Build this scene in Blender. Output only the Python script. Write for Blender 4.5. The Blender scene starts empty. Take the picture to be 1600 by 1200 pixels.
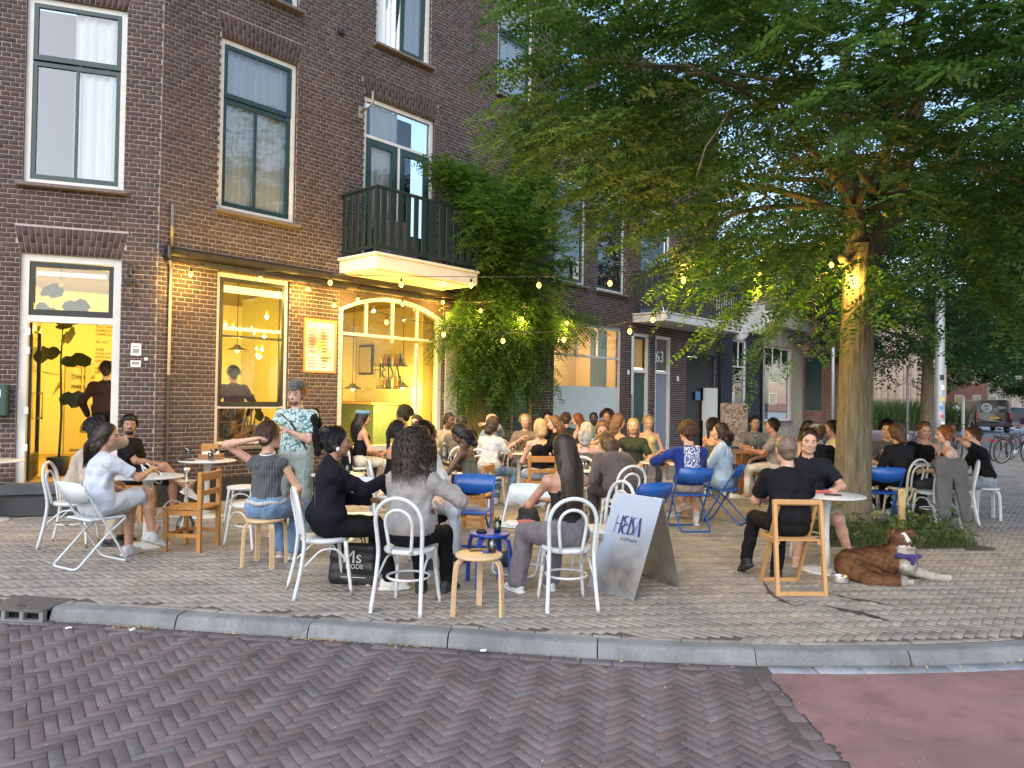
import bpy, math, random
import numpy as np
from mathutils import Vector, Matrix
random.seed(7)
RNG = np.random.default_rng(11)
SC = bpy.context.scene
COL = SC.collection
R = math.radians

# ---------------------------------------------------------------- camera
F_PX = 1150.0
CAM_H = 1.65
TH = math.atan(19 / F_PX)          # slight upward tilt
RO = 0.016                         # slight roll
_fw = np.array([0, math.cos(TH), math.sin(TH)])
_u0 = np.array([0, -math.sin(TH), math.cos(TH)])
_r0 = np.array([1., 0, 0])
_rt = _r0 * math.cos(RO) + _u0 * math.sin(RO)
_up = -_r0 * math.sin(RO) + _u0 * math.cos(RO)
CAM = np.array([0, 0, CAM_H])
cam = bpy.data.cameras.new('camera')
cam.sensor_fit = 'HORIZONTAL'
cam.sensor_width = 36.0
cam.lens = 36.0 * F_PX / 1600
cam.clip_end = 2000
cam.clip_start = 0.05
camo = bpy.data.objects.new('camera', cam)
COL.objects.link(camo)
camo.matrix_world = Matrix(((_rt[0], _up[0], -_fw[0], 0), (_rt[1], _up[1], -_fw[1], 0), (_rt[2], _up[2], -_fw[2], CAM_H), (0, 0, 0, 1)))
SC.camera = camo

# ---------------------------------------------------------------- sky and light (dusk, sun behind the houses)
W = bpy.data.worlds.new('World')
SC.world = W
W.use_nodes = True
nt = W.node_tree
nt.nodes.clear()
sky = nt.nodes.new('ShaderNodeTexSky')
sky.sky_type = 'NISHITA'
sky.sun_disc = False
sky.sun_elevation = R(38)
sky.sun_rotation = R(200)
sky.air_density = 1.0
sky.dust_density = 1.3
sky.ozone_density = 0.5
bg = nt.nodes.new('ShaderNodeBackground')
bg.inputs[1].default_value = 0.13
wo = nt.nodes.new('ShaderNodeOutputWorld')
nt.links.new(sky.outputs[0], bg.inputs[0])
nt.links.new(bg.outputs[0], wo.inputs[0])
sl = bpy.data.lights.new('sun', 'SUN')
sl.energy = 0.5
sl.angle = R(70)
sl.color = (1.0, 0.96, 0.92)
so = bpy.data.objects.new('sun', sl)
COL.objects.link(so)
so.rotation_euler = (R(52), 0, R(-20))
SC.view_settings.view_transform = 'Standard'
SC.view_settings.look = 'None'
SC.view_settings.exposure = 1.52
SC.view_settings.gamma = 1.0
SC.cycles.use_denoising = True
try:
    SC.cycles.denoiser = 'OPENIMAGEDENOISE'
    SC.cycles.denoising_input_passes = 'RGB_ALBEDO_NORMAL'
except Exception:
    pass
SC.cycles.max_bounces = 6
SC.cycles.diffuse_bounces = 3
SC.cycles.glossy_bounces = 3
SC.cycles.transmission_bounces = 3
SC.cycles.transparent_max_bounces = 12
SC.cycles.sample_clamp_indirect = 4.0
SC.cycles.caustics_reflective = False
SC.cycles.caustics_refractive = False
SC.cycles.use_light_tree = True
SC.cycles.use_adaptive_sampling = True
SC.cycles.adaptive_threshold = 0.015

# ---------------------------------------------------------------- placing helpers
def ray(x, y):
    return _fw + (x - 800) / F_PX * _rt + (600 - y) / F_PX * _up
def G(x, y, z=0.0):                 # ground point seen at photo position
    d = ray(x, y)
    return CAM + d * ((z - CAM_H) / d[2])
def DP(x, y, Y):                    # point at depth Y
    d = ray(x, y)
    return CAM + d * (Y / d[1])
def XD(x, Y):                       # ground x for photo column x at depth Y (near the horizon)
    d = ray(x, 640)
    return d[0] / d[1] * Y

# ---------------------------------------------------------------- materials
MATS = {}
class NT:
    def __init__(s, name):
        s.m = bpy.data.materials.new(name)
        s.m.use_nodes = True
        s.t = s.m.node_tree
        s.b = s.t.nodes['Principled BSDF']
        s.out = s.t.nodes['Material Output']
        MATS[name] = s.m
    def n(s, kind, **kw):
        nd = s.t.nodes.new('ShaderNode' + kind)
        for k, v in kw.items():
            if isinstance(k, str) and hasattr(nd, k):
                setattr(nd, k, v)
        return nd
    def l(s, a, b):
        s.t.links.new(a, b)
    def set(s, **kw):
        for k, v in kw.items():
            nm = k.replace('_', ' ')
            for i in s.b.inputs:
                if i.name.lower() == nm.lower():
                    i.default_value = v
        return s
    def coord(s, kind='Object', scale=(1, 1, 1)):
        c = s.n('TexCoord')
        m = s.n('Mapping')
        m.inputs['Scale'].default_value = scale
        s.l(c.outputs[kind], m.inputs[0])
        return m.outputs[0]
    def noise(s, vec, scale, detail=4, rough=.6):
        n = s.n('TexNoise')
        n.inputs['Scale'].default_value = scale
        n.inputs['Detail'].default_value = detail
        n.inputs['Roughness'].default_value = rough
        if vec is not None:
            s.l(vec, n.inputs['Vector'])
        return n.outputs['Fac']
    def ramp(s, fac, stops):
        r = s.n('ValToRGB')
        el = r.color_ramp.elements
        while len(el) < len(stops):
            el.new(0.5)
        for e, (p, c) in zip(el, stops):
            e.position = p
            e.color = (c[0], c[1], c[2], 1) if not isinstance(c, (int, float)) else (c, c, c, 1)
        s.l(fac, r.inputs[0])
        return r.outputs[0]
    def mix(s, fac, a, b, mode='MIX'):
        x = s.n('MixRGB', blend_type=mode)
        for i, v in zip((0, 1, 2), (fac, a, b)):
            if isinstance(v, (int, float)):
                x.inputs[i].default_value = v if i == 0 else (v, v, v, 1)
            elif isinstance(v, tuple):
                x.inputs[i].default_value = (v[0], v[1], v[2], 1)
            else:
                s.l(v, x.inputs[i])
        return x.outputs[0]
    def math(s, op, a, b=None):
        x = s.n('Math', operation=op)
        for i, v in zip((0, 1), (a, b)):
            if v is None:
                continue
            if isinstance(v, (int, float)):
                x.inputs[i].default_value = v
            else:
                s.l(v, x.inputs[i])
        return x.outputs[0]
    def bump(s, h, strength=.3, dist=.01):
        b = s.n('Bump')
        b.inputs['Strength'].default_value = strength
        b.inputs['Distance'].default_value = dist
        s.l(h, b.inputs['Height'])
        s.l(b.outputs[0], s.b.inputs['Normal'])
    def col(s, o):
        if isinstance(o, tuple):
            s.b.inputs['Base Color'].default_value = (o[0], o[1], o[2], 1)
        else:
            s.l(o, s.b.inputs['Base Color'])
        return s
def C(c):                           # sRGB hex -> linear
    v = [int(c[i:i + 2], 16) / 255 for i in (0, 2, 4)]
    return tuple(x / 12.92 if x <= .04045 else ((x + .055) / 1.055) ** 2.4 for x in v)
def sc(c, k):
    return tuple(max(0., min(1., x * k)) for x in c)

def plain(name, c, rough=.6, var=.18, scale=14, bump=.15, metal=0.0, spec=.5, bdist=.004):
    if name in MATS:
        return MATS[name]
    t = NT(name)
    v = t.coord('Object')
    f = t.noise(v, scale, 5)
    t.col(t.ramp(f, [(.25, sc(c, 1 - var)), (.75, sc(c, 1 + var))]))
    t.set(roughness=rough, metallic=metal)
    t.b.inputs['Specular IOR Level'].default_value = spec
    g = t.noise(v, scale * 5, 3)
    if bump:
        t.bump(g, bump, bdist)
    r = t.ramp(f, [(.2, max(0, rough - .1)), (.8, min(1, rough + .1))])
    t.l(r, t.b.inputs['Roughness'])
    return t.m
def wood(name, c, c2, rough=.5, scale=6, stretch=(1, 1, .08)):
    if name in MATS:
        return MATS[name]
    t = NT(name)
    v = t.coord('Object', tuple(scale * x for x in stretch))
    f = t.noise(v, 5, 6, .65)
    g = t.noise(v, 22, 3)
    t.col(t.mix(.3, t.ramp(f, [(.3, c), (.7, c2)]), t.ramp(g, [(.3, c2), (.7, c)])))
    t.set(roughness=rough)
    t.bump(g, .12, .003)
    return t.m
def tinted(name, stops, rough=.85, bump=.5, nscale=60, wear=None, spec=.3):
    """pieces: colour from per-face 'tint' attribute plus the object's own random number"""
    t = NT(name)
    a = t.n('Attribute', attribute_name='tint')
    oi = t.n('ObjectInfo')
    fr = t.math('FRACT', t.math('ADD', a.outputs['Fac'], oi.outputs['Random']))
    base = t.ramp(fr, stops)
    geo = t.n('NewGeometry')
    f = t.noise(geo.outputs['Position'], nscale, 5, .7)
    base = t.mix(.55, base, t.ramp(f, [(.25, .55), (.5, 1.0), (.8, 1.3)]), 'MULTIPLY')
    big = t.noise(geo.outputs['Position'], 1.1, 4)
    base = t.mix(.6, base, t.ramp(big, [(.3, .72), (.7, 1.25)]), 'MULTIPLY')
    mp = t.n('Mapping')
    mp.inputs['Scale'].default_value = (2.4, 2.4, .22)
    t.l(geo.outputs['Position'], mp.inputs[0])
    stk = t.noise(mp.outputs[0], 1.6, 5, .6)
    base = t.mix(.5, base, t.ramp(stk, [(.36, .62), (.5, 1.0), (.68, 1.25)]), 'MULTIPLY')
    if wear:
        w = t.noise(geo.outputs['Position'], wear[0], 6, .7)
        base = t.mix(t.ramp(w, [(wear[1], 0.), (wear[2], 1.)]), base, wear[3])
    t.col(base)
    t.set(roughness=rough)
    t.b.inputs['Specular IOR Level'].default_value = spec
    t.bump(f, bump, .004)
    return t.m
def emit(name, c, k):
    t = NT(name)
    t.col((0., 0., 0.))
    t.b.inputs['Emission Color'].default_value = (*c, 1)
    t.b.inputs['Emission Strength'].default_value = k
    return t.m
def glass(name, tint=(1, 1, 1), refl=.35, rough=.0, ior=1.6, wav=0.0):
    t = NT(name)
    tr = t.n('BsdfTransparent')
    tr.inputs[0].default_value = (*tint, 1)
    gl = t.n('BsdfGlossy')
    gl.inputs['Roughness'].default_value = rough
    fr = t.n('Fresnel')
    fr.inputs[0].default_value = ior
    f = t.math('MINIMUM', t.math('ADD', t.math('MULTIPLY', fr.outputs[0], 1.0), refl), 1.0)
    mx = t.n('MixShader')
    t.l(f, mx.inputs[0])
    t.l(tr.outputs[0], mx.inputs[1])
    t.l(gl.outputs[0], mx.inputs[2])
    t.l(mx.outputs[0], t.out.inputs[0])
    if wav:
        geo = t.n('NewGeometry')
        b = t.n('Bump')
        b.inputs['Strength'].default_value = wav
        b.inputs['Distance'].default_value = .02
        t.l(t.noise(geo.outputs['Position'], 2.2, 2), b.inputs['Height'])
        t.l(b.outputs[0], gl.inputs['Normal'])
    return t.m

# ---------------------------------------------------------------- mesh building
def tag(o, label=None, cat=None, group=None, kind=None):
    if label:
        o['label'] = label
    if cat:
        o['category'] = cat
    if group:
        o['group'] = group
    if kind:
        o['kind'] = kind
    return o
def empty(name, loc=(0, 0, 0), rz=0.0):
    o = bpy.data.objects.new(name, None)
    o.empty_display_size = .1
    COL.objects.link(o)
    o.location = loc
    o.rotation_euler = (0, 0, rz)
    return o
def link(name, me, parent=None, loc=None, rot=None):
    o = bpy.data.objects.new(name, me)
    COL.objects.link(o)
    if parent is not None:
        o.parent = parent
    if loc is not None:
        o.location = loc
    if rot is not None:
        o.rotation_euler = rot
    return o
def np_mesh(name, V, faces, mats, midx=None, smooth=False, tint=None):
    """V (n,3); faces (m,k) int array of equal-size polygons"""
    me = bpy.data.meshes.new(name)
    V = np.asarray(V, np.float32)
    F = np.asarray(faces, np.int32)
    m, k = F.shape
    me.vertices.add(len(V))
    me.vertices.foreach_set('co', V.ravel())
    me.loops.add(m * k)
    me.loops.foreach_set('vertex_index', F.ravel())
    me.polygons.add(m)
    me.polygons.foreach_set('loop_start', np.arange(0, m * k, k, dtype=np.int32))
    if midx is not None:
        me.polygons.foreach_set('material_index', np.asarray(midx, np.int32))
    if smooth:
        me.polygons.foreach_set('use_smooth', np.ones(m, bool))
    for x in (mats if isinstance(mats, (list, tuple)) else [mats]):
        me.materials.append(x)
    if tint is not None:
        at = me.attributes.new('tint', 'FLOAT', 'FACE')
        at.data.foreach_set('value', np.asarray(tint, np.float32))
    me.update(calc_edges=True)
    return me
def frame(d, up=(0, 0, 1)):
    d = np.array(d, float)
    d /= max(np.linalg.norm(d), 1e-9)
    up = np.array(up, float)
    if abs(d @ up) > .97:
        up = np.array([0, 1., 0]) if abs(d[1]) < .9 else np.array([1., 0, 0])
    a = np.cross(d, up)
    a /= np.linalg.norm(a)
    return a, np.cross(a, d), d
class MB:
    def __init__(s):
        s.v = []
        s.f = []
        s.mi = []
        s.sm = []
    def add(s, V, F, mi=0, sm=False):
        o = len(s.v)
        s.v += [tuple(map(float, p)) for p in V]
        for f in F:
            s.f.append(tuple(i + o for i in f))
            s.mi.append(mi)
            s.sm.append(sm)
        return s
    def box(s, c, size, rz=0.0, mi=0, bev=0.0, M=None):
        hx, hy, hz = (x / 2 for x in size)
        if bev <= 0:
            V = [(x, y, z) for z in (-hz, hz) for x, y in ((-hx, -hy), (hx, -hy), (hx, hy), (-hx, hy))]
            F = [(3, 2, 1, 0), (4, 5, 6, 7), (0, 1, 5, 4), (1, 2, 6, 5), (2, 3, 7, 6), (3, 0, 4, 7)]
        else:
            b = min(bev, hx * .9, hy * .9, hz * .9)
            ring = []
            for z, k in ((-hz, b), (-hz + b, 0), (hz - b, 0), (hz, b)):
                x, y = hx - k, hy - k
                e = b if k == 0 else b * .45
                ring.append([(-x + e, -y, z), (x - e, -y, z), (x, -y + e, z), (x, y - e, z), (x - e, y, z), (-x + e, y, z), (-x, y - e, z), (-x, -y + e, z)])
            V = [p for r in ring for p in r]
            F = [tuple(range(7, -1, -1)), tuple(range(24, 32))]
            for k in range(3):
                for i in range(8):
                    F.append((k * 8 + i, k * 8 + (i + 1) % 8, k * 8 + 8 + (i + 1) % 8, k * 8 + 8 + i))
        cs, sn = math.cos(rz), math.sin(rz)
        W_ = [(c[0] + x * cs - y * sn, c[1] + x * sn + y * cs, c[2] + z) for x, y, z in V]
        if M is not None:
            W_ = [tuple(M @ Vector(p)) for p in W_]
        return s.add(W_, F, mi)
    def bar(s, a, b, w, h, up=(0, 0, 1), mi=0, w2=None, h2=None):
        """square-section bar from a to b"""
        a = np.array(a, float)
        b = np.array(b, float)
        x, y, d = frame(b - a, up)
        w2 = w2 or w
        h2 = h2 or h
        V = [a + x * i * w / 2 + y * j * h / 2 for i, j in ((-1, -1), (1, -1), (1, 1), (-1, 1))]
        V += [b + x * i * w2 / 2 + y * j * h2 / 2 for i, j in ((-1, -1), (1, -1), (1, 1), (-1, 1))]
        return s.add(V, [(3, 2, 1, 0), (4, 5, 6, 7), (0, 1, 5, 4), (1, 2, 6, 5), (2, 3, 7, 6), (3, 0, 4, 7)], mi)
    def tube(s, pts, r, n=8, mi=0, closed=False, flat=None):
        P = [np.array(p, float) for p in pts]
        N = len(P)
        rr = r if isinstance(r, (list, tuple, np.ndarray)) else [r] * N
        rings = []
        pa = None
        for i in range(N):
            if closed:
                d = P[(i + 1) % N] - P[i - 1]
            else:
                d = P[min(i + 1, N - 1)] - P[max(i - 1, 0)]
            d = d / max(np.linalg.norm(d), 1e-9)
            if pa is None:
                a, b, _ = frame(d)
            else:
                a = pa - d * (pa @ d)
                a /= max(np.linalg.norm(a), 1e-9)
                b = np.cross(d, a)
            pa = a
            k = flat if flat else 1.0
            rings.append([P[i] + rr[i] * (a * math.cos(t) + b * math.sin(t) * k) for t in np.linspace(0, 2 * math.pi, n, endpoint=False)])
        V = [p for g in rings for p in g]
        F = []
        for i in range(N if closed else N - 1):
            j = (i + 1) % N
            for q in range(n):
                F.append((i * n + q, i * n + (q + 1) % n, j * n + (q + 1) % n, j * n + q))
        if not closed:
            F.append(tuple(range(n - 1, -1, -1)))
            F.append(tuple((N - 1) * n + q for q in range(n)))
        return s.add(V, F, mi, True)
    def lathe(s, prof, n=20, c=(0, 0, 0), mi=0, sx=1.0, sy=1.0, sm=True):
        V = []
        for r, z in prof:
            for t in np.linspace(0, 2 * math.pi, n, endpoint=False):
                V.append((c[0] + r * sx * math.cos(t), c[1] + r * sy * math.sin(t), c[2] + z))
        F = []
        for i in range(len(prof) - 1):
            for q in range(n):
                F.append((i * n + q, i * n + (q + 1) % n, (i + 1) * n + (q + 1) % n, (i + 1) * n + q))
        F.append(tuple(range(n - 1, -1, -1)))
        F.append(tuple((len(prof) - 1) * n + q for q in range(n)))
        return s.add(V, F, mi, sm)
    def prism(s, poly, z0, z1, mi=0):
        n = len(poly)
        V = [(x, y, z0) for x, y in poly] + [(x, y, z1) for x, y in poly]
        F = [tuple(range(n - 1, -1, -1)), tuple(range(n, 2 * n))]
        F += [(i, (i + 1) % n, n + (i + 1) % n, n + i) for i in range(n)]
        return s.add(V, F, mi)
    def mesh(s, name, mats):
        me = bpy.data.meshes.new(name)
        me.from_pydata(s.v, [], s.f)
        for x in (mats if isinstance(mats, (list, tuple)) else [mats]):
            me.materials.append(x)
        me.polygons.foreach_set('material_index', np.array(s.mi, np.int32))
        me.polygons.foreach_set('use_smooth', np.array(s.sm, bool))
        me.update()
        return me
    def build(s, name, mats, parent=None, loc=None, rot=None):
        return link(name, s.mesh(name, mats), parent, loc, rot)
def copy_tree(o, parent=None):
    c = o.copy()
    COL.objects.link(c)
    if parent is not None:
        c.parent = parent
    for ch in [x for x in o.children]:
        copy_tree(ch, c)
    return c
def boxes_mesh(name, cx, hx, axes, mat, tint, bev=.12):
    """many bricks at once: cx (n,3) centre of the face, hx (n,2) half sizes, axes: (U,V,N) world vectors; five-sided blocks with chamfered edge"""
    U, Vv, Nn = (np.asarray(a, float) for a in axes)
    n = len(cx)
    hu, hv, dp = hx[:, :1], hx[:, 1:2], hx[:, 2:3]
    b = .003
    P = []
    for su, sv in ((-1, -1), (1, -1), (1, 1), (-1, 1)):
        P.append(cx + U * hu * su + Vv * hv * sv - Nn * dp)
    for su, sv in ((-1, -1), (1, -1), (1, 1), (-1, 1)):
        P.append(cx + U * hu * su + Vv * hv * sv - Nn * b)
    for su, sv in ((-1, -1), (1, -1), (1, 1), (-1, 1)):
        P.append(cx + U * (hu - b) * su + Vv * (hv - b) * sv)
    V = np.stack(P, 1).reshape(-1, 3)
    f = [(8, 9, 10, 11)]
    for o in (0, 4):
        f += [(o + i, o + (i + 1) % 4, o + 4 + (i + 1) % 4, o + 4 + i) for i in range(4)]
    f = np.array(f)
    F = (f[None] + 12 * np.arange(n)[:, None, None]).reshape(-1, 4)
    return np_mesh(name, V, F, mat, tint=np.repeat(tint, len(f)))
# ================================================================ GROUND
ROAD_Z = -0.085
M_asphalt = plain('asphalt', (.075, .075, .08), .9, .25, 3, .3)
M_sand = plain('joint_sand', (.085, .075, .066), .95, .3, 30, .3)
M_kerb = tinted('kerb_concrete', [(0, (.175, .183, .186)), (.5, (.205, .213, .216)), (1, (.185, .193, .196))], .85, .6, 55, wear=(5.0, .52, .72, (.13, .135, .135)))
M_pink = tinted('red_asphalt', [(0, (.25, .145, .14)), (1, (.25, .145, .14))], .92, .9, 130, wear=(1.3, .5, .75, (.21, .135, .13)))
M_paver = tinted('clay_paver', [(0, (.25, .224, .186)), (.3, (.30, .268, .224)), (.55, (.265, .246, .22)), (.8, (.32, .286, .238)), (1, (.235, .213, .186))], .85, .4, 45,
                 wear=(2.3, .58, .80, (.16, .145, .13)))
M_roadbrick = tinted('road_brick', [(0, (.128, .104, .104)), (.2, (.150, .121, .119)), (.45, (.140, .122, .124)), (.62, (.165, .147, .148)), (.8, (.160, .120, .113)), (1, (.128, .110, .111))], .8, .45, 40,
                     wear=(3.1, .62, .85, (.17, .15, .145)))
tag(link('ground', np_mesh('ground', [(-400, -60, -.16), (400, -60, -.16), (400, 700, -.16), (-400, 700, -.16)], [(0, 1, 2, 3)], M_asphalt)), kind='structure')

KB = np.array([G(x, y)[:2] for x, y in ((0, 938), (160, 945), (300, 955), (500, 968), (700, 980), (930, 998), (1100, 1005), (1300, 1010), (1600, 1002))])
KB = np.vstack([[(-14, 7.6), (-8, 6.55)], KB, [(5.2, 5.75), (7.2, 7.0), (9.6, 9.0), (12.2, 12.0), (14.8, 16.0), (17.5, 21.0), (20, 26.0)]])
def smooth_curve(P, n=160, it=4):
    P = np.asarray(P, float)
    s = np.r_[0, np.cumsum(np.linalg.norm(np.diff(P, axis=0), axis=1))]
    t = np.linspace(0, s[-1], n)
    Q = np.stack([np.interp(t, s, P[:, k]) for k in range(P.shape[1])], 1)
    for _ in range(it):
        Q[1:-1] = .25 * Q[:-2] + .5 * Q[1:-1] + .25 * Q[2:]
    return Q
KC = smooth_curve(KB, 400, 30)
KT = np.gradient(KC, axis=0)
KT /= np.linalg.norm(KT, axis=1)[:, None]
KN = np.stack([KT[:, 1], -KT[:, 0]], 1)          # towards the road
KS = np.r_[0, np.cumsum(np.linalg.norm(np.diff(KC, axis=0), axis=1))]
def kerb_dist(P):
    """signed distance from kerb back edge, positive on the pavement"""
    out = np.empty(len(P))
    for a in range(0, len(P), 4000):
        q = P[a:a + 4000]
        d2 = ((q[:, None, :] - KC[None, ::2]) ** 2).sum(2)
        i = d2.argmin(1) * 2
        out[a:a + 4000] = -((q - KC[i]) * KN[i]).sum(1)
    return out
def herring(k, W_, ang, xr, yr):
    n = int(max(xr[1] - xr[0], yr[1] - yr[0]) / W_ * .75) + 4
    cx, cy = (xr[0] + xr[1]) / 2, (yr[0] + yr[1]) / 2
    I, J = np.meshgrid(np.arange(-n, n), np.arange(-n, n), indexing='ij')
    h = ((I - J) % (2 * k)) == 0
    v = ((J - I + 2 * k - 1) % (2 * k)) == 0
    hc = np.stack([I[h] + k / 2, J[h] + .5], 1) * W_
    vc = np.stack([I[v] + .5, J[v] + k / 2], 1) * W_
    P = np.vstack([hc, vc])
    o = np.r_[np.zeros(len(hc)), np.ones(len(vc))]
    c, s = math.cos(ang), math.sin(ang)
    P = P @ np.array([[c, s], [-s, c]]) + (cx, cy)
    m = (P[:, 0] > xr[0]) & (P[:, 0] < xr[1]) & (P[:, 1] > yr[0]) & (P[:, 1] < yr[1])
    return P[m], o[m]
def lay(parent, P, o, k, W_, ang, z0, mat, jit, singles, name, joint=.0028, zj=.0007):
    """pavers: the 'singles' nearest the camera as their own objects, the others joined"""
    n = len(P)
    L_ = k * W_
    z = z0 + RNG.normal(0, zj, n)
    # slow settling of the bed
    z = z + .001 * np.sin(P[:, 0] * 2.1 + 1) * np.cos(P[:, 1] * 1.7)
    a = ang + o * math.pi / 2 + RNG.normal(0, jit, n)
    hl = L_ / 2 - joint / 2 - RNG.uniform(0, .0012, n)
    hw = W_ / 2 - joint / 2 - RNG.uniform(0, .001, n)
    t = RNG.random(n)
    X = np.stack([P[:, 0], P[:, 1], z], 1)
    tiltx, tilty = RNG.normal(0, .003, n), RNG.normal(0, .003, n)
    b, dp = .0018, .05
    U = np.stack([np.cos(a), np.sin(a), tiltx], 1)
    V_ = np.stack([-np.sin(a), np.cos(a), tilty], 1)
    N_ = np.cross(U, V_)
    q = (X - CAM)
    dist = np.linalg.norm(q, axis=1)
    vis = np.abs(X[:, 0]) < X[:, 1] * .72
    order = np.argsort(np.where(vis, dist, dist + 100))
    sel, rest = order[:singles], order[singles:]
    um = boxes_mesh(name, np.zeros((1, 3)), np.array([[L_ / 2 - joint / 2, W_ / 2 - joint / 2, dp]]), ((1, 0, 0), (0, 1, 0), (0, 0, 1)), mat, np.zeros(1))
    for i in sel:
        ob = link(name, um, parent)
        ob.matrix_local = Matrix(((U[i, 0], V_[i, 0], N_[i, 0], X[i, 0]), (U[i, 1], V_[i, 1], N_[i, 1], X[i, 1]), (U[i, 2], V_[i, 2], N_[i, 2], X[i, 2]), (0, 0, 0, 1)))
    if len(rest):
        r = rest
        Ps = []
        for lev, (ins, dz) in enumerate(((0, dp), (0, b), (b, 0))):
            for su, sv in ((-1, -1), (1, -1), (1, 1), (-1, 1)):
                Ps.append(X[r] + U[r] * ((hl[r] - ins) * su)[:, None] + V_[r] * ((hw[r] - ins) * sv)[:, None] - N_[r] * dz)
        Vv = np.stack(Ps, 1).reshape(-1, 3)
        f = [(8, 9, 10, 11)]
        for oo in (0, 4):
            f += [(oo + i, oo + (i + 1) % 4, oo + 4 + (i + 1) % 4, oo + 4 + i) for i in range(4)]
        f = np.array(f)
        Fc = (f[None] + 12 * np.arange(len(r))[:, None, None]).reshape(-1, 4)
        tag(link(name + '_field', np_mesh(name + '_field', Vv, Fc, mat, tint=np.repeat(t[r], len(f))), parent), kind='stuff')

# --- pavement (terrace)
far_poly = [(-14, 7.6)] + [tuple(p) for p in KC[5:]] + [(20, 30), (24, 40), (-14, 40)]
base = MB()
base.add([(x, y, -.0042) for x, y in far_poly], [tuple(range(len(far_poly)))])
pavement = base.build('pavement', M_sand)
tag(pavement, kind='structure')
P, o = herring(3, .066, R(-38), (-9, 18.5), (4.4, 25.0))
kd = kerb_dist(P)
keep = (kd > .095) & (np.abs(P[:, 0]) < P[:, 1] * .80 + 1.2)
# the tree pit stays open
TREE = np.array([4.55, 9.8])
keep &= ~((np.abs(P[:, 0] - 4.6) < .92) & (np.abs(P[:, 1] - 9.3) < .95))
lay(pavement, P[keep], o[keep], 3, .066, R(-38), 0.0, M_paver, .008, 300, 'paver')
# far pavement beyond the separately laid pavers
t = NT('far_paving')
v = t.coord('Object', (1, 1, 1))
br = t.n('TexBrick')
br.inputs['Scale'].default_value = 5
br.inputs['Color1'].default_value = (.30, .265, .225, 1)
br.inputs['Color2'].default_value = (.25, .23, .2, 1)
br.inputs['Mortar'].default_value = (.12, .11, .1, 1)
t.l(v, br.inputs['Vector'])
t.col(br.outputs[0])
t.set(roughness=.9)
fp = MB()
fp.add([(-2, 24.6, .001), (19.4, 24.6, .001), (24, 40, .001), (-2, 40, .001)], [(0, 1, 2, 3)])
fp.build('far_paving', MATS['far_paving'], pavement)

# --- kerb stones, laid end to end along the curve
kerb = empty('kerb')
tag(kerb, kind='structure')
KL = 1.02
SD = KS[np.abs(KC[:, 0] + 3.72).argmin()]           # the storm drain sits here
starts = list(np.arange(SD + .262, KS[-1] - KL, KL)) + list(np.arange(SD - .262 - KL, .1, -KL))
for s0 in starts:
    s1 = s0 + KL - .007 + random.uniform(-.004, .002)
    ss = np.linspace(s0, s1, 6)
    B = np.stack([np.interp(ss, KS, KC[:, k]) for k in range(2)], 1)
    Nn = np.stack([np.interp(ss, KS, KN[:, k]) for k in range(2)], 1)
    dz = random.gauss(0, .003)
    jog = random.gauss(0, .003)
    prof = [(0.0, -.12), (0.0, .002), (.006, .006), (.105, .004), (.125, -.004), (.138, -.02), (.160, -.075), (.165, -.14)]
    V, Fc = [], []
    for q_, (b_, n_) in enumerate(zip(B, Nn)):
        for off, zz in prof:
            wob = .002 * math.sin(7 * (s0 + q_)) if off > .05 else 0
            V.append((b_[0] + n_[0] * (off + jog), b_[1] + n_[1] * (off + jog), zz + dz + wob))
    m = len(prof)
    for i in range(5):
        for j in range(m - 1):
            Fc.append((i * m + j, (i + 1) * m + j, (i + 1) * m + j + 1, i * m + j + 1))
    Fc += [tuple(range(m - 1, -1, -1)), tuple(5 * m + j for j in range(m))]
    MB().add(V, Fc).build('kerb_stone', M_kerb, kerb)
# --- storm drain set into the kerb
def kerb_at(x):
    i = np.abs(KC[:, 0] - x).argmin()
    return KC[i], KT[i], KN[i]
M_iron = plain('cast_iron', (.105, .092, .082), .8, .3, 20, .6, metal=.1)
M_conc2 = plain('gully_concrete', (.19, .19, .185), .85, .2, 12, .4)
M_black = plain('black_void', (.004, .004, .004), .9, .1, 10, 0)
kc, kt, kn = kerb_at(-3.72)
dr = empty('storm_drain', (kc[0] + kn[0] * .02, kc[1] + kn[1] * .02, 0), math.atan2(kt[1], kt[0]))
tag(dr, 'iron lidded storm drain with three openings set into the kerb', 'drain')
MB().box((0, -.03, -.004), (.50, .34, .022), bev=.006).build('lid', M_iron, dr)
MB().box((.02, -.12, .0072), (.06, .016, .004)).build('lid_slot', M_black, dr)
fr_ = MB()
for x in (-.235, -.075, .075, .235):
    fr_.box((x, -.175, -.05), (.035, .05, .085), bev=.006)
fr_.box((0, -.175, -.084), (.505, .052, .02)).box((0, -.172, -.0085), (.5, .05, .012))
fr_.build('front_grille', M_conc2, dr)
MB().box((0, -.11, -.055), (.44, .06, .07)).build('inlet', M_black, dr)

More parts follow.
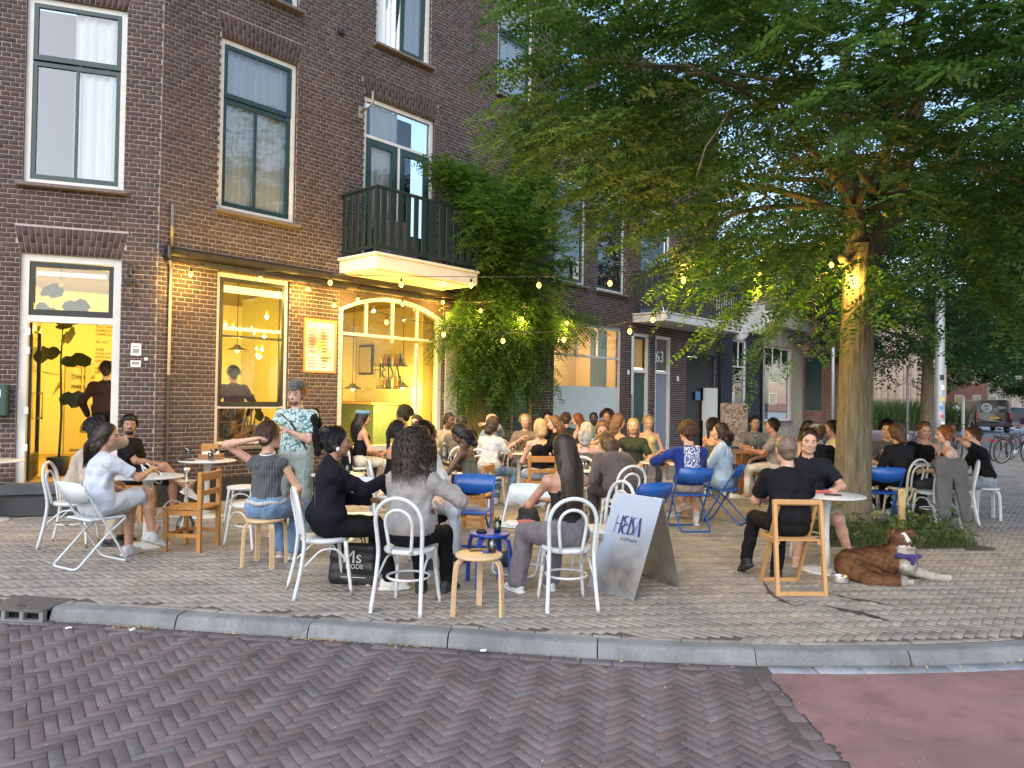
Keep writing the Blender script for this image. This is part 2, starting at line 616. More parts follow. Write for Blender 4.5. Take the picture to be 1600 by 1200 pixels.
# --- brick road
rb = MB()
rb.add([(-9, .5, ROAD_Z - .0048), (9, .5, ROAD_Z - .0048), (9, 8, ROAD_Z - .0048), (-9, 8.2, ROAD_Z - .0048)], [(0, 1, 2, 3)])
road = rb.build('road', M_sand)
tag(road, kind='structure')
PB0, PB1 = G(1188, 1056, ROAD_Z)[:2], G(1312, 1200, ROAD_Z)[:2]
def side(P, a, b):
    return (b[0] - a[0]) * (P[:, 1] - a[1]) - (b[1] - a[1]) * (P[:, 0] - a[0])
P, o = herring(3, .064, R(35), (-6, 3), (2.6, 7.2))
kd = kerb_dist(P)
keep = (kd < -.275) & (side(P, PB0, PB1) < -.09) & (np.abs(P[:, 0]) < P[:, 1] * .78 + .5)
lay(road, P[keep], o[keep], 3, .064, R(35), ROAD_Z, M_roadbrick, .012, 300, 'road_brick', joint=.0036, zj=.0009)
# header course of bricks along the kerb and along the red cycle path
def course(pts, w, l, name, z, mat, parent):
    Q = smooth_curve(pts, 200, 2)
    s = np.r_[0, np.cumsum(np.linalg.norm(np.diff(Q, axis=0), axis=1))]
    um = boxes_mesh(name, np.zeros((1, 3)), np.array([[l / 2 - .004, w / 2 - .004, .05]]), ((1, 0, 0), (0, 1, 0), (0, 0, 1)), mat, np.zeros(1))
    d = l / 2
    while d < s[-1]:
        p = [np.interp(d, s, Q[:, k]) for k in (0, 1)]
        p2 = [np.interp(d + .02, s, Q[:, k]) for k in (0, 1)]
        p1 = [np.interp(d - .02, s, Q[:, k]) for k in (0, 1)]
        ob = link(name, um, parent, (p[0], p[1], z + random.gauss(0, .002)), (0, 0, math.atan2(p2[1] - p1[1], p2[0] - p1[0]) + random.gauss(0, .012)))
        d += l
kx = (KC[:, 0] > -4.4) & (KC[:, 0] < PB0[0] - .02) & (KC[:, 1] < 7)
course((KC + KN * .222)[kx], .10, .205, 'border_brick', ROAD_Z, M_roadbrick, road)
dv = (PB1 - PB0) / np.linalg.norm(PB1 - PB0)
course([PB0 + dv * .04, PB1 + dv * .6], .10, .205, 'border_brick', ROAD_Z, M_roadbrick, road)
kx = (KC[:, 0] > -4.6) & (KC[:, 0] < 6.0) & (KC[:, 1] < 8)
course((KC - KN * .042)[kx], .075, .20, 'border_paver', 0.0, M_paver, pavement)
# concrete gutter tiles beside the cycle path
kx = (KC[:, 0] > PB0[0] + .02) & (KC[:, 0] < 6.0) & (KC[:, 1] < 8)
M_gut = tinted('gutter_tile', [(0, (.27, .29, .31)), (.5, (.32, .34, .36)), (1, (.25, .265, .285))], .85, .4, 30)
course((KC + KN * .235)[kx], .115, .30, 'gutter_tile', ROAD_Z + .003, M_gut, road)
# red asphalt cycle path
kx = (KC[:, 0] > PB0[0] + .02) & (KC[:, 0] < 6.5) & (KC[:, 1] < 8)
edge = (KC + KN * .297)[kx]
rag = [tuple(PB1 + (PB0 - PB1) * q_ + np.array([.055 + random.gauss(0, .011), random.gauss(0, .006)])) for q_ in np.linspace(.02, .98, 46)]
cp = [tuple(PB0 + np.array([.055, -.02])), ] + [tuple(p) for p in edge] + [(9, 6.2), (9, .6), tuple(PB1 + dv * 2.2 + np.array([.055, 0])), tuple(PB1 + np.array([.055, 0]))] + rag
tag(MB().add([(x, y, ROAD_Z + .001) for x, y in cp], [tuple(range(len(cp)))]).build('cycle_path', M_pink), kind='structure')

# --- the cross street behind the terrace, with its red cycle lane
M_pink2 = plain('red_lane', (.34, .17, .15), .9, .12, 2, .3)
M_pale = plain('pale_paving', (.33, .33, .33), .9, .15, 2, .2)
for nm, x0, y0, x1, y1, z, m in (('far_street', -40, 40, 160, 62, -.09, M_pale), ('far_street_red_lane', 12, 31.5, 23.5, 39.5, .006, M_pink2), ('side_street', 20, 24, 46, 300, -.085, M_pale)):
    tag(MB().add([(x0, y0, z), (x1, y0, z), (x1, y1, z), (x0, y1, z)], [(0, 1, 2, 3)]).build(nm, m), kind='structure')
tag(MB().add([(38.5, 50, -.08), (44, 50, -.08), (52, 300, -.08), (44, 300, -.08)], [(0, 1, 2, 3)]).build('side_street_red_lane', M_pink2), kind='structure')
# ================================================================ BUILDINGS
A1, A0 = R(41.8), R(71.3)
D1 = np.array([math.sin(A1), math.cos(A1), 0])
D0 = np.array([math.sin(A0), math.cos(A0), 0])
KP = np.array([-5.044, 10.4, 0.0])
RZ1 = math.atan2(D1[1], D1[0])
RZ0 = math.atan2(D0[1], D0[0])
N1 = np.array([D1[1], -D1[0], 0])
N0 = np.array([D0[1], -D0[0], 0])
def w1(u, z, off=0.0):                # point on the long facade
    return KP + D1 * u + N1 * off + np.array([0, 0, z])
def w0(u, z, off=0.0):                # point on the corner facade
    return KP + D0 * u + N0 * off + np.array([0, 0, z])

BR = [(0, (.064, .044, .041)), (.25, (.086, .056, .049)), (.5, (.072, .053, .05)), (.75, (.096, .060, .051)), (1, (.058, .045, .044))]
M_brick = tinted('dark_brick', BR, .8, .6, 70, wear=(1.6, .66, .9, (.12, .085, .07)))
M_mortar = plain('mortar', (.40, .36, .325), .95, .2, 25, .4)
M_rbrick = tinted('red_brick', [(0, (.26, .115, .085)), (.5, (.31, .15, .11)), (1, (.23, .11, .085))], .85, .5, 50)
M_bbrick = tinted('beige_brick', [(0, (.34, .30, .25)), (.5, (.40, .36, .31)), (1, (.30, .27, .23))], .85, .5, 50)
M_navy = tinted('navy_painted_brick', [(0, (.026, .032, .045)), (.5, (.033, .04, .056)), (1, (.028, .034, .048))], .6, .5, 60)
M_navym = plain('navy_mortar', (.022, .026, .036), .7, .2, 25, .4)
M_white = plain('white_paint', (.63, .61, .57), .5, .10, 6, .12)
M_green = plain('green_paint', (.016, .042, .040), .35, .2, 8, .12)
M_dgreen = plain('dark_green_rail', (.010, .020, .018), .45, .2, 8, .15)
M_stone = plain('sill_stone', (.16, .13, .11), .8, .25, 14, .4)
M_plinth = plain('black_plinth', (.022, .022, .024), .7, .3, 8, .5)
M_step = plain('blue_stone_step', (.10, .11, .12), .7, .25, 12, .4)
M_blackm = plain('black_metal', (.012, .012, .013), .45, .2, 20, .1)
M_cream = plain('cream_wall', (.74, .66, .46), .8, .04, 3, .05)
M_floor = wood('floor_boards', (.40, .25, .11), (.52, .34, .16), .45, 4)
M_dark = plain('room_shade', (.02, .022, .026), .9, .1, 3, 0)
M_ink = plain('ink', (.02, .018, .015), .6, .1, 10, 0)
M_paper = plain('paper_white', (.78, .77, .74), .7, .03, 8, .0)
M_pipe = plain('zinc_pipe', (.30, .27, .24), .55, .2, 20, .2, metal=.4)
M_glass = glass('window_glass', (.96, .98, .98), .10, ior=1.55, wav=.02)
M_glass2 = glass('upper_window_glass', (.93, .97, .98), .13, ior=1.5, wav=.05)
M_glass3 = glass('clear_glass', (.97, .985, .98), .03, ior=1.45)
t = NT('curtain_white')
t.col((.86, .86, .84))
t.set(roughness=.9)
t.b.inputs['Transmission Weight'].default_value = 0
t = NT('curtain_purple')
t.col((.12, .045, .07))
t.set(roughness=.9)
M_cw, M_cp = MATS['curtain_white'], MATS['curtain_purple']

class Wall:
    """one facade of a building; local x runs along it, y inward, z up"""
    def __init__(s, bld, org, rz):
        s.b, s.o, s.rz = bld, org, rz
    def part(s, mb, name, mats):
        return mb.build(name, mats, s.b, (s.o[0] - s.b.location[0], s.o[1] - s.b.location[1], 0), (0, 0, s.rz))
    def wall(s, name, u0, u1, z0, z1, ops, thick=.14, mort=None, brick=None, course=.0655, bl=.222, singles=0, reveal=None):
        mort = mort or M_mortar
        brick = brick or M_brick
        us = sorted({u0, u1} | {o['u0'] for o in ops} | {o['u1'] for o in ops})
        zs = sorted({z0, z1} | {o['z0'] for o in ops} | {o['z1'] for o in ops})
        mb = MB()
        for a, b in zip(us[:-1], us[1:]):
            for c, d in zip(zs[:-1], zs[1:]):
                mu, mz = (a + b) / 2, (c + d) / 2
                if any(o['u0'] < mu < o['u1'] and o['z0'] < mz < o['z1'] for o in ops):
                    continue
                mb.add([(a, 0, c), (b, 0, c), (b, 0, d), (a, 0, d)], [(0, 1, 2, 3)])
        for o in ops:                 # brick reveals
            a, b, c, d = o['u0'], o['u1'], o['z0'], o['z1']
            mb.add([(a, 0, c), (a, thick, c), (a, thick, d), (a, 0, d), (b, 0, c), (b, thick, c), (b, thick, d), (b, 0, d)],
                   [(0, 1, 2, 3), (7, 6, 5, 4), (3, 2, 6, 7), (4, 5, 1, 0)], 1)
        # back of the wall, so light and views stop there
        mb.add([(u0, thick * 2, z0), (u0, thick * 2, z1), (u0, 0, z1), (u0, 0, z0)], [(0, 1, 2, 3)])
        mb.add([(u1, 0, z0), (u1, 0, z1), (u1, thick * 2, z1), (u1, thick * 2, z0)], [(0, 1, 2, 3)])
        wl = s.part(mb, name, [mort, brick])
        # bricks in cross bond
        cx, hx, orr = [], [], []
        nz = int((z1 - z0) / course)
        for r in range(nz):
            za, zb = z0 + r * course, z0 + (r + 1) * course
            zm = (za + zb) / 2
            blk = [(o['u0'], o['u1']) for o in ops if o['z0'] < zm < o['z1']]
            blk += [(o['u0'] - o['ax'] * (zm - o['z1']) / o['ah'], o['u1'] + o['ax'] * (zm - o['z1']) / o['ah']) for o in ops if o.get('ah') and o['z1'] < zm < o['z1'] + o['ah']]
            L_ = bl if r % 2 == 0 else bl / 2
            st = u0 - (0 if r % 2 == 0 else bl / 4) - (bl / 2 if r % 4 == 2 else 0)
            n = int((u1 - st) / L_) + 1
            for i in range(n):
                a, b = max(u0, st + i * L_), min(u1, st + (i + 1) * L_)
                segs = [(a, b)]
                for p, q in blk:
                    ns = []
                    for x, y in segs:
                        if q <= x or p >= y:
                            ns.append((x, y))
                        else:
                            if x < p:
                                ns.append((x, p))
                            if y > q:
                                ns.append((q, y))
                    segs = ns
                for x, y in segs:
                    if y - x > .03:
                        cx.append(((x + y) / 2, zm))
                        hx.append(((y - x) / 2 - .0045, course / 2 - .0045))
        cx = np.array(cx)
        hx = np.array(hx)
        n = len(cx)
        C3 = np.stack([cx[:, 0], -.007 + RNG.normal(0, .0012, n), cx[:, 1] + RNG.normal(0, .0009, n)], 1)
        H3 = np.stack([hx[:, 0], hx[:, 1], np.full(n, .012)], 1)
        c_, s_ = math.cos(s.rz), math.sin(s.rz)
        WX = s.o[0] + C3[:, 0] * c_ - C3[:, 1] * s_
        WY = s.o[1] + C3[:, 0] * s_ + C3[:, 1] * c_
        dist = np.sqrt(WX ** 2 + WY ** 2 + (C3[:, 2] - CAM_H) ** 2)
        ok = (np.abs(WX / WY) < .69) & (H3[:, 0] > bl * .2) & (C3[:, 2] > .4) & (dist * .53 > np.abs(C3[:, 2] - CAM_H))
        order = np.argsort(np.where(ok, dist, 99 + dist))
        sel, rest = order[:singles], order[singles:]
        ax = ((1, 0, 0), (0, 0, 1), (0, -1, 0))
        if singles:
            um = boxes_mesh('brick', np.zeros((1, 3)), np.array([[.1, .0283, .012]]), ax, brick, np.zeros(1))
            for i in sel:
                ob = link('brick', um, wl, tuple(C3[i]))
                ob.scale = (H3[i, 0] / .1, 1, H3[i, 1] / .0283)
        tn = RNG.random(len(rest))
        tag(link('brick_field', boxes_mesh('brick_field', C3[rest], H3[rest], ax, brick, tn), wl), kind='stuff')
        # flat arches of upright bricks over the openings
        for o in ops:
            if not o.get('ah'):
                continue
            a, b, zt, ah, sp = o['u0'], o['u1'], o['z1'], o['ah'], o['ax']
            n = max(5, int((b - a) / .066))
            V, Fc = [], []
            for i in range(n):
                for half in range(2):
                    cut = .62 if i % 2 else .36
                    f0, f1 = (0, cut) if half == 0 else (cut, 1)
                    def pt(i_, f_, g_):
                        x0 = a + (b - a) * i_ / n + g_
                        x1 = a - sp + (b - a + 2 * sp) * i_ / n + g_
                        return x0 + (x1 - x0) * f_, zt + ah * f_
                    e = .005
                    q = [pt(i, f0, e), pt(i + 1, f0, -e), pt(i + 1, f1, -e), pt(i, f1, e)]
                    q = [(q[0][0], q[0][1] + .004), (q[1][0], q[1][1] + .004), (q[2][0], q[2][1] - .004), (q[3][0], q[3][1] - .004)]
                    k = len(V)
                    V += [(x, .006, z) for x, z in q] + [(x, -.008, z) for x, z in q]
                    Fc += [(k + 4, k + 5, k + 6, k + 7)] + [(k + j, k + (j + 1) % 4, k + 4 + (j + 1) % 4, k + 4 + j) for j in range(4)]
            me = np_mesh('flat_arch', V, Fc, brick, tint=np.repeat(RNG.random(len(Fc) // 5), 5))
            tag(link('flat_arch', me, wl), kind='stuff')
        return wl
    def window(s, name, u0, u1, z0, z1, rails=(), mull=(), sash=None, fr=.075, sh=.055, curtain=None, gl=None, dep=.05, sill=True, frame_m=None, back=True, sillw=.10, nopane=False, label=None):
        """outer frame, sashes with rails and mullions, panes, sill, curtain. rails: z positions; mull: {cell: [u...]}"""
        frame_m = frame_m or M_white
        gl = gl or M_glass2
        m = MB()
        yc = dep + .045
        m.box(((u0 + fr / 2), yc, (z0 + z1) / 2), (fr, .09, z1 - z0)).box((u1 - fr / 2, yc, (z0 + z1) / 2), (fr, .09, z1 - z0))
        m.box(((u0 + u1) / 2, yc, z1 - fr / 2), (u1 - u0 - 2 * fr, .088, fr)).box(((u0 + u1) / 2, yc, z0 + fr / 2), (u1 - u0 - 2 * fr, .1, fr))
        win = s.part(m, name, frame_m)
        if label:
            win['label'] = label
        a, b, c, d = u0 + fr, u1 - fr, z0 + fr, z1 - fr
        zz = [c] + list(rails) + [d]
        for k in range(len(zz) - 1):
            za, zb = zz[k] + (.012 if k else 0), zz[k + 1] - (.012 if k < len(zz) - 2 else 0)
            sm = MB()
            y = dep + (.035 if k == 0 and len(zz) > 2 else .022)
            if sash is not None:
                sm.box((a + sh / 2, y, (za + zb) / 2), (sh, .05, zb - za)).box((b - sh / 2, y, (za + zb) / 2), (sh, .05, zb - za))
                sm.box(((a + b) / 2, y, zb - sh / 2), (b - a - 2 * sh, .05, sh)).box(((a + b) / 2, y, za + sh * .65), (b - a - 2 * sh, .052, sh * 1.3))
                ia, ib, ic, id_ = a + sh, b - sh, za + sh * 1.3, zb - sh
            else:
                ia, ib, ic, id_ = a, b, za, zb
                if k:
                    sm.box(((a + b) / 2, y, za - .012), (b - a, .06, .05))
            mu = list(mull.get(k, [])) if isinstance(mull, dict) else []
            for x in mu:
                sm.box((x, y, (ic + id_) / 2), (.035, .042, id_ - ic))
            if sm.v:
                sm.build('sash', sash or frame_m, win)
            if not nopane:
                ed = [ia] + mu + [ib]
                for x0, x1 in zip(ed[:-1], ed[1:]):
                    MB().add([(x0 - .006, y, ic - .006), (x1 + .006, y, ic - .006), (x1 + .006, y, id_ + .006), (x0 - .006, y, id_ + .006)], [(0, 1, 2, 3)]).build('pane', gl, win)
        if sill:
            MB().box(((u0 + u1) / 2, dep - .06, z0 - .03), (u1 - u0 + .12, .22, .05), bev=.008).build('sill', M_stone, win)
        if curtain:
            for ca, cb, cm in curtain:
                n = max(8, int((cb - ca) / .025))
                V, Fc = [], []
                for i in range(n + 1):
                    x = ca + (cb - ca) * i / n
                    yy = .17 + .022 * math.sin(i * 1.35 + ca) + .012 * math.sin(i * .6)
                    V += [(x, yy, z0 + .05), (x, yy + .01 * math.sin(i * .9), z1 - .06)]
                Fc = [(2 * i, 2 * i + 2, 2 * i + 3, 2 * i + 1) for i in range(n)]
                me = np_mesh('curtain', V, Fc, cm, smooth=True)
                link('curtain', me, win)
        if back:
            MB().box(((u0 + u1) / 2, 1.0, (z0 + z1) / 2), (u1 - u0 + .5, .02, z1 - z0 + .5)).build('room_shade_board', M_dark, win)  # near-black board, its colour stands in for the unlit room's shade
        return win
def op(u0, u1, z0, z1, ah=.36, ax=.075):
    return dict(u0=u0, u1=u1, z0=z0, z1=z1, ah=ah, ax=ax)

# ---------------------------------------------------------------- the corner cafe building
B = empty('corner_building', tuple(KP))
tag(B, 'dark brick corner house with the lit cafe on its ground floor', 'building')
WL = Wall(B, KP, RZ0)
WM = Wall(B, KP, RZ1)
opsL = [op(-1.68, -.46, 4.42, 6.98), op(-1.68, -.46, .36, 3.48)]
WL.wall('corner_wall', -2.9, -.003, 0, 11.0, opsL, singles=150)
opsM = [op(.86, 2.16, 4.40, 7.03), op(.86, 2.15, 7.92, 10.4), op(3.74, 5.04, 7.98, 10.4), op(3.52, 5.18, 4.0, 6.98),
        op(.88, 2.10, .82, 3.46, .14, .02), op(3.06, 5.50, .62, 3.42, 0, 0), op(6.95, 8.1, 8.1, 10.4), op(7.55, 8.3, .3, 2.6)]
WM.wall('street_wall', .003, 8.85, 0, 11.0, opsM, singles=150)
WL.part(MB().box((-2.3, -.014, .19), (1.24, .035, .38)), 'plinth', M_plinth)
WL.part(MB().box((-.23, -.014, .19), (.44, .035, .38)), 'plinth', M_plinth)
WM.part(MB().box((1.53, -.014, .165), (3.02, .035, .33)), 'plinth', M_plinth)
WM.part(MB().box((6.4, -.014, .165), (1.5, .035, .33)), 'plinth', M_plinth)
# roof slab over it all, so the sky does not shine in from above
rp = [tuple((w0(-2.9, 0, 0) - KP)[:2]), (0, 0), tuple((w1(8.85, 0) - KP)[:2]), tuple((w1(8.85, 0, -8) - KP)[:2]), tuple((w0(-2.9, 0, -8) - KP)[:2])]
MB().prism(rp, 11.0, 11.15).build('roof', M_plinth, B)

# upper windows
WL.window('window', -1.68, -.46, 4.42, 6.98, [6.12], {0: [-1.07]}, M_green, curtain=[(-1.12, -.52, M_cw)])
WM.window('window', .86, 2.16, 4.40, 7.03, [6.13], {0: [1.48]}, M_green, curtain=[(.93, 2.10, M_cw)])
WM.window('window', .86, 2.15, 7.92, 10.4, [9.6], {0: [1.5]}, M_green, curtain=[(.93, 2.10, M_cw)])
wn = WM.window('window', 3.74, 5.04, 7.98, 10.4, [], {}, None, curtain=[(3.8, 5.0, M_cw)], nopane=True, label='tall green casement window tilted open above the balcony')
for (a, b, x0, off) in ((3.83, 4.39, -.17, 0), (4.40, 4.96, -.05, 1)):
    m = MB()
    M_ = Matrix.Translation((0, .08, 10.3)) @ Matrix.Rotation(math.asin(x0 / 2.2) , 4, 'X').inverted()
    zl, zh = -2.2, 0
    for c_, sz in (((a + .03, 0, (zl + zh) / 2), (.06, .05, 2.2)), ((b - .03, 0, (zl + zh) / 2), (.06, .05, 2.2)), (((a + b) / 2, 0, zl + .03), (b - a - .12, .05, .06)), (((a + b) / 2, 0, zh - .03), (b - a - .12, .05, .06))):
        m.box(c_, sz, M=M_)
    sa = m.build('sash', M_green, wn)
    q = [M_ @ Vector(p) for p in ((a + .05, 0, zl + .05), (b - .05, 0, zl + .05), (b - .05, 0, zh - .05), (a + .05, 0, zh - .05))]
    MB().add(q, [(0, 1, 2, 3)]).build('pane', M_glass2, wn)
WM.window('window', 6.95, 8.1, 8.1, 10.4, [9.5], {}, M_green, curtain=[(7.0, 8.0, M_cw)])
# balcony doors with fanlight
bd = WM.window('balcony_doors', 3.52, 5.18, 4.0, 6.98, [6.28], {}, None, curtain=[(3.75, 4.4, M_cw)], gl=M_glass2, sill=False, nopane=True)
MB().box((4.35, .075, 6.28), (1.5, .06, .055)).box((4.35, .075, 5.1), (.05, .06, 2.3)).build('door_frame', M_white, bd)
MB().add([(3.6, .08, 6.3), (5.1, .08, 6.3), (5.1, .08, 6.9), (3.6, .08, 6.9)], [(0, 1, 2, 3)]).build('pane', M_glass2, bd)
for a, b in ((3.60, 4.32), (4.38, 5.10)):
    m = MB()
    m.box((a + .06, .075, 5.15), (.12, .05, 2.2)).box((b - .06, .075, 5.15), (.12, .05, 2.2)).box(((a + b) / 2, .075, 6.19), (b - a - .24, .05, .12)).box(((a + b) / 2, .075, 4.35), (b - a - .24, .05, .6))
    m.build('door', M_green, bd)
    MB().add([(a + .11, .078, 4.64), (b - .11, .078, 4.64), (b - .11, .078, 6.14), (a + .11, .078, 6.14)], [(0, 1, 2, 3)]).build('pane', M_glass2, bd)
# balcony
bal = WM.part(MB().box((4.22, -.515, 3.82), (2.36, 1.03, .22), bev=.01).box((4.22, -.525, 3.955), (2.44, 1.06, .05), bev=.01).box((4.22, -.48, 3.70), (2.24, .95, .03)), 'balcony', M_white)
rail = MB()
zA, zB = 4.02, 5.06
rail.box((4.22, -1.0, zB), (2.36, .06, .05), bev=.01).box((4.22, -1.0, zA + .06), (2.3, .05, .05))
for x in (3.06, 5.38):
    rail.box((x, -.49, zB), (.06, .94, .05), bev=.01).box((x, -.49, zA + .06), (.05, .9, .05)).box((x, -1.0, 4.53), (.07, .07, 1.08))
rail.box((4.22, -1.0, 4.53), (.06, .06, 1.06))
rail.build('railing', M_dgreen, bal)
sl_ = MB().box((0, 0, 0), (.105, .022, .98), bev=.004).mesh('baluster', M_dgreen)
for i in range(12):
    x = 3.06 + .175 * (i + .5) + (.06 if i > 5 else .0)
    link('baluster', sl_, bal, (x + .05, -1.005, 4.55))
for x in (3.06, 5.38):
    for i in range(5):
        link('baluster', sl_, bal, (x, -.12 - i * .175, 4.55), (0, 0, R(90)))
it = MB().box((3.9, -.35, 4.35), (.4, .4, .7), bev=.03).box((4.3, -.3, 4.25), (.3, .3, .45), bev=.02)
WM.part(it, 'balcony_storage_box', plain('grey_plastic', (.12, .12, .13), .5, .1))
# cafe ground-floor window with a speaker inside
w5 = WM.window('window', .88, 2.10, .82, 3.46, [1.42, 2.62], {}, None, fr=.065, curtain=None, gl=M_glass, back=False, sill=True, nopane=True)
sm = MB()
for c_, sz in (((.97, .06, 2.41), (.05, .05, 1.96)), ((2.01, .06, 2.41), (.05, .05, 1.96)), ((1.49, .06, 3.36), (1.0, .05, .06)), ((1.49, .06, 2.50), (.99, .04, .035)), ((1.49, .06, 1.46), (.99, .06, .075))):
    sm.box(c_, sz)
sm.build('sash', M_blackm, w5)
MB().box((1.49, .055, 3.22), (.98, .03, .11)).build('vent_strip', M_white, w5)
for za, zb in ((1.49, 2.49), (2.52, 3.33), (.90, 1.42)):
    MB().add([(.95, .062, za), (2.03, .062, za), (2.03, .062, zb), (.95, .062, zb)], [(0, 1, 2, 3)]).build('pane', M_glass, w5)
# arched shop window
aw = MB()
def arch_z(u):
    k = (u - 4.28) / 1.22
    return 3.12 + .30 * (1 - k * k)
n = 20
us = np.linspace(3.06, 5.50, n + 1)
for a, b in zip(us[:-1], us[1:]):
    za, zb = arch_z(a), arch_z(b)
    for y0, y1, th in ((.03, .15, .065), (.0, .05, .03)):
        V = [(a, y0, za), (b, y0, zb), (b, y0, zb - th), (a, y0, za - th), (a, y1, za), (b, y1, zb), (b, y1, zb - th), (a, y1, za - th)]
        aw.add(V, [(3, 2, 1, 0), (2, 3, 7, 6), (0, 1, 5, 4)])
for u in (3.115, 5.445):
    aw.box((u, .09, 1.9), (.10, .12, 2.52))
for u in (3.70, 4.30, 4.90):
    aw.box((u, .09, 3.0), (.036, .06, arch_z(u) * 2 - 6.0 - .06))
aw.box((4.28, .085, 2.70), (2.24, .09, .05)).box((4.28, .06, .67), (2.44, .2, .10)).box((4.9, .09, 1.68), (.06, .06, 1.9))
aw = WM.part(aw, 'shop_window', M_white)
MB().add([(3.12, .1, .72), (5.44, .1, .72), (5.44, .1, 2.68), (3.12, .1, 2.68)], [(0, 1, 2, 3)]).build('pane', M_glass3, aw)
MB().add([(u, .1, 2.72) for u in us] + [(u, .1, arch_z(u) - .03) for u in us[::-1]], [tuple(range(2 * n + 2))]).build('fanlight_pane', M_glass3, aw)
spd = MB()
for a, b in zip(us[:-1], us[1:]):
    spd.add([(a, .02, arch_z(a) - .005), (b, .02, arch_z(b) - .005), (b, .02, 3.44), (a, .02, 3.44)], [(0, 1, 2, 3)])
spd.build('spandrel', M_brick, aw)
# second door beyond the climbing plant
sd = WM.part(MB().box((7.6, .08, 1.45), (.09, .1, 2.3)).box((8.25, .08, 1.45), (.09, .1, 2.3)).box((7.92, .08, 2.55), (.56, .1, .09)), 'side_door_frame', plain('ochre_paint', (.35, .25, .08), .5))
MB().box((7.92, .1, 1.4), (.56, .05, 2.2)).build('door', M_green, sd)
WM.part(MB().box((5.72, -.012, 1.85), (.32, .04, 2.9)), 'cream_panel', M_white)
sd2 = WM.part(MB().box((6.2, -.01, 1.5), (.10, .05, 2.4)).box((6.98, -.01, 1.5), (.10, .05, 2.4)).box((6.59, -.01, 2.66), (.68, .05, .10)), 'side_door_frame', MATS['ochre_paint'])
MB().box((6.59, -.005, 1.45), (.68, .03, 2.3)).build('door', MATS['ochre_paint'], sd2)
# awning cassette
M_awn = plain('awning_dark', (.02, .016, .014), .4, .2, 10, .1)
aw_ = MB().box((3.1, -.075, 3.63), (6.05, .13, .13), bev=.03).box((3.1, -.06, 3.53), (6.02, .07, .05))
awn = WM.part(aw_, 'awning', M_awn)
for u in (.10, 6.10):
    MB().box((u, -.08, 3.62), (.05, .17, .21), bev=.02).build('end_cap', M_awn, awn)
am = MB()
for u0 in (.6, 3.4):
    am.bar((u0, -.12, 3.50), (u0 + 2.5, -.14, 3.46), .05, .035)
am.build('folded_arm', M_blackm, awn)
MB().tube([(5.6, -.05, 3.5), (6.1, -.6, 3.5), (6.25, -.75, 3.56)], .03).build('bracket', M_white, awn)
# corner pipe and wall fittings
WM.part(MB().tube([(.17, -.035, .3), (.17, -.035, 3.45)], .022).tube([(.17, -.035, 3.7), (.17, -.035, 4.32)], .022).tube([(.17, -.035, 3.4), (.12, -.12, 3.5)], .02), 'conduit', M_pipe)
WM.part(MB().lathe([(.02, 0), (.055, .0), (.06, .02), (.05, .05), (.02, .055)], 14), 'vent', M_blackm).matrix_local = Matrix.Translation(D1 * 2.97 + N1 * .01 + np.array([0, 0, 7.89])) @ Matrix.Rotation(RZ1, 4, 'Z') @ Matrix.Rotation(R(90), 4, 'X')
ex = WM.part(MB().tube([(3.42, -.02, 6.62), (3.42, -.26, 6.66), (3.44, -.33, 6.72), (3.44, -.33, 6.92)], .02).box((3.42, -.015, 6.62), (.09, .03, .2)), 'flag_holder', M_pipe)
lampb = WL.part(MB().box((-.35, -.03, 3.32), (.05, .06, .16), bev=.01).box((-.35, -.05, 3.18), (.17, .03, .045)).tube([(-.40, -.05, 3.16), (-.41, -.06, 3.0), (-.43, -.05, 2.9), (-.38, -.05, 2.84)], .008).tube([(-.30, -.05, 3.16), (-.295, -.06, 3.0), (-.28, -.05, 2.9), (-.33, -.05, 2.84)], .008).box((-.355, -.05, 2.83), (.18, .02, .02)), 'lamp_bracket', M_blackm)
pl = WL.part(MB().box((-.25, -.012, 2.22), (.13, .012, .17)).box((-.25, -.012, 2.02), (.13, .012, .09)).box((-.12, -.012, 2.09), (.04, .012, .04)), 'number_plate', M_paper)
MB().box((-.25, -.02, 2.26), (.08, .004, .015)).box((-.25, -.02, 2.20), (.08, .004, .06)).box((-.25, -.02, 2.03), (.09, .004, .04)).build('plate_print', plain('print_grey', (.25, .25, .25), .7), pl)
# steps at the cafe door
st = WL.part(MB().box((-1.10, -.16, .32), (1.34, .34, .13), bev=.012), 'doorstep', M_step)
MB().box((-1.08, -.33, .125), (1.36, .38, .25), bev=.015).build('lower_step', plain('dark_step', (.035, .037, .042), .6, .25, 8, .3), st)
# cafe door frame, transom, the door leaf standing open inwards
cd = WL.part(MB().box((-1.63, .095, 1.93), (.10, .10, 3.1)).box((-.51, .095, 1.93), (.10, .10, 3.1)).box((-1.07, .095, 3.43), (1.02, .10, .10)).box((-1.07, .095, 2.60), (1.02, .10, .09)), 'cafe_door_frame', M_white)
tr_ = MB().box((-1.55, .09, 3.01), (.06, .06, .72)).box((-.59, .09, 3.01), (.06, .06, .72)).box((-1.07, .09, 3.34), (.9, .06, .06)).box((-1.07, .09, 2.69), (.9, .062, .08))
tr_ = tr_.build('transom_sash', M_blackm, cd)
MB().box((-1.07, .085, 3.22), (.86, .03, .07)).build('vent_strip', M_white, tr_)
MB().add([(-1.53, .09, 2.72), (-.61, .09, 2.72), (-.61, .09, 3.32), (-1.53, .09, 3.32)], [(0, 1, 2, 3)]).build('pane', M_glass, tr_)
dl = MB()
dl.box((.04, 0, 1.47), (.08, .045, 2.16)).box((.86, 0, 1.47), (.08, .045, 2.16)).box((.45, 0, 2.50), (.74, .045, .1)).box((.45, 0, .56), (.74, .045, .34))
dl = dl.build('door', M_blackm, cd, (-1.57, .14, 0), (0, 0, R(97)))
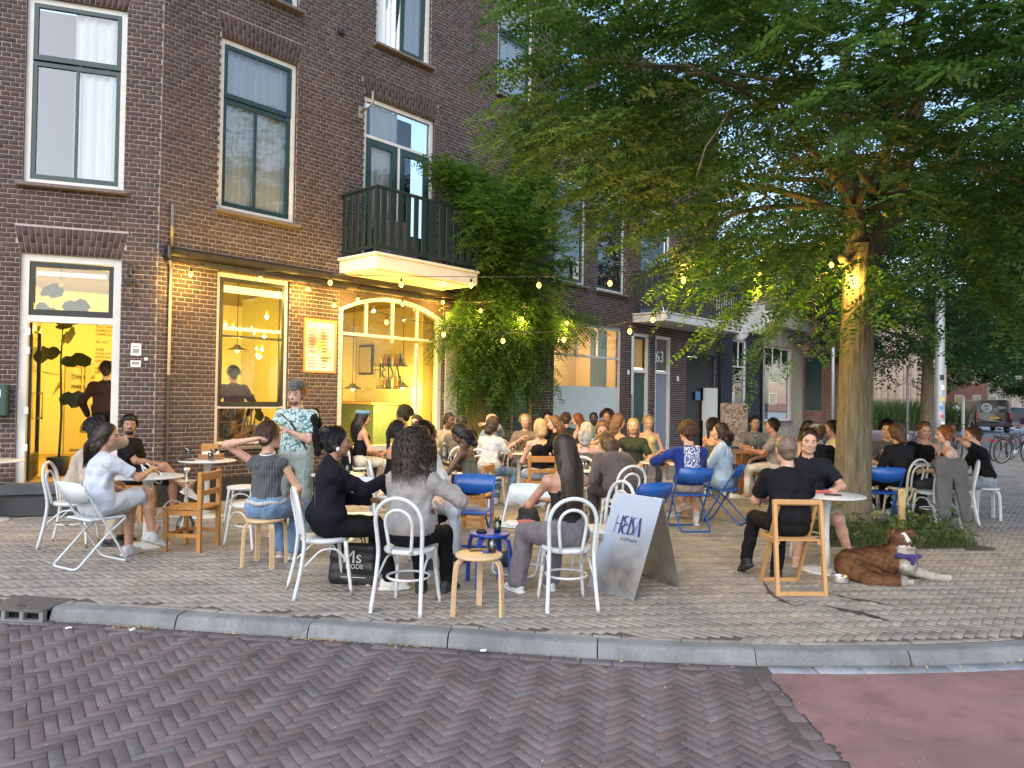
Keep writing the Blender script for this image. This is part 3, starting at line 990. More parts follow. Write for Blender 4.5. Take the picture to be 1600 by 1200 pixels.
MB().add([(.08, 0, .73), (.82, 0, .73), (.82, 0, 2.45), (.08, 0, 2.45)], [(0, 1, 2, 3)]).build('pane', M_glass, dl)
MB().tube([(.80, -.06, 1.2), (.80, -.06, 1.6)], .013).box((.8, -.035, 1.22), (.02, .06, .02)).box((.8, -.035, 1.58), (.02, .06, .02)).build('handle', M_pipe, dl)
for z in (2.42, 2.16, 1.35, .85):
    MB().box((-1.575, .045, z), (.05, .02, .10), bev=.006).build('hinge', M_paper, cd)
# letter box at the far left
lb = WL.part(MB().box((-1.90, -.09, 1.49), (.30, .17, .42), bev=.015), 'letter_box', plain('box_green', (.012, .06, .05), .4))
MB().box((-1.86, -.178, 1.58), (.10, .004, .10)).build('sticker', M_paper, lb)

# ---------------------------------------------------------------- cafe interior
ROOM = [w0(-2.7, 0, -.30), w0(0, 0, -.3) * .5 + w1(0, 0, -.3) * .5, w1(6.3, 0, -.30), w1(6.3, 0, -5.0), w0(-2.7, 0, -5.2)]
RP = [tuple((p - KP)[:2]) for p in ROOM]
m = MB()
nR = len(RP)
m.add([(x, y, .36) for x, y in RP], [tuple(range(nR))], 1)
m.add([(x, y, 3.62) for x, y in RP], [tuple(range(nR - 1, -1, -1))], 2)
for i in (2, 3, 4):
    a, b = RP[i], RP[(i + 1) % nR]
    m.add([(a[0], a[1], .36), (b[0], b[1], .36), (b[0], b[1], 3.62), (a[0], a[1], 3.62)], [(0, 1, 2, 3)], 0)
# inner faces of the street walls, left open behind door and windows
def inner(Wx, spans, u0, u1):
    cur = u0
    mm = MB()
    for a, b, zb, zt in spans:
        mm.add([(cur, .285, .36), (a, .285, .36), (a, .285, 3.62), (cur, .285, 3.62)], [(0, 1, 2, 3)])
        mm.add([(a, .285, zt), (b, .285, zt), (b, .285, 3.62), (a, .285, 3.62)], [(0, 1, 2, 3)])
        if zb > .4:
            mm.add([(a, .285, .36), (b, .285, .36), (b, .285, zb), (a, .285, zb)], [(0, 1, 2, 3)])
        cur = b
    mm.add([(cur, .285, .36), (u1, .285, .36), (u1, .285, 3.62), (cur, .285, 3.62)], [(0, 1, 2, 3)])
    Wx.part(mm, 'inner_wall', M_cream)
inner(WL, [(-1.66, -.48, .36, 3.46)], -2.7, -.08)
inner(WM, [(.9, 2.08, .82, 3.44), (3.1, 5.46, .66, 3.42)], .08, 6.3)
m.build('cafe_room', [M_cream, M_floor, plain('ceiling_shaded', (.30, .27, .20), .9, .05, 3, 0)], B)  # ceiling colour darkened to imitate the shade above the lamps
def inw(u, y, z):
    return tuple(w1(u, z, -y) - KP)
# back counter, shelves, pillar, cupboard
WM.part(MB().box((5.75, .85, 1.98), (.30, .30, 3.2)), 'pillar', M_cream)
WM.part(MB().box((3.35, 2.7, 1.98), (.10, 2.2, 3.2)), 'partition', plain('olive_wall', (.40, .37, .22), .8, .05, 3, 0))
ctr_ = WM.part(MB().box((5.75, 3.0, .90), (.9, 2.2, 1.06)), 'counter', plain('counter_teal', (.10, .16, .15), .6))
MB().box((5.72, 3.0, 1.45), (1.0, 2.3, .05)).build('counter_top', M_floor, ctr_)
cup = WM.part(MB().box((6.1, 4.3, 1.7), (.35, .8, 2.6)), 'tall_cupboard', plain('cupboard_cream', (.62, .53, .34), .6, .05))
MB().box((5.915, 4.3, 1.7), (.012, .02, 2.4)).build('door_gap', M_blackm, cup)
fr_ = WM.part(MB().box((6.25, 3.45, 2.45), (.05, .5, .7)), 'wall_picture', M_ink)
MB().box((6.22, 3.45, 2.45), (.02, .42, .6)).build('picture', plain('picture_tan', (.5, .42, .25), .6), fr_)
sh = WM.part(MB().box((6.17, 2.45, 2.25), (.22, .95, .035)), 'shelf', M_cream)
WM.part(MB().box((6.17, 2.45, 1.75), (.22, .95, .035)), 'shelf', M_cream)
M_bott = [plain('bottle_dark', (.02, .04, .02), .2, .1, 5, 0), plain('bottle_amber', (.35, .10, .02), .2, .1, 5, 0), plain('bottle_pale', (.6, .5, .3), .2, .1, 5, 0)]
bprof = [(.03, 0), (.035, .02), (.035, .17), (.014, .22), (.012, .29), (.0, .29)]
bms = [MB().lathe(bprof, 10).mesh('bottle', mm) for mm in M_bott]
for i in range(11):
    z = 2.27 if i < 6 else 1.77
    ob = link('bottle', bms[i % 3], None, tuple(w1(6.14, z, -(2.05 + .14 * (i % 6)))))
    tag(ob, ('%s bottle, %s from the left on the %s cafe shelf' % (('dark green', 'amber', 'pale')[i % 3], ('first', 'second', 'third', 'fourth', 'fifth', 'sixth')[i % 6], 'upper' if i < 6 else 'lower')), 'bottle', 'bottles on the cafe shelves')
M_spk = wood('speaker_veneer', (.25, .11, .04), (.33, .16, .06), .45, 8)
spk = WM.part(MB().box((1.27, .62, 1.16), (.36, .34, .60), bev=.008), 'loudspeaker', M_spk)
for z, r in ((1.31, .10), (1.03, .125)):
    MB().box((1.31, .448, z), (.25, .012, .25)).build('grille', M_blackm, spk)
    ob = MB().lathe([(r, 0), (r * .9, .012), (r * .55, .004), (r * .25, .0), (r * .2, .014), (0, .018)], 18).build('cone', plain('cone_grey', (.05, .05, .055), .4), spk, (1.31, .44, z), (R(90), 0, 0))
WM.part(MB().box((1.5, .62, .78), (1.2, .5, .16)).box((1.7, .7, 1.0), (.4, .3, .22)), 'window_bench', M_spk)
# pendant lamps, their own light in the bulb
M_shade = plain('pendant_shade', (.30, .26, .18), .35, .1, 6, 0, metal=.5)
M_warm = emit('warm_bulb_inside', (1, .66, .18), 5)
def pendant(u, y, z, label, watt=45):
    e = empty('pendant_lamp', tuple(w1(u, z, -y)))
    tag(e, label, 'lamp', 'pendant lamps in the cafe')
    MB().lathe([(.005, .10), (.05, .09), (.07, .05), (.19, .0), (.20, -.01), (.12, .015), (.03, .03)], 24).build('shade', M_shade, e)
    MB().tube([(0, 0, .1), (0, 0, 3.6 - z)], .006, 6).build('cord', M_blackm, e)
    MB().lathe([(.0, -.05), (.03, -.035), (.035, -.01), (.02, .02), (0, .025)], 12).build('bulb', M_warm, e)
    lo = bpy.data.lights.new('pendant_light', 'POINT')
    lo.energy = watt * .85
    lo.color = (1, .69, .11)
    lo.shadow_soft_size = .08
    link('pendant_light', lo, e, (0, 0, -.09))
pendant(2.0, 1.5, 2.38, 'wide shaded pendant lamp behind the sash window with the loudspeaker', 55)
pendant(4.1, 1.0, 1.75, 'flat dark pendant lamp hanging behind the left of the arched window', 90)
pendant(5.5, 1.2, 1.80, 'flat dark pendant lamp hanging behind the right of the arched window', 110)
pendant(.55, 2.6, 2.9, 'pendant lamp deep in the room behind the open cafe door', 190)
# writing on the back wall, a door with notes, big leafed plant
def text(s_, size, mat, parent=None, M=None, ext=.001, ax='LEFT', sx=1.0, name='lettering'):
    cu = bpy.data.curves.new(name, 'FONT')
    cu.body = s_
    cu.size = size
    cu.extrude = ext
    cu.align_x = ax
    cu.space_line = 1.05
    ob = bpy.data.objects.new(name, cu)
    COL.objects.link(ob)
    dg = bpy.context.evaluated_depsgraph_get()
    me = bpy.data.meshes.new_from_object(ob.evaluated_get(dg))
    bpy.data.objects.remove(ob)
    me.materials.clear()
    me.materials.append(mat)
    if sx != 1.0:
        me.transform(Matrix.Diagonal((sx, 1, 1, 1)))
    o2 = link(name, me, parent)
    if M is not None:
        o2.matrix_local = M
    return o2
def face_m(o, x, n):                  # text frame: origin o, x axis, facing n
    x = Vector(x).normalized()
    n = Vector(n).normalized()
    y = n.cross(x)
    return Matrix(((x[0], y[0], n[0], o[0]), (x[1], y[1], n[1], o[1]), (x[2], y[2], n[2], o[2]), (0, 0, 0, 1)))
def on_back(px, py, dep):             # point in the room along the sight line through the door
    p = DP(px, py, dep)
    return p
bw = ROOM[4]
wallR = np.array(ROOM[3]) - np.array(ROOM[4])
wallR /= np.linalg.norm(wallR)
nb = np.array([wallR[1], -wallR[0], 0])
def backpt(px, py, off=.02):
    d = ray(px, py)
    t_ = ((bw + nb * off - CAM) @ nb) / (d @ nb)
    return CAM + d * t_
p = backpt(150, 512)
for k_, s_ in enumerate(('FLAT WHITE', 'CAPPUCCINO', 'CAFFE LATTE', '', 'XL +0.5', '', 'THEE', 'CHAI LATTE', 'MATCHA LATTE', 'DIRTY CHAI LATTE', '', 'MELK / HAVER', 'ESPRESSO / TONIC')):
    if s_:
        text(s_, .068, M_ink, B, face_m(p - KP - np.array([0, 0, .078 * k_]), wallR, nb), name='menu_lettering')
a = backpt(104, 566)
b = backpt(140, 566)
c = backpt(104, 720)
dm = MB()
Lw = np.linalg.norm(b - a)
zt, zb = a[2], .36
ddm = face_m((a + nb * .04 - KP) * np.array([1, 1, 0]), wallR, (0, 0, 1))
for c_, sz in (((.03, 0, (zt + zb) / 2), (.10, .05, zt - zb)), ((Lw - .03, 0, (zt + zb) / 2), (.10, .05, zt - zb)), ((Lw / 2, 0, zt - .04), (Lw - .15, .05, .08)), ((Lw / 2, 0, .9), (Lw - .15, .05, .9)), ((Lw * .68, 0, (zt + 1.35) / 2), (.03, .045, zt - 1.43))):
    dm.box(c_, sz)
for k in range(3):
    dm.box((Lw / 2, 0, 1.35 + (zt - 1.4) * (k + 1) / 4), (Lw - .15, .04, .025))
idr = dm.build('inner_door', plain('door_cream', (.55, .47, .28), .6, .05), B)
idr.matrix_local = ddm
for k, s_ in enumerate(('Cocktail', 'menu', 'ijskoffie', 'Limonade')):
    text(s_, .13, M_ink, B, face_m(backpt(110, 592 + 15 * k, .08) - KP, wallR + np.array([0, 0, .02]), nb), name='note_lettering')
M_leafd = plain('fig_leaf', (.012, .03, .012), .4, .3, 6, .1)
def big_leaf(mb, base, tip, w, nrm):
    base, tip, nrm = (np.array(x, float) for x in (base, tip, nrm))
    d = tip - base
    sv = np.cross(d, nrm)
    sv /= np.linalg.norm(sv)
    nrm = nrm / np.linalg.norm(nrm)
    prof = [(0, .04), (.12, .55), (.3, .78), (.45, .62), (.65, 1.0), (.85, .8), (1, .08)]
    L_, Rr, Mi = [], [], []
    for f_, k in prof:
        c_ = base + d * f_ - nrm * .12 * np.linalg.norm(d) * f_ * f_
        L_.append(c_ + sv * w * k * .5 + nrm * .02)
        Rr.append(c_ - sv * w * k * .5 + nrm * .02)
        Mi.append(c_)
    V = L_ + Mi + Rr
    n_ = len(prof)
    Fc = [(i, i + 1, n_ + i + 1, n_ + i) for i in range(n_ - 1)] + [(n_ + i, n_ + i + 1, 2 * n_ + i + 1, 2 * n_ + i) for i in range(n_ - 1)]
    mb.add(V, Fc, 0, True)
fig = empty('fig_plant', tuple(w0(-1.42, .36, -1.1)))
tag(fig, 'tall fiddle leaf plant in silhouette inside the open cafe door', 'plant')
MB().tube([(0, 0, 0), (.03, 0, .9), (-.02, .03, 1.7), (.04, 0, 2.6)], [.02, .018, .014, .008], 8).build('stem', M_leafd, fig)
MB().lathe([(.12, 0), (.16, .28), (.15, .28), (.14, .24), (0, .24)], 16).build('pot', M_plinth, fig)
for i in range(11):
    z = 1.15 + 1.7 * (i / 10)
    a_ = i * 2.4
    mb = MB()
    r_ = .34 + .12 * random.random()
    big_leaf(mb, (0, 0, z), (r_ * math.cos(a_), r_ * math.sin(a_), z + random.uniform(-.2, .25)), .30, (random.uniform(-.4, .4), -1.2, .6))
    mb.build('leaf', M_leafd, fig)
vase = empty('house_plant', tuple(w1(1.75, .86, -.55)))
tag(vase, 'leafy plant with arching stems behind the cafe sash window', 'plant')
for i, (dx, dz, lx) in enumerate(((-.35, .45, -.3), (.1, .75, .2), (.25, .5, .3), (-.1, .35, -.2), (.2, .3, .25))):
    dd = D1 * dx
    MB().tube([(0, 0, 0), tuple(dd * .5 + np.array([0, 0, dz])), tuple(dd * 1.1 + np.array([0, 0, dz * .75]))], [.012, .01, .006], 6).build('stem', M_leafd, vase)
    mb = MB()
    e_ = dd * 1.05 + np.array([0, 0, dz * .78])
    big_leaf(mb, e_, e_ + D1 * lx * .5 + np.array([0, 0, -.28]), .16, N1)
    mb.build('leaf', M_leafd, vase)
# cafe name on the arched window
M_logo = plain('logo_dark', (.03, .06, .05), .4, .05, 5, 0)
M_blue = plain('logo_blue', (.012, .035, .20), .4, .05, 5, 0)
def logo(Hh, mat, name, parent, M):
    """HEISA in thin and thick strokes"""
    mb = MB()
    st, th = Hh * .045, Hh * .15
    def q(a, b, c_, d_):
        mb.add([(*a, 0), (*b, 0), (*c_, 0), (*d_, 0)], [(0, 1, 2, 3)])
    def vbar(x, w, z0=0., z1=1.):
        q((x, z0 * Hh), (x + w, z0 * Hh), (x + w, z1 * Hh), (x, z1 * Hh))
    def curve(pts, ws):
        P = smooth_curve(np.array(pts) * Hh, 24, 3)
        T = np.gradient(P, axis=0)
        T /= np.linalg.norm(T, axis=1)[:, None]
        Nn = np.stack([-T[:, 1], T[:, 0]], 1)
        w_ = np.interp(np.linspace(0, 1, 24), np.linspace(0, 1, len(ws)), ws)[:, None] * Hh * .5
        A_, B_ = P + Nn * w_, P - Nn * w_
        for i in range(23):
            q(B_[i], B_[i + 1], A_[i + 1], A_[i])
    vbar(0, st)
    vbar(.42 * Hh, th * .8)
    q((0, .5 * Hh), (.42 * Hh, .5 * Hh), (.42 * Hh, .545 * Hh), (0, .545 * Hh))
    x = .62
    curve([(x + .42, .95), (x + .2, 1.0), (x + .02, .88), (x + .05, .72), (x + .3, .62), (x + .42, .56)], [.03, .05, .13, .13, .06, .02])
    curve([(x + .42, .50), (x + .2, .52), (x + .02, .40), (x + .05, .2), (x + .22, .02), (x + .45, .06)], [.02, .05, .13, .13, .06, .03])
    curve([(x + .08, .60), (x + .25, .52), (x + .45, .54)], [.03, .07, .03])
    vbar(1.17 * Hh, th * .8)
    x = 1.36
    curve([(x + .32, .96), (x + .12, 1.0), (x + .0, .82), (x + .12, .6), (x + .30, .38), (x + .26, .08), (x + .05, .0), (x - .06, .08)], [.03, .05, .12, .13, .13, .11, .05, .03])
    x = 1.76
    curve([(x, 0), (x + .22, 1.0)], [.04, .05])
    curve([(x + .22, 1.0), (x + .47, 0)], [.13, .15])
    me = mb.mesh(name, mat)
    o2 = link(name, me, parent)
    o2.matrix_local = M
    return o2
logo(.27, M_logo, 'window_logo', aw, Matrix.Translation((3.92, .09, 1.95)) @ Matrix.Rotation(R(90), 4, 'X') @ Matrix.Diagonal((.95, 1, 1, 1)))
text('KOFFIEBAR', .10, M_logo, aw, Matrix.Translation((3.96, .09, 1.74)) @ Matrix.Rotation(R(90), 4, 'X'), name='window_lettering')
# poster in a wooden frame
t = NT('poster_print')
c_ = t.n('TexCoord')
def blob(cx, cz, r0, r1):
    s_ = t.n('VectorMath', operation='DISTANCE')
    t.l(c_.outputs['Object'], s_.inputs[0])
    s_.inputs[1].default_value = (cx, 0, cz)
    return t.ramp(s_.outputs['Value'], [(r0, 1.), (r1, 0.)])
g = t.mix(blob(-.12, .08, .05, .20), (.74, .70, .62), (.75, .16, .14))
g = t.mix(blob(.06, .16, .02, .14), g, (.78, .22, .16))
g = t.mix(blob(.02, .0, .03, .15), g, (.78, .45, .12))
g = t.mix(blob(.12, -.16, .115, .12), g, (.40, .42, .25))
t.col(g)
t.set(roughness=.5)
pf = empty('framed_menu_poster', tuple(w1(2.675, 2.44, .03)), RZ1)
tag(pf, 'wooden framed drinks menu poster with red and green blobs on the brick wall', 'poster')
fm = MB()
for cx_, cz_, sx_, sz_ in ((-.30, 0, .035, .90), (.30, 0, .035, .90), (0, .4325, .565, .035), (0, -.4325, .565, .035)):
    fm.box((cx_, 0, cz_), (sx_, .035, sz_))
fm.build('frame', wood('poster_frame', (.50, .22, .06), (.58, .28, .09), .45, 8), pf)
MB().box((0, .006, 0), (.57, .008, .84)).build('print', MATS['poster_print'], pf)
pt = lambda x, z: Matrix.Translation((x, -.001, z)) @ Matrix.Rotation(R(90), 4, 'X')
for s_, sz_, x, z in (('OP TAP', .038, -.25, .35), ('COCKTAILS', .038, -.25, .235), ('ALCOHOLVRIJ', .036, -.25, -.13)):
    text(s_, sz_, M_ink, pf, pt(x, z), name='heading')
ln = MB()
for col_ in (-.24, .02):
    for r_ in range(13):
        z = .29 - r_ * .053
        if abs(z - .245) < .03 and col_ < 0 or abs(z + .12) < .03:
            continue
        w_ = .11 + .09 * random.random()
        ln.box((col_ + w_ / 2, -.0005, z), (w_, .003, .007)).box((col_ + w_ * .4, -.0005, z - .016), (w_ * .8, .003, .004))
        ln.box((col_ + .225, -.0005, z), (.02, .003, .007))
tag(ln.build('small_print', M_ink, pf), kind='stuff')

# ---------------------------------------------------------------- house number 63
B2 = empty('terraced_house', tuple(w1(8.86, 0)))
tag(B2, 'dark brick terraced house with number 63 over its grey door', 'house')
W2 = Wall(B2, KP, RZ1)
ops2 = [op(8.98, 10.2, 4.36, 6.95), op(10.68, 11.94, 4.34, 6.95), op(12.72, 14.3, 3.9, 6.9), op(9.02, 11.86, .45, 3.46, 0, 0), op(12.4, 13.22, .12, 3.42, 0, 0), op(13.54, 14.42, .12, 3.42, 0, 0),
        op(15.3, 17.12, 0, 2.94, 0, 0), op(9.0, 10.2, 8.0, 10.2), op(10.7, 11.9, 8.0, 10.2)]
W2.wall('street_wall', 8.856, 17.2, 0, 11, ops2)
MB().box((0, 0, 0), (.01, .01, .01)).build('gutter', M_blackm, B2)
M_glassd = glass('dark_window_glass', (.8, .85, .87), .12, ior=1.6, wav=.05)
W2.window('window', 8.98, 10.2, 4.36, 6.95, [6.2], {}, M_green, gl=M_glassd)
W2.window('window', 10.68, 11.94, 4.34, 6.95, [6.2], {}, M_green, curtain=[(10.75, 11.85, M_cp)], gl=M_glassd)
W2.window('window', 9.0, 10.2, 8.0, 10.2, [9.4], {}, M_green, gl=M_glassd)
W2.window('window', 10.7, 11.9, 8.0, 10.2, [9.4], {}, M_green, gl=M_glassd)
bdw = W2.window('balcony_window', 12.72, 14.3, 3.9, 6.9, [], {}, None, gl=M_glassd, sill=False, curtain=[(12.8, 14.2, M_cw)])
wsx = W2.part(MB().box((9.85, .03, 4.72), (.22, .01, .44)), 'window_poster', M_paper)
MB().box((9.85, .02, 4.85), (.16, .006, .05)).box((9.82, .02, 4.72), (.07, .006, .12)).box((9.88, .02, 4.62), (.09, .006, .10)).build('print', M_ink, wsx)
s63 = W2.window('shop_window', 9.02, 11.86, .45, 3.46, [2.66], {1: [9.95, 10.85]}, None, gl=M_glass3, back=False, sill=True)
M_orange = plain('orange_wall', (.60, .46, .26), .8, .06, 2, 0)
W2.part(MB().box((10.4, 1.6, 2.0), (3.4, .02, 3.4)).box((8.92, .9, 2.0), (.02, 1.5, 3.4)).box((12.0, .9, 2.0), (.02, 1.5, 3.4)).box((10.4, .9, 3.56), (3.4, 1.5, .02)).box((10.4, .9, .4), (3.4, 1.5, .02)), 'front_room', M_orange)
t = NT('frosted_film')
t.col((.55, .62, .64))
t.set(roughness=.5)
W2.part(MB().box((10.44, .085, 1.22), (2.66, .012, 1.40)), 'frosted_film', MATS['frosted_film'])
V, n = [], 30
for i in range(n + 1):
    x = 10.95 + .75 * i / n
    V += [(x, .35 + .03 * math.sin(i * 1.3), .5), (x, .35 + .03 * math.sin(i * 1.3 + .4), 3.4)]
cu = link('curtain', np_mesh('curtain', V, [(2 * i, 2 * i + 2, 2 * i + 3, 2 * i + 1) for i in range(n)], plain('curtain_sage', (.42, .45, .38), .9), smooth=True), s63)
lo = bpy.data.lights.new('front_room_light', 'POINT')
lo.energy = 42
lo.color = (1, .70, .32)
lo.shadow_soft_size = .15
lamp63 = empty('ceiling_lamp', tuple(w1(10.2, 3.1, -.9)))
tag(lamp63, 'ceiling lamp lighting the orange front room of the terraced house', 'lamp')
MB().lathe([(0, -.08), (.10, -.05), (.13, 0), (.10, .05), (0, .08)], 16).build('globe', M_warm, lamp63)
link('front_room_light', lo, lamp63, (0, 0, -.2))
def door(Wx, name, u0, u1, z1, ztr, mat, leaf=True):
    fr_ = Wx.part(MB().box((u0 + .05, .09, z1 / 2 + .06), (.10, .12, z1 - .12)).box((u1 - .05, .09, z1 / 2 + .06), (.10, .12, z1 - .12)).box(((u0 + u1) / 2, .09, z1 - .05), (u1 - u0 - .2, .12, .10)).box(((u0 + u1) / 2, .09, ztr), (u1 - u0 - .2, .11, .08)), name, M_white)
    dlf = MB().box(((u0 + u1) / 2, .115, (ztr + .1) / 2), (u1 - u0 - .2, .05, ztr - .14)).build('door', mat, fr_)
    MB().box((u0 + .22, .085, 1.1), (.14, .02, .035)).build('letter_slot', M_pipe, dlf)
    MB().tube([(u1 - .2, .09, 1.12), (u1 - .2, .04, 1.12), (u1 - .28, .04, 1.12)], .012).build('handle', M_pipe, dlf)
    return fr_
d1_ = door(W2, 'front_door_frame', 12.4, 13.22, 3.42, 2.38, M_green)
MB().box((12.81, .12, 2.9), (.60, .01, .84)).build('transom_pane', plain('amber_glass', (.6, .33, .08), .3), d1_).data.materials[0]
MB().box((12.54, .1, 2.9), (.05, .04, .84)).box((13.08, .1, 2.9), (.05, .04, .84)).box((12.81, .1, 3.29), (.49, .04, .05)).build('transom_sash', M_blackm, d1_)
d2_ = door(W2, 'front_door_frame', 13.54, 14.42, 3.42, 2.38, plain('grey_blue_paint', (.20, .23, .28), .5))
MB().box((13.98, .12, 2.88), (.68, .02, .88)).build('transom_panel', plain('brown_panel', (.10, .08, .07), .4), d2_)
text('63', .46, M_paper, d2_, Matrix.Translation((13.72, .1, 2.68)) @ Matrix.Rotation(R(90), 4, 'X'), name='house_number', ext=.004)
W2.part(MB().tube([(12.28, -.05, .2), (12.28, -.05, 3.3)], .03), 'drain_pipe', M_white)
W2.part(MB().box((12.16, -.02, 2.33), (.09, .012, .12)), 'number_plate', M_paper)
W2.part(MB().box((14.78, -.02, 2.24), (.11, .012, .14)), 'number_plate', M_paper)
b2 = W2.part(MB().box((14.55, -.51, 3.76), (4.40, 1.02, .20), bev=.01).box((14.55, -.52, 3.88), (4.46, 1.06, .045), bev=.01), 'balcony', M_white)
M_grail = plain('grey_rail', (.035, .038, .042), .5)
MB().box((14.55, -.98, 4.95), (4.36, .06, .06)).box((14.55, -.98, 4.05), (4.3, .05, .05)).box((12.38, -.49, 4.95), (.06, .94, .06)).box((12.38, -.49, 4.05), (.05, .9, .05)).box((12.38, -.98, 4.45), (.08, .08, 1.0)).box((16.72, -.98, 4.45), (.08, .08, 1.0)).build('railing', M_grail, b2)
bm1 = MB().box((0, 0, 0), (.06, .025, .9)).mesh('baluster', M_grail)
for i in range(27):
    link('baluster', bm1, b2, (12.5 + i * .157, -.98, 4.5))
bm2 = MB().box((0, 0, 0), (.14, .022, .9)).mesh('baluster', M_grail)
for i in range(5):
    link('baluster', bm2, b2, (12.38, -.12 - i * .18, 4.5), (0, 0, R(90)))
W2.part(MB().box((16.21, .07, 1.45), (1.76, .05, 2.9)), 'garage_door', M_blackm)
W2.part(MB().box((16.21, -.02, 2.98), (1.9, .04, .10)), 'lintel', M_plinth)
W2.part(MB().box((16.55, -.02, 1.3), (.46, .05, .60)).box((16.75, -.06, 1.0), (.8, .08, 2.0)), 'white_panel', M_white)
W2.part(MB().box((16.0, -.02, 1.75), (.30, .02, .26)), 'blue_sign', plain('sign_blue', (.05, .16, .35), .4))
sdx = empty('satellite_dish', tuple(w1(16.7, 3.65, 1.1)))
tag(sdx, 'small grey satellite dish at the end of the far balcony', 'dish')
ob = MB().lathe([(0, .0), (.15, .02), (.28, .08), (.29, .09), (.15, .035), (0, .015)], 20).build('dish', plain('dish_grey', (.4, .42, .45), .5), sdx, None, (R(75), 0, R(-50)))
MB().tube([(0, 0, 0), (.1, -.28, -.05)], .012).build('arm', M_pipe, sdx)

# ---------------------------------------------------------------- navy house, beige house, red brick house farther along
B3 = empty('navy_house', tuple(w1(17.2, 0)))
tag(B3, 'low navy painted brick house with white parapet and drain pipe', 'house')
W3 = Wall(B3, KP, RZ1)
W3.wall('street_wall', 17.22, 20.72, 0, 3.95, [op(18.4, 19.5, 1.3, 3.66, 0, 0)], mort=M_navym, brick=M_navy)
W3.part(MB().box((18.97, .05, 4.5), (3.5, .3, 1.1)), 'parapet', M_white)
W3.part(MB().box((18.97, -.03, 5.07), (3.56, .2, .08)), 'coping', plain('grey_tin', (.25, .26, .28), .5))
W3.window('window', 18.4, 19.5, 1.3, 3.66, [2.75], {1: [18.95]}, None, gl=M_glassd)
W3.part(MB().tube([(17.4, -.06, .1), (17.4, -.06, 3.9), (17.5, -.1, 4.0)], .05), 'drain_pipe', M_blackm)
W3.part(MB().tube([(20.62, -.05, .1), (20.62, -.05, 4.6)], .05), 'drain_pipe', M_blackm)
B4 = empty('beige_house', tuple(w1(20.74, 0)))
tag(B4, 'beige brick house with white framed window beyond the navy house', 'house')
W4 = Wall(B4, KP, RZ1)
W4.wall('street_wall', 20.76, 24.6, 0, 4.3, [op(21.0, 23.4, .9, 3.6, 0, 0)], brick=M_bbrick)
W4.window('window', 21.0, 23.4, .9, 3.6, [2.6], {1: [21.8, 22.6]}, None, gl=M_glassd)
W4.part(MB().box((22.7, .0, 4.55), (3.9, .5, .5)), 'fascia', M_white)
t = NT('roof_tile')
v = t.coord('Object', (1, 1, 1))
wv = t.n('TexWave')
wv.inputs['Scale'].default_value = 4
t.l(v, wv.inputs['Vector'])
t.col(t.ramp(wv.outputs['Fac'], [(.2, (.08, .06, .05)), (.7, (.2, .16, .14))]))
t.set(roughness=.8)
rf = W4.part(MB().add([(20.7, -.2, 4.85), (24.8, -.2, 4.85), (24.8, 3.2, 8.0), (20.7, 3.2, 8.0)], [(0, 1, 2, 3)]), 'roof', MATS['roof_tile'])
B5 = empty('red_brick_house', (12.6, 33, 0))
tag(B5, 'red brick house with dark green shutters behind the tree trunk', 'house')
W5_ = Wall(B5, (12.6, 33, 0), 0.0)
W5_.wall('front_wall', 0, 3.2, 0, 6.2, [op(.55, 1.3, 1.2, 3.6, 0, 0)], brick=M_rbrick, course=.08, bl=.25)
W5_.part(MB().box((.92, .05, 2.4), (.74, .06, 2.38)), 'shutter', M_green)
W5_.part(MB().add([(-.3, -.4, 6.1), (3.5, -.4, 6.1), (3.5, 3.5, 9.5), (-.3, 3.5, 9.5)], [(0, 1, 2, 3)]), 'roof', MATS['roof_tile'])
B6 = empty('slatted_house', (26.0, 60, 0))
tag(B6, 'far pale house with upright timber cladding behind tall grasses', 'house')
W6_ = Wall(B6, (26.0, 60, 0), 0.0)
mm = MB().box((4, .3, 4), (11, .3, 8))
wl6 = W6_.part(mm, 'wall', plain('pink_render', (.42, .33, .29), .9))
slat = MB().box((0, 0, 0), (.28, .1, 7.6)).mesh('cladding_board', wood('cladding', (.30, .22, .15), (.38, .29, .2), .8, 3))
for i in range(18):
    link('cladding_board', slat, wl6, (-1.1 + i * .6, .1, 4))
for i in range(4):
    MB().box((.2 + i * 2.4, .12, 2.0), (.7, .08, 2.4)).build('window', M_glassd, wl6)
# the row of houses at the far end of the street
for i, (x, y, w_, h_, mat) in enumerate(((50, 96, 12, 9, M_rbrick), (62, 97, 11, 10, M_bbrick), (32, 110, 14, 9, M_rbrick))):
    lab = ('far red brick house at the end of the street beyond the van', 'far pale brick house at the right end of the street', 'far red brick house behind the trees left of the van')[i]
    e = empty('far_house', (x, y, 0))
    tag(e, lab, 'house')
    MB().box((w_ / 2, 4, h_ / 2), (w_, 8, h_)).build('wall', mat, e)
    MB().add([(-.3, -.4, h_), (w_ + .3, -.4, h_), (w_ + .3, 4, h_ + 3), (-.3, 4, h_ + 3), (w_ + .3, 8.4, h_), (-.3, 8.4, h_)], [(0, 1, 2, 3), (3, 2, 4, 5), (0, 3, 5), (1, 4, 2)]).build('roof', MATS['roof_tile'], e)
    for a in range(5):
        for b in range(2):
            f_ = MB().box((1.4 + a * (w_ - 2.8) / 4, -.02, 1.9 + b * 3.2), (1.1, .06, 1.7)).build('window', M_white, e)
            MB().box((1.4 + a * (w_ - 2.8) / 4, -.06, 1.9 + b * 3.2), (.9, .02, 1.5)).build('pane', M_glassd, f_)
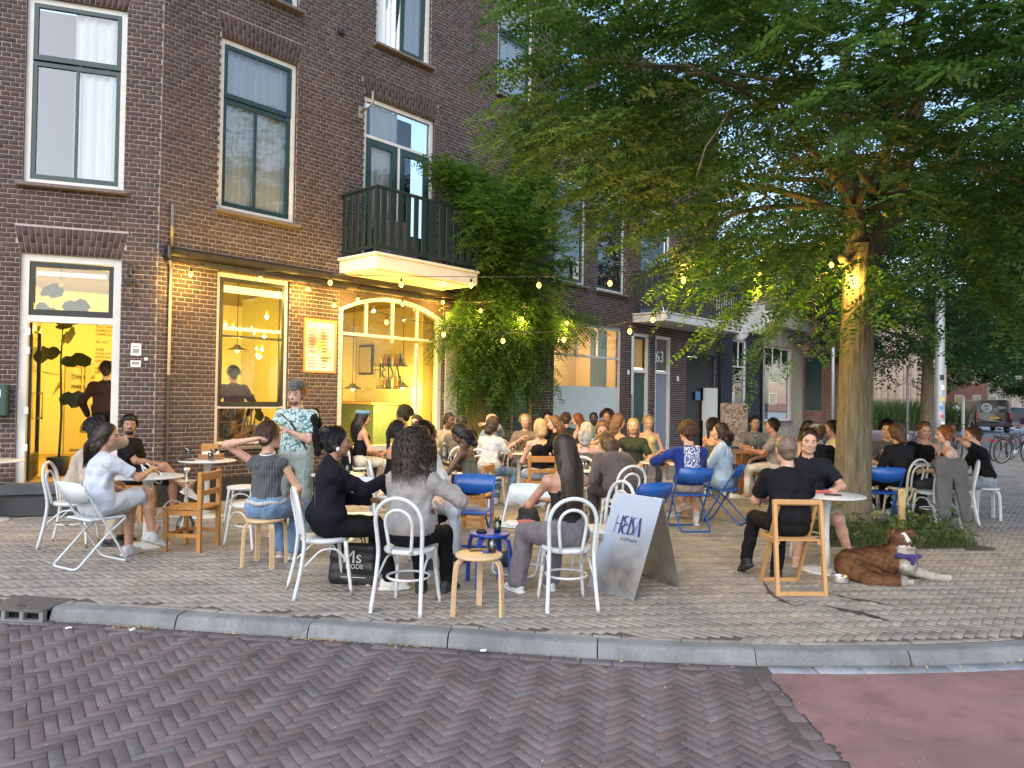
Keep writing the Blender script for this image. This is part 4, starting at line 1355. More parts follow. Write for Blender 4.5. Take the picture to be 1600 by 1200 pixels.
# ================================================================ SOFT BODIES (people, dog, cloth): distance fields turned into one skin
def _n(v):
    v = np.asarray(v, float)
    return v / max(np.linalg.norm(v), 1e-9)
class Field:
    """groups of soft tapered limbs; groups meet with a crisp edge, limbs of one group melt together"""
    def __init__(s, res=.014):
        s.p = []
        s.res = res
        s.ng = 0
    def cap(s, g, a, b, ra, rb=None, wide=None, k=1.0, sm=.03, cut=None, amp=0.0, fold=22.0):
        """limb a-b; 'wide' is a direction in which it is k times as wide; cut: (point, normal) keep only the side behind the normal"""
        rb = ra if rb is None else rb
        s.p.append((g, np.array(a, float), np.array(b, float), ra, rb, None if wide is None else _n(wide), k, sm, cut, amp, fold))
        s.ng = max(s.ng, g + 1)
    def mesh(s):
        res = s.res
        lo = np.min([np.minimum(p[1], p[2]) - max(p[3], p[4]) * max(1, p[6]) for p in s.p], 0) - .05
        hi = np.max([np.maximum(p[1], p[2]) + max(p[3], p[4]) * max(1, p[6]) for p in s.p], 0) + .05
        n = np.ceil((hi - lo) / res).astype(int) + 1
        ax = [lo[i] + res * np.arange(n[i]) for i in range(3)]
        D = np.full((s.ng, *n), .2, np.float32)
        for g, a, b, ra, rb, wd, k, sm, cut, amp, fold in s.p:
            rr = max(ra, rb) * max(1, k) + .06
            i0 = np.maximum(np.floor((np.minimum(a, b) - rr - lo) / res).astype(int), 0)
            i1 = np.minimum(np.ceil((np.maximum(a, b) + rr - lo) / res).astype(int) + 1, n)
            X = ax[0][i0[0]:i1[0], None, None]
            Y = ax[1][None, i0[1]:i1[1], None]
            Z = ax[2][None, None, i0[2]:i1[2]]
            d = b - a
            L2 = max(d @ d, 1e-9)
            px, py, pz = X - a[0], Y - a[1], Z - a[2]
            t = np.clip((px * d[0] + py * d[1] + pz * d[2]) / L2, 0, 1)
            qx, qy, qz = px - t * d[0], py - t * d[1], pz - t * d[2]
            if wd is not None:
                w = (qx * wd[0] + qy * wd[1] + qz * wd[2]) * (1 - 1 / k)
                qx, qy, qz = qx - w * wd[0], qy - w * wd[1], qz - w * wd[2]
            v = np.sqrt(qx * qx + qy * qy + qz * qz) - (ra + t * (rb - ra))
            if amp:
                v = v + amp * (np.sin(fold * (X * .9 + Z * 1.3) + 5 * np.sin(7 * Y + 3 * Z)) * .6 + np.sin(fold * 1.7 * (Y * 1.1 - Z * .7 + X * .4) + 4 * np.sin(9 * X)) * .5)
            if cut is not None:
                cp, cn = cut
                v = np.maximum(v, (X - cp[0]) * cn[0] + (Y - cp[1]) * cn[1] + (Z - cp[2]) * cn[2])
            sub = D[(g, slice(i0[0], i1[0]), slice(i0[1], i1[1]), slice(i0[2], i1[2]))]
            if sm > 0:
                h = np.clip(.5 + .5 * (sub - v) / sm, 0, 1)
                sub[...] = sub + (v - sub) * h - sm * h * (1 - h)
            else:
                np.minimum(sub, v, out=sub)
        A = D.min(0)
        gi = D.argmin(0).astype(np.int8)
        return nets(A, gi, lo, res)
def nets(A, gi, lo, res):
    n = A.shape
    S = A < 0
    c = [(i, j, k) for i in (0, 1) for j in (0, 1) for k in (0, 1)]
    sl_ = lambda o, T: T[o[0]:n[0] - 1 + o[0], o[1]:n[1] - 1 + o[1], o[2]:n[2] - 1 + o[2]]
    cnt = sum(sl_(o, S).astype(np.int8) for o in c)
    act = (cnt > 0) & (cnt < 8)
    I = np.argwhere(act)
    if len(I) == 0:
        return np.zeros((0, 3)), np.zeros((0, 4), int), np.zeros(0, int)
    idx = np.full(act.shape, -1, np.int32)
    idx[act] = np.arange(len(I))
    vals = np.stack([A[I[:, 0] + o[0], I[:, 1] + o[1], I[:, 2] + o[2]] for o in c], 1)
    acc = np.zeros((len(I), 3))
    w = np.zeros(len(I))
    for a in range(8):
        for b in range(a + 1, 8):
            if sum(abs(c[a][k] - c[b][k]) for k in range(3)) != 1:
                continue
            va, vb = vals[:, a], vals[:, b]
            m = (va < 0) != (vb < 0)
            t = np.where(m, va / np.where(m, va - vb, 1), 0)
            p = np.array(c[a])[None] + t[:, None] * (np.array(c[b]) - np.array(c[a]))[None]
            acc += p * m[:, None]
            w += m
    V = lo + res * (I + acc / w[:, None])
    F = []
    for k in range(3):
        i, j = [(1, 2), (2, 0), (0, 1)][k]
        sh = [slice(None)] * 3
        e = [0, 0, 0]
        e[k] = 1
        s0 = S[:n[0] - e[0], :n[1] - e[1], :n[2] - e[2]]
        s1 = S[e[0]:, e[1]:, e[2]:]
        Q = np.argwhere(s0 != s1)
        Q = Q[(Q[:, i] > 0) & (Q[:, j] > 0) & (Q[:, i] < n[i] - 1) & (Q[:, j] < n[j] - 1)]
        ei, ej = np.zeros(3, int), np.zeros(3, int)
        ei[i] = 1
        ej[j] = 1
        g = lambda P: idx[P[:, 0], P[:, 1], P[:, 2]]
        f = np.stack([g(Q - ei - ej), g(Q - ej), g(Q), g(Q - ei)], 1)
        inside = S[Q[:, 0], Q[:, 1], Q[:, 2]]
        f[~inside] = f[~inside][:, ::-1]
        F.append(f)
    F = np.vstack(F)
    F = F[(F >= 0).all(1)]
    # material of each face: the group nearest to its middle
    ctr = V[F].mean(1)
    q = np.clip(np.round((ctr - lo) / res).astype(int), 0, np.array(n) - 1)
    G_ = gi[q[:, 0], q[:, 1], q[:, 2]]
    return V, F, G_.astype(int)
def rot_to(f, up=(0, 0, 1)):
    """3x3 with columns right, forward, up"""
    f = _n(f)
    r = np.cross(f, up)
    r = _n(r)
    u = np.cross(r, f)
    return np.stack([r, f, u], 1)

# ---- head template: origin at the middle of the head (between the ears), facing +y, groups 0 skin 1 lips 2 eye white 3 iris 4 brow/beard
def head_template(kind):
    f = Field(.0062)
    man = kind.startswith('m')
    jw = .060 if man else .053
    f.cap(0, (0, -.022, .035), (0, .012, .038), .083, .080, (1, 0, 0), .93, .02)          # skull
    f.cap(0, (0, .03, -.02), (0, .045, -.055), .064, .050, (1, 0, 0), 1.0, .03)           # face
    f.cap(0, (-jw * .55, .025, -.075), (jw * .55, .025, -.075), .032, None, None, 1, .035)  # jaw
    f.cap(0, (0, .066, -.098), (0, .06, -.092), .020 if man else .016, None, (1, 0, 0), 1.3, .025)  # chin
    f.cap(0, (0, .092, .012), (0, .112, -.028), .009, .013, None, 1, .012)                # nose
    for s in (-1, 1):
        f.cap(0, (s * .006, .103, -.030), (s * .011, .100, -.031), .009, None, None, 1, .008)
        f.cap(0, (s * .042, .062, -.02), (s * .030, .075, -.032), .022, .02, None, 1, .03)  # cheek
        f.cap(0, (s * .012, .088, .022), (s * .045, .068, .020), .011, .010, None, 1, .018)  # brow ridge
        f.cap(0, (s * .078, -.002, .012), (s * .077, -.006, -.028), .015, .010, (0, 1, .2), 1.25, .008)  # ear
        f.cap(0, (s * .085, -.010, .014), (s * .083, -.013, -.012), .008, .006, None, 1, .006)
        f.cap(2, (s * .031, .0775, .002), (s * .033, .0775, .002), .0115, None, (1, 0, 0), 1.25, 0)
        f.cap(4, (s * .019, .0855, .012), (s * .044, .078, .012), .0042, .004, None, 1, 0)
        f.cap(3, (s * .031, .0845, .001), (s * .031, .0862, .001), .0098, None, None, 1, 0)
        f.cap(4, (s * .013, .0965, .022), (s * .048, .080, .024), .0064, .0048, None, 1, .004)
    f.cap(1, (-.018, .090, -.058), (.018, .090, -.058), .0075, None, (0, 0, 1), .8, .006)
    f.cap(1, (-.013, .091, -.067), (.013, .091, -.067), .0085, None, None, 1, .006)
    f.cap(0, (0, -.012, -.06), (0, -.03, -.17), .052 if man else .045, .056 if man else .050, None, 1, .03)  # neck
    if 'b' in kind:
        f.cap(4, (0, .074, -.096), (0, .068, -.082), .022, .02, (1, 0, 0), 1.4, .02)
        for s in (-1, 1):
            f.cap(4, (s * .02, .072, -.094), (s * .062, .022, -.055), .020, .014, None, 1, .02)
            f.cap(4, (s * .064, .016, -.05), (s * .072, .008, -.012), .013, .008, None, 1, .02)
            f.cap(4, (s * .004, .0965, -.047), (s * .024, .086, -.056), .006, .005, None, 1, .006)
    return f.mesh()
# ---- hand template: wrist at origin, fingers along +y, palm facing -z, thumb on +x side
def hand_template(curl):
    f = Field(.0055)
    f.cap(0, (0, -.03, 0), (0, .01, 0), .024, .025, (1, 0, 0), 1.15, .015)
    f.cap(0, (-.018, .035, 0), (-.026, .085, 0), .017, .014, None, 1, .02)
    f.cap(0, (.012, .03, 0), (.02, .085, 0), .018, .014, None, 1, .02)
    f.cap(0, (0, .04, 0), (0, .085, 0), .017, .014, (1, 0, 0), 1.4, .02)
    for i, (x, L_) in enumerate(((-.033, .058), (-.012, .073), (.010, .078), (.031, .070))):
        p = np.array([x, .088, .0])
        ang = 0.0
        sp = (x) * 1.2
        r = .0088
        for j, (fr, cu) in enumerate(((.45, .35), (.3, .75), (.25, .6))):
            ang -= cu * curl * (1.0 + .12 * (i - 1.5) * -1)
            q = p + L_ * fr * np.array([math.sin(sp) * math.cos(ang), math.cos(ang) * math.cos(sp), math.sin(ang)])
            f.cap(0, p, q, r, r * .9, None, 1, .004)
            p, r = q, r * .9
    p = np.array([.022, .022, -.006])
    for dv, L_, r in (((.75, .62, -.25), .042, .0125), ((.45, .85, -.35 * (1 + curl)), .03, .0105), ((.1, .95, -.5 * curl), .024, .009)):
        q = p + _n(dv) * L_
        f.cap(0, p, q, r, r * .92, None, 1, .006)
        p = q
    return f.mesh()
# ---- shoe template: ankle at origin, toes along +y, ground at z=-.085; groups 0 upper 1 sole 2 sock
def shoe_template(kind):
    f = Field(.0085)
    if kind == 'barefoot':
        f.cap(0, (0, -.03, -.05), (0, .12, -.065), .034, .026, (1, 0, 0), 1.2, .03)
        f.cap(0, (0, 0, .03), (0, -.01, -.04), .035, .038, None, 1, .03)
        f.cap(1, (0, -.04, -.084), (0, .15, -.084), .04, .042, (0, 0, 1), .2, 0)
        return f.mesh()
    f.cap(0, (0, -.042, -.045), (0, .02, -.045), .038, .040, (1, 0, 0), 1.0, .03)
    f.cap(0, (0, .02, -.046), (0, .135, -.062), .042, .031, (1, 0, 0), 1.15, .03)
    f.cap(0, (0, -.02, .0), (0, .0, -.02), .043, .045, None, 1, .03, cut=((0, 0, .025), (0, -.25, 1)))
    f.cap(0, (0, .045, -.02), (0, .1, -.048), .014, .012, (1, 0, 0), 1.6, .01)
    f.cap(1, (0, -.05, -.075), (0, .06, -.075), .046, .050, (0, 0, 1), .34, .01)
    f.cap(1, (.0, .06, -.075), (0, .145, -.072), .050, .042, (0, 0, 1), .32, .01)
    f.cap(2, (0, 0, .08), (0, -.004, -.02), .037, .036, None, 1, .01)
    return f.mesh()
HEADS = {k: head_template(k) for k in ('m', 'w', 'mb')}
HANDS = {k: hand_template(v) for k, v in (('open', .25), ('relax', .8), ('grip', 1.6))}
SHOES = {k: shoe_template(k) for k in ('shoe', 'barefoot')}
def ik(a, t, l1, l2, hint):
    a, t = np.array(a, float), np.array(t, float)
    d = t - a
    L_ = np.linalg.norm(d)
    mx = (l1 + l2) * .995
    if L_ > mx:
        t = a + d * mx / L_
        d = t - a
        L_ = mx
    L_ = max(L_, abs(l1 - l2) + .02)
    dn = _n(d)
    x = (l1 * l1 - l2 * l2 + L_ * L_) / (2 * L_)
    h = math.sqrt(max(l1 * l1 - x * x, 1e-6))
    hn = np.array(hint, float)
    hn = _n(hn - dn * (hn @ dn))
    return a + dn * x + hn * h, t
# ---- cloth, skin and hair materials
def skin(c):
    nm = 'skin_%02x%02x%02x' % tuple(int(255 * min(1, x)) for x in c)
    if nm in MATS:
        return MATS[nm]
    t = NT(nm)
    v = t.coord('Object')
    f = t.noise(v, 22, 4)
    t.col(t.ramp(f, [(.3, sc(c, .86)), (.7, sc(c, 1.1))]))
    t.set(roughness=.48, subsurface_weight=.08, subsurface_scale=.02)
    t.bump(t.noise(v, 240, 2), .08, .002)
    return t.m
def cloth(c, kind='plain', c2=None, rough=.85):
    nm = 'cloth_%s_%02x%02x%02x' % (kind, *[int(255 * min(1, x)) for x in c])
    if nm in MATS:
        return MATS[nm]
    t = NT(nm)
    v = t.coord('Object')
    fine = t.noise(v, 420, 2)
    big = t.noise(v, 7, 4)
    base = t.ramp(big, [(.3, sc(c, .82)), (.7, sc(c, 1.15))])
    if kind == 'denim':
        st_ = t.noise(t.coord('Object', (1, 1, .06)), 320, 2)
        base = t.mix(.35, base, t.ramp(st_, [(.35, sc(c, .6)), (.65, sc(c, 1.7))]))
        w = t.noise(v, 3.5, 4)
        base = t.mix(t.ramp(w, [(.48, 0.), (.72, .75)]), base, sc(c, 2.1))
    elif kind == 'pattern':
        vo = t.n('TexVoronoi')
        vo.inputs['Scale'].default_value = 26
        t.l(v, vo.inputs['Vector'])
        no = t.noise(v, 30, 3)
        base = t.mix(t.ramp(no, [(.46, 0.), (.5, 1.)]), c, c2)
        base = t.mix(t.ramp(vo.outputs['Distance'], [(.16, 1.), (.2, 0.)]), base, sc(c2, .35))
    elif kind == 'stripe':
        wv = t.n('TexWave')
        wv.bands_direction = 'X'
        wv.inputs['Scale'].default_value = 14
        t.l(v, wv.inputs['Vector'])
        base = t.mix(t.ramp(wv.outputs['Fac'], [(.80, 0.), (.92, .6)]), base, c2)
    elif kind == 'print':
        no = t.noise(v, 34, 2, .4)
        mk = t.ramp(t.noise(v, 4.2, 1), [(.54, 0.), (.56, 1.)])
        base = t.mix(t.math('MULTIPLY', t.ramp(no, [(.5, 0.), (.54, 1.)]), mk), base, c2)
    t.col(base)
    t.set(roughness=rough)
    t.b.inputs['Specular IOR Level'].default_value = .2 if max(c) > .05 else .12
    t.b.inputs['Sheen Weight'].default_value = .12 if max(c) > .05 else 0.0
    wr = t.n('TexWave')
    wr.inputs['Scale'].default_value = 3.2
    wr.inputs['Distortion'].default_value = 9.0
    wr.inputs['Detail'].default_value = 2.5
    wr.inputs['Detail Scale'].default_value = 1.6
    t.l(v, wr.inputs['Vector'])
    h = t.math('ADD', t.math('MULTIPLY', fine, .06), t.math('ADD', t.math('MULTIPLY', wr.outputs['Fac'], .8), t.noise(v, 16, 3)))
    t.bump(h, .55, .016)
    return t.m
def hairm(c, gloss=.45):
    nm = 'hair_%02x%02x%02x' % tuple(int(255 * min(1, x)) for x in c)
    if nm in MATS:
        return MATS[nm]
    t = NT(nm)
    a = t.n('Attribute', attribute_name='tint')
    v = t.coord('Object', (1, 1, .15))
    f = t.math('ADD', t.math('MULTIPLY', a.outputs['Fac'], .55), t.math('MULTIPLY', t.noise(v, 130, 3), .5))
    t.col(t.ramp(f, [(.15, sc(c, .45)), (.5, c), (.9, sc(c, 1.75))]))
    t.set(roughness=gloss)
    t.b.inputs['Specular IOR Level'].default_value = .35
    return t.m
M_eye = plain('eye_white', (.26, .21, .19), .25, .03, 10, 0)
M_iris = plain('eye_dark', (.015, .010, .008), .15, .1, 10, 0)
def ribbons(P, w, nrm, tint):
    """P (n,m,3) strand points, w (n,m) widths, nrm (n,m,3) -> verts, faces, tint per face"""
    n, m, _ = P.shape
    T = np.gradient(P, axis=1)
    S_ = np.cross(T, nrm)
    S_ /= np.maximum(np.linalg.norm(S_, axis=2, keepdims=True), 1e-9)
    A_, B_ = P + S_ * w[..., None] * .5, P - S_ * w[..., None] * .5
    V = np.stack([A_, B_], 2).reshape(-1, 3)
    i = np.arange(m - 1)
    f = np.stack([2 * i, 2 * i + 1, 2 * i + 3, 2 * i + 2], 1)
    F = (f[None] + (np.arange(n) * 2 * m)[:, None, None]).reshape(-1, 4)
    return V, F, np.repeat(tint, m - 1)
def hair_mesh(style, c, seed, length=.3, vol=1.0, near=False):
    """in head space; returns a mesh"""
    rg = np.random.default_rng(seed)
    f = Field(.010)
    cutf = ((0, .062, .052), (0, 1, -.55))          # hairline over the forehead
    v = vol
    f.cap(0, (0, -.028, .040), (0, .004, .046), .090 * v, .086 * v, (1, 0, 0), .95, .02, cut=cutf)
    f.cap(0, (0, -.045, -.005), (0, -.05, -.045), .078 * v, .058, (1, 0, 0), 1.0, .03, cut=((0, .005, 0), (0, 1, .15)))
    for s in (-1, 1):
        f.cap(0, (s * .072, .004, .035), (s * .072, .012, .012), .018, .012, None, 1, .015)
    if style in ('long', 'pony', 'bun', 'bob'):
        for s in (-1, 1):
            f.cap(0, (s * .06, -.01, .03), (s * .074, -.02, -.05), .030, .026, None, 1, .03)
    if style in ('long', 'bob'):
        L_ = length
        f.cap(0, (0, -.05, -.0), (0, -.105, -.10), .075, .058, (1, 0, 0), 1.2, .03)
        if L_ > .14:
            f.cap(0, (0, -.105, -.10), (0, -.125, -.03 - L_ * .9), .058, .04, (1, 0, 0), 1.75, .03)
    if style == 'pony':
        f.cap(0, (0, -.11, .03), (0, -.125, -.03), .03, .032, None, 1, .02)
        f.cap(0, (0, -.125, -.03), (0, -.12, -.03 - length), .035, .018, None, 1, .02)
    if style == 'bun':
        f.cap(0, (0, -.095, .085), (0, -.11, .095), .048, .045, None, 1, .012)
    V, F, _ = f.mesh()
    V = V + (rg.normal(0, .0018, V.shape))
    Vs, Fs, Ts = [V], [F], [rg.random(len(F)) * .6]
    o = len(V)
    # strands
    def scalp(th, ph, k=1.0):
        return np.stack([.086 * v * k * np.sin(ph) * np.cos(th), -.014 + .104 * v * k * np.sin(ph) * np.sin(th), .044 + .092 * v * k * np.cos(ph)], -1)
    if style in ('long', 'bob'):
        n, m = (700 if near else 260), 11
        th = rg.uniform(R(145), R(395), n)            # everywhere but the face
        ph0 = rg.uniform(.1, .9, n)
        tt = np.linspace(0, 1, m)
        P = np.zeros((n, m, 3))
        L_ = length * rg.uniform(.82, 1.08, n)
        for j, t in enumerate(tt):
            ph = ph0 + (1.75 - ph0) * min(1, t * 2.6)
            q = scalp(th, ph, 1.02 + .06 * rg.random(n))
            dn = np.maximum(0, t - .34) / .66
            side_ = np.clip(np.abs(np.cos(th)), 0, 1)
            q[:, 2] -= dn * L_
            q[:, 1] -= np.minimum(1, dn * 2.5) * (.055 + .05 * side_) * np.where(L_ > .14, 1, .3)
            q[:, 0] *= 1 + .30 * dn - .40 * dn * dn
            q += np.stack([np.sin(t * 9 + th * 5), np.cos(t * 8 + th * 7), np.zeros(n)], 1) * .006 * (t > .3)
            P[:, j] = q
        Wd = ((.007 if near else .013) * rg.uniform(.5, 1.2, n))[:, None] * np.interp(tt, [0, .2, .8, 1], [.5, 1, .9, .15])[None]
        Nr = P - np.array([0, -.01, 0])
        Nr[..., 2] *= .2
        a, b, c_ = ribbons(P, Wd, Nr, rg.random(n))
        Vs.append(a); Fs.append(b + o); Ts.append(c_); o += len(a)
    elif style == 'curly':
        n, m = (1300 if near else 700), (15 if near else 9)
        th = rg.uniform(R(150), R(390), n)
        ph = rg.uniform(0, 1.95, n)
        q = scalp(th, ph, 1.0)
        out = q - np.array([0, -.014, .03])
        out /= np.linalg.norm(out, axis=1, keepdims=True)
        tt = np.linspace(0, 1, m)
        L_ = length * rg.uniform(.5, 1.1, n)
        e1 = np.cross(out, [.3, .2, 1])
        e1 /= np.linalg.norm(e1, axis=1, keepdims=True)
        e2 = np.cross(out, e1)
        P = np.zeros((n, m, 3))
        p0 = rg.uniform(0, 6.28, n)
        for j, t in enumerate(tt):
            a_ = p0 + t * (13 if length < .2 else 26)
            dr = out * (np.minimum(t * L_, .075 * v))[:, None]
            dr[:, 2] -= np.maximum(0, t * L_ - .05)
            P[:, j] = q + dr + (.013 if length < .2 else .016) * (e1 * np.cos(a_)[:, None] + e2 * np.sin(a_)[:, None]) * min(1, t * 3)
        Wd = np.full((n, m), .0062 if near else .0085) * np.interp(tt, [0, .8, 1], [1, 1, .2])[None]
        Nr = np.repeat(out[:, None], m, 1) + rg.normal(0, .3, (n, m, 3))
        a, b, c_ = ribbons(P, Wd, Nr, rg.random(n))
        Vs.append(a); Fs.append(b + o); Ts.append(c_); o += len(a)
    elif style != 'buzz':
        n, m = (1300 if near else 520), 4
        th = rg.uniform(R(150), R(390), n)
        ph = rg.uniform(0, 1.75 if style == 'short' else 1.5, n)
        q = scalp(th, ph, 1.03)
        out = q - np.array([0, -.014, .02])
        out /= np.linalg.norm(out, axis=1, keepdims=True)
        flow = np.stack([out[:, 0] * .5 + rg.normal(0, .35, n), np.where(ph < .8, rg.choice([.7, -.3], n), -.5), -np.clip(ph - .5, 0, 1.2) * 1.2], 1)
        tt = np.linspace(0, 1, m)
        L_ = (.045 if style == 'short' else .06) * rg.uniform(.5, 1.2, n)
        P = q[:, None] + (flow[:, None] * tt[None, :, None] + out[:, None] * (.22 * np.sin(tt * 2.6) if style == 'short' else .1 * np.sin(tt * 3))[None, :, None]) * L_[:, None, None]
        Wd = np.full((n, m), .006 if near else .012) * np.array([1, .9, .6, .15])[None]
        Nr = np.repeat(out[:, None], m, 1)
        a, b, c_ = ribbons(P, Wd, Nr, rg.random(n))
        Vs.append(a); Fs.append(b + o); Ts.append(c_); o += len(a)
    return np_mesh('hair', np.vstack(Vs), np.vstack(Fs), hairm(c), smooth=True, tint=np.concatenate(Ts))

SK = dict(l=(.52, .30, .21), m=(.42, .225, .15), t=(.31, .155, .095), d=(.105, .05, .032), p=(.58, .36, .27))
HC = dict(black=(.012, .010, .010), dark=(.028, .017, .012), brown=(.075, .038, .02), lbrown=(.15, .08, .04), blond=(.38, .26, .14), ginger=(.26, .09, .03), grey=(.30, .27, .24), red=(.16, .045, .018))

def person(label, x, y, face, pose='sit', seat=.46, z0=0.0, sk='l', sex='w', scale=1.0, lean=6, hair='long', hc='brown', hl=.3, hv=1.0, hyaw=0, hpitch=0, roll=0,
           top='tee', tc=(.6, .6, .6), tk='plain', tc2=None, bottom='pants', bc=(.05, .06, .09), bk='plain', shoe=(.6, .6, .6), shk='shoe', sock=None,
           lh=None, rh=None, lf=None, rf=None, beard=False, twist=0, slouch=0.0, hands=('relax', 'relax'), res=None, group=None, elb=None, kn=None, bulk=1.0, seed=0):
    """local frame: +y is the way the person faces, x to the right. hand and foot targets are local points."""
    D_ = math.hypot(x, y)
    res = res or (.0125 if D_ < 8.5 else .0155 if D_ < 13 else .02)
    rg = random.Random(seed + int(abs(x) * 97 + abs(y) * 31))
    s = scale
    man = sex == 'm'
    skm = skin(SK[sk] if isinstance(sk, str) else sk)
    f = Field(res)
    stand = pose == 'stand'
    pz = .93 * s if stand else seat + .105 * s
    pel = np.array([0, 0 if stand else .02, pz])
    ln, tw = R(lean), R(twist)
    def rx(v, a):
        c_, s_ = math.cos(a), math.sin(a)
        return np.array([v[0], v[1] * c_ + v[2] * s_, v[2] * c_ - v[1] * s_])
    def rzv(v, a):
        c_, s_ = math.cos(a), math.sin(a)
        return np.array([v[0] * c_ - v[1] * s_, v[0] * s_ + v[1] * c_, v[2]])
    wst = pel + rx(np.array([0, -.01 - slouch * .04, .19 * s]), ln * .5)
    chs = wst + rx(np.array([0, .0 + slouch * .02, .16 * s]), ln)
    nck = chs + rx(np.array([0, -.012, .145 * s]), ln + R(slouch * 22))
    if roll:
        for q in (wst, chs, nck):
            q[0] += math.sin(R(roll)) * (q[2] - pz)
    hd = nck + rx(np.array([0, .025, .165 * s]), ln * .6 + R(slouch * 12))
    sw = (.172 if man else .150) * s * bulk
    rgt = rzv(np.array([1., 0, 0]), tw)
    shz = nck - rx(np.array([0, 0, .075 * s]), ln)
    SL, SR = shz - rgt * sw, shz + rgt * sw
    hw = .088 * s
    cl = amp = .0065
    b_ = bulk
    G_T = 1 if top != 'none' else 0
    # torso
    G_tor = G_T
    loose = {'tee': .014, 'long': .014, 'jacket': .026, 'tank': .004, 'vest': .008, 'bareback': .0, 'strapless': .004, 'none': 0, 'oneshoulder': .004, 'halter': .0}[top]
    W_ = np.array([1., 0, 0])
    f.cap(G_tor if top not in ('crop',) else 0, wst - (0, 0, .03), chs, (.098 if man else .082) * s * b_ + loose, (.108 if man else .09) * s * b_ + loose, rzv(W_, tw * .6), 1.38, .05, amp=amp)
    upg = G_tor if top in ('tee', 'long', 'jacket', 'vest') else 0
    f.cap(upg if top != 'bareback' else 0, chs, (SL + SR) / 2 - (0, 0, .03 * s), (.106 if man else .088) * s * b_ + loose, .072 * s * b_ + loose * .8, rgt, 1.45, .05, amp=amp * .7)
    if not man and top != 'none':
        for q in (-1, 1):
            c_ = chs + rgt * q * .062 * s + rzv(rx(np.array([0, .062 * s, .005]), ln), tw)
            f.cap(G_tor, c_, c_ + (0, 0, -.012), .058 * s, .06 * s, None, 1, .04)
    f.cap(upg, SL - (0, 0, .008), SR - (0, 0, .008), .052 * s * b_ + loose * .7, None, None, 1, .045)
    f.cap(upg, nck + (0, 0, -.05 * s), (SL + SR) / 2 + (0, 0, -.03), .062 * s, .085 * s, rgt, 1.35, .05)
    # bottom / hips
    G_B = 2
    hipg = G_B
    bl_ = {'pants': .010, 'wide': .03, 'shorts': .014, 'skirt': .012, 'dress': .012}[bottom]
    f.cap(hipg, pel + (-hw * .7, -.02, .005), pel + (hw * .7, -.02, .005), .098 * s + bl_, None, (0, 1, 0), 1.08, .05, amp=.003)
    f.cap(G_tor, wst + (0, 0, -.02), pel + (0, -.01, .085), (.10 if man else .085) * s * b_ + loose, (.112 if man else .105) * s * b_ + loose, W_, 1.32, .05, amp=amp)
    if top in ('tee', 'long', 'jacket'):                 # hem hangs over the waistband
        f.cap(G_tor, pel + (-.05, -.015, .07), pel + (.05, -.015, .07), .122 * s * b_ + loose, None, (0, 0, 1), .75, .03, cut=(pel + (0, 0, .0 if not top == 'jacket' else -.04), (0, 0, -1)), amp=.004)
    # legs
    dl = {'sit': ((-.13, .40), (.13, .40)), 'stand': ((-.11, .02), (.12, .03)), 'cross': ((-.10, .42), (.10, .60))}[pose if pose in ('sit', 'stand') else 'cross']
    lft = np.array(lf if lf is not None else (dl[0][0], dl[0][1], .085))
    rft = np.array(rf if rf is not None else (dl[1][0], dl[1][1], .085))
    th_, sh_ = .425 * s, .42 * s
    feet = []
    for q, tg in ((-1, lft), (1, rft)):
        hip = pel + np.array([q * hw, .0, -.01])
        hint = np.array([q * .12, 1.0, .35]) if not stand else np.array([0, 1., 0])
        if kn and kn.get(q) is not None:
            hint = np.array(kn[q], float)
        knee, ank = ik(hip, tg + np.array([0, 0, .0]), th_, sh_, hint)
        tr, kr, cr, ar = .078 * s, .056 * s, .052 * s, .036 * s
        if bottom in ('pants', 'wide'):
            e = bl_
            f.cap(G_B, hip, knee, tr + e, kr + e, None, 1, .035, amp=.004)
            f.cap(G_B, knee, ank + (0, 0, .015), kr + e, ar + e * 1.2 + .008, None, 1, .03, amp=.005, fold=30)
        elif bottom in ('shorts', 'skirt', 'dress'):
            mid = hip + (knee - hip) * (.86 if bottom == 'shorts' else .72)
            f.cap(G_B, hip, mid, tr + bl_ + .004, kr + bl_ + .022, None, 1, .035 if bottom == 'shorts' else .09, amp=.004, cut=(mid + _n(knee - hip) * .01, _n(knee - hip)))
            f.cap(0, hip, knee, tr * .95, kr, None, 1, .03)
            md = knee + (ank - knee) * .35
            back = np.array([0, -.012, 0])
            f.cap(0, knee, md + back, kr, cr, None, 1, .03)
            f.cap(0, md + back, ank, cr, ar, None, 1, .03)
        fd = np.array([q * .25, 1.0, 0])
        if ank[2] > .13:                                  # lifted foot points along and down a little
            fd = _n(np.array([q * .1, 1.0, -.45]))
        feet.append((ank, fd, q))
    # arms
    ua, fa = .285 * s, .255 * s
    hands_ = []
    for q, S_, tg, hn in ((-1, SL, lh, hands[0]), (1, SR, rh, hands[1])):
        if tg is None:
            tg = (q * (.10 + .06 * rg.random()), .24 + .1 * rg.random(), pz + .10) if not stand else (q * .25, .06, pz - .05)
        hint = np.array([q * .8, -.55, -.5])
        if elb and elb.get(q) is not None:
            hint = np.array(elb[q], float)
        el, wr = ik(S_, tg, ua, fa, hint)
        r0, r1, r2 = (.047 if man else .039) * s * b_, (.038 if man else .033) * s, (.026 if man else .023) * s
        bare = top in ('tank', 'vest', 'bareback', 'strapless', 'none', 'halter') or (top == 'oneshoulder' and q < 0)
        f.cap(0, S_, el, r0, r1, None, 1, .03)
        f.cap(0, el, el + (wr - el) * .3, r1, r1 * 1.02, None, 1, .03)
        f.cap(0, el + (wr - el) * .3, wr, r1 * 1.02, r2, None, 1, .03)
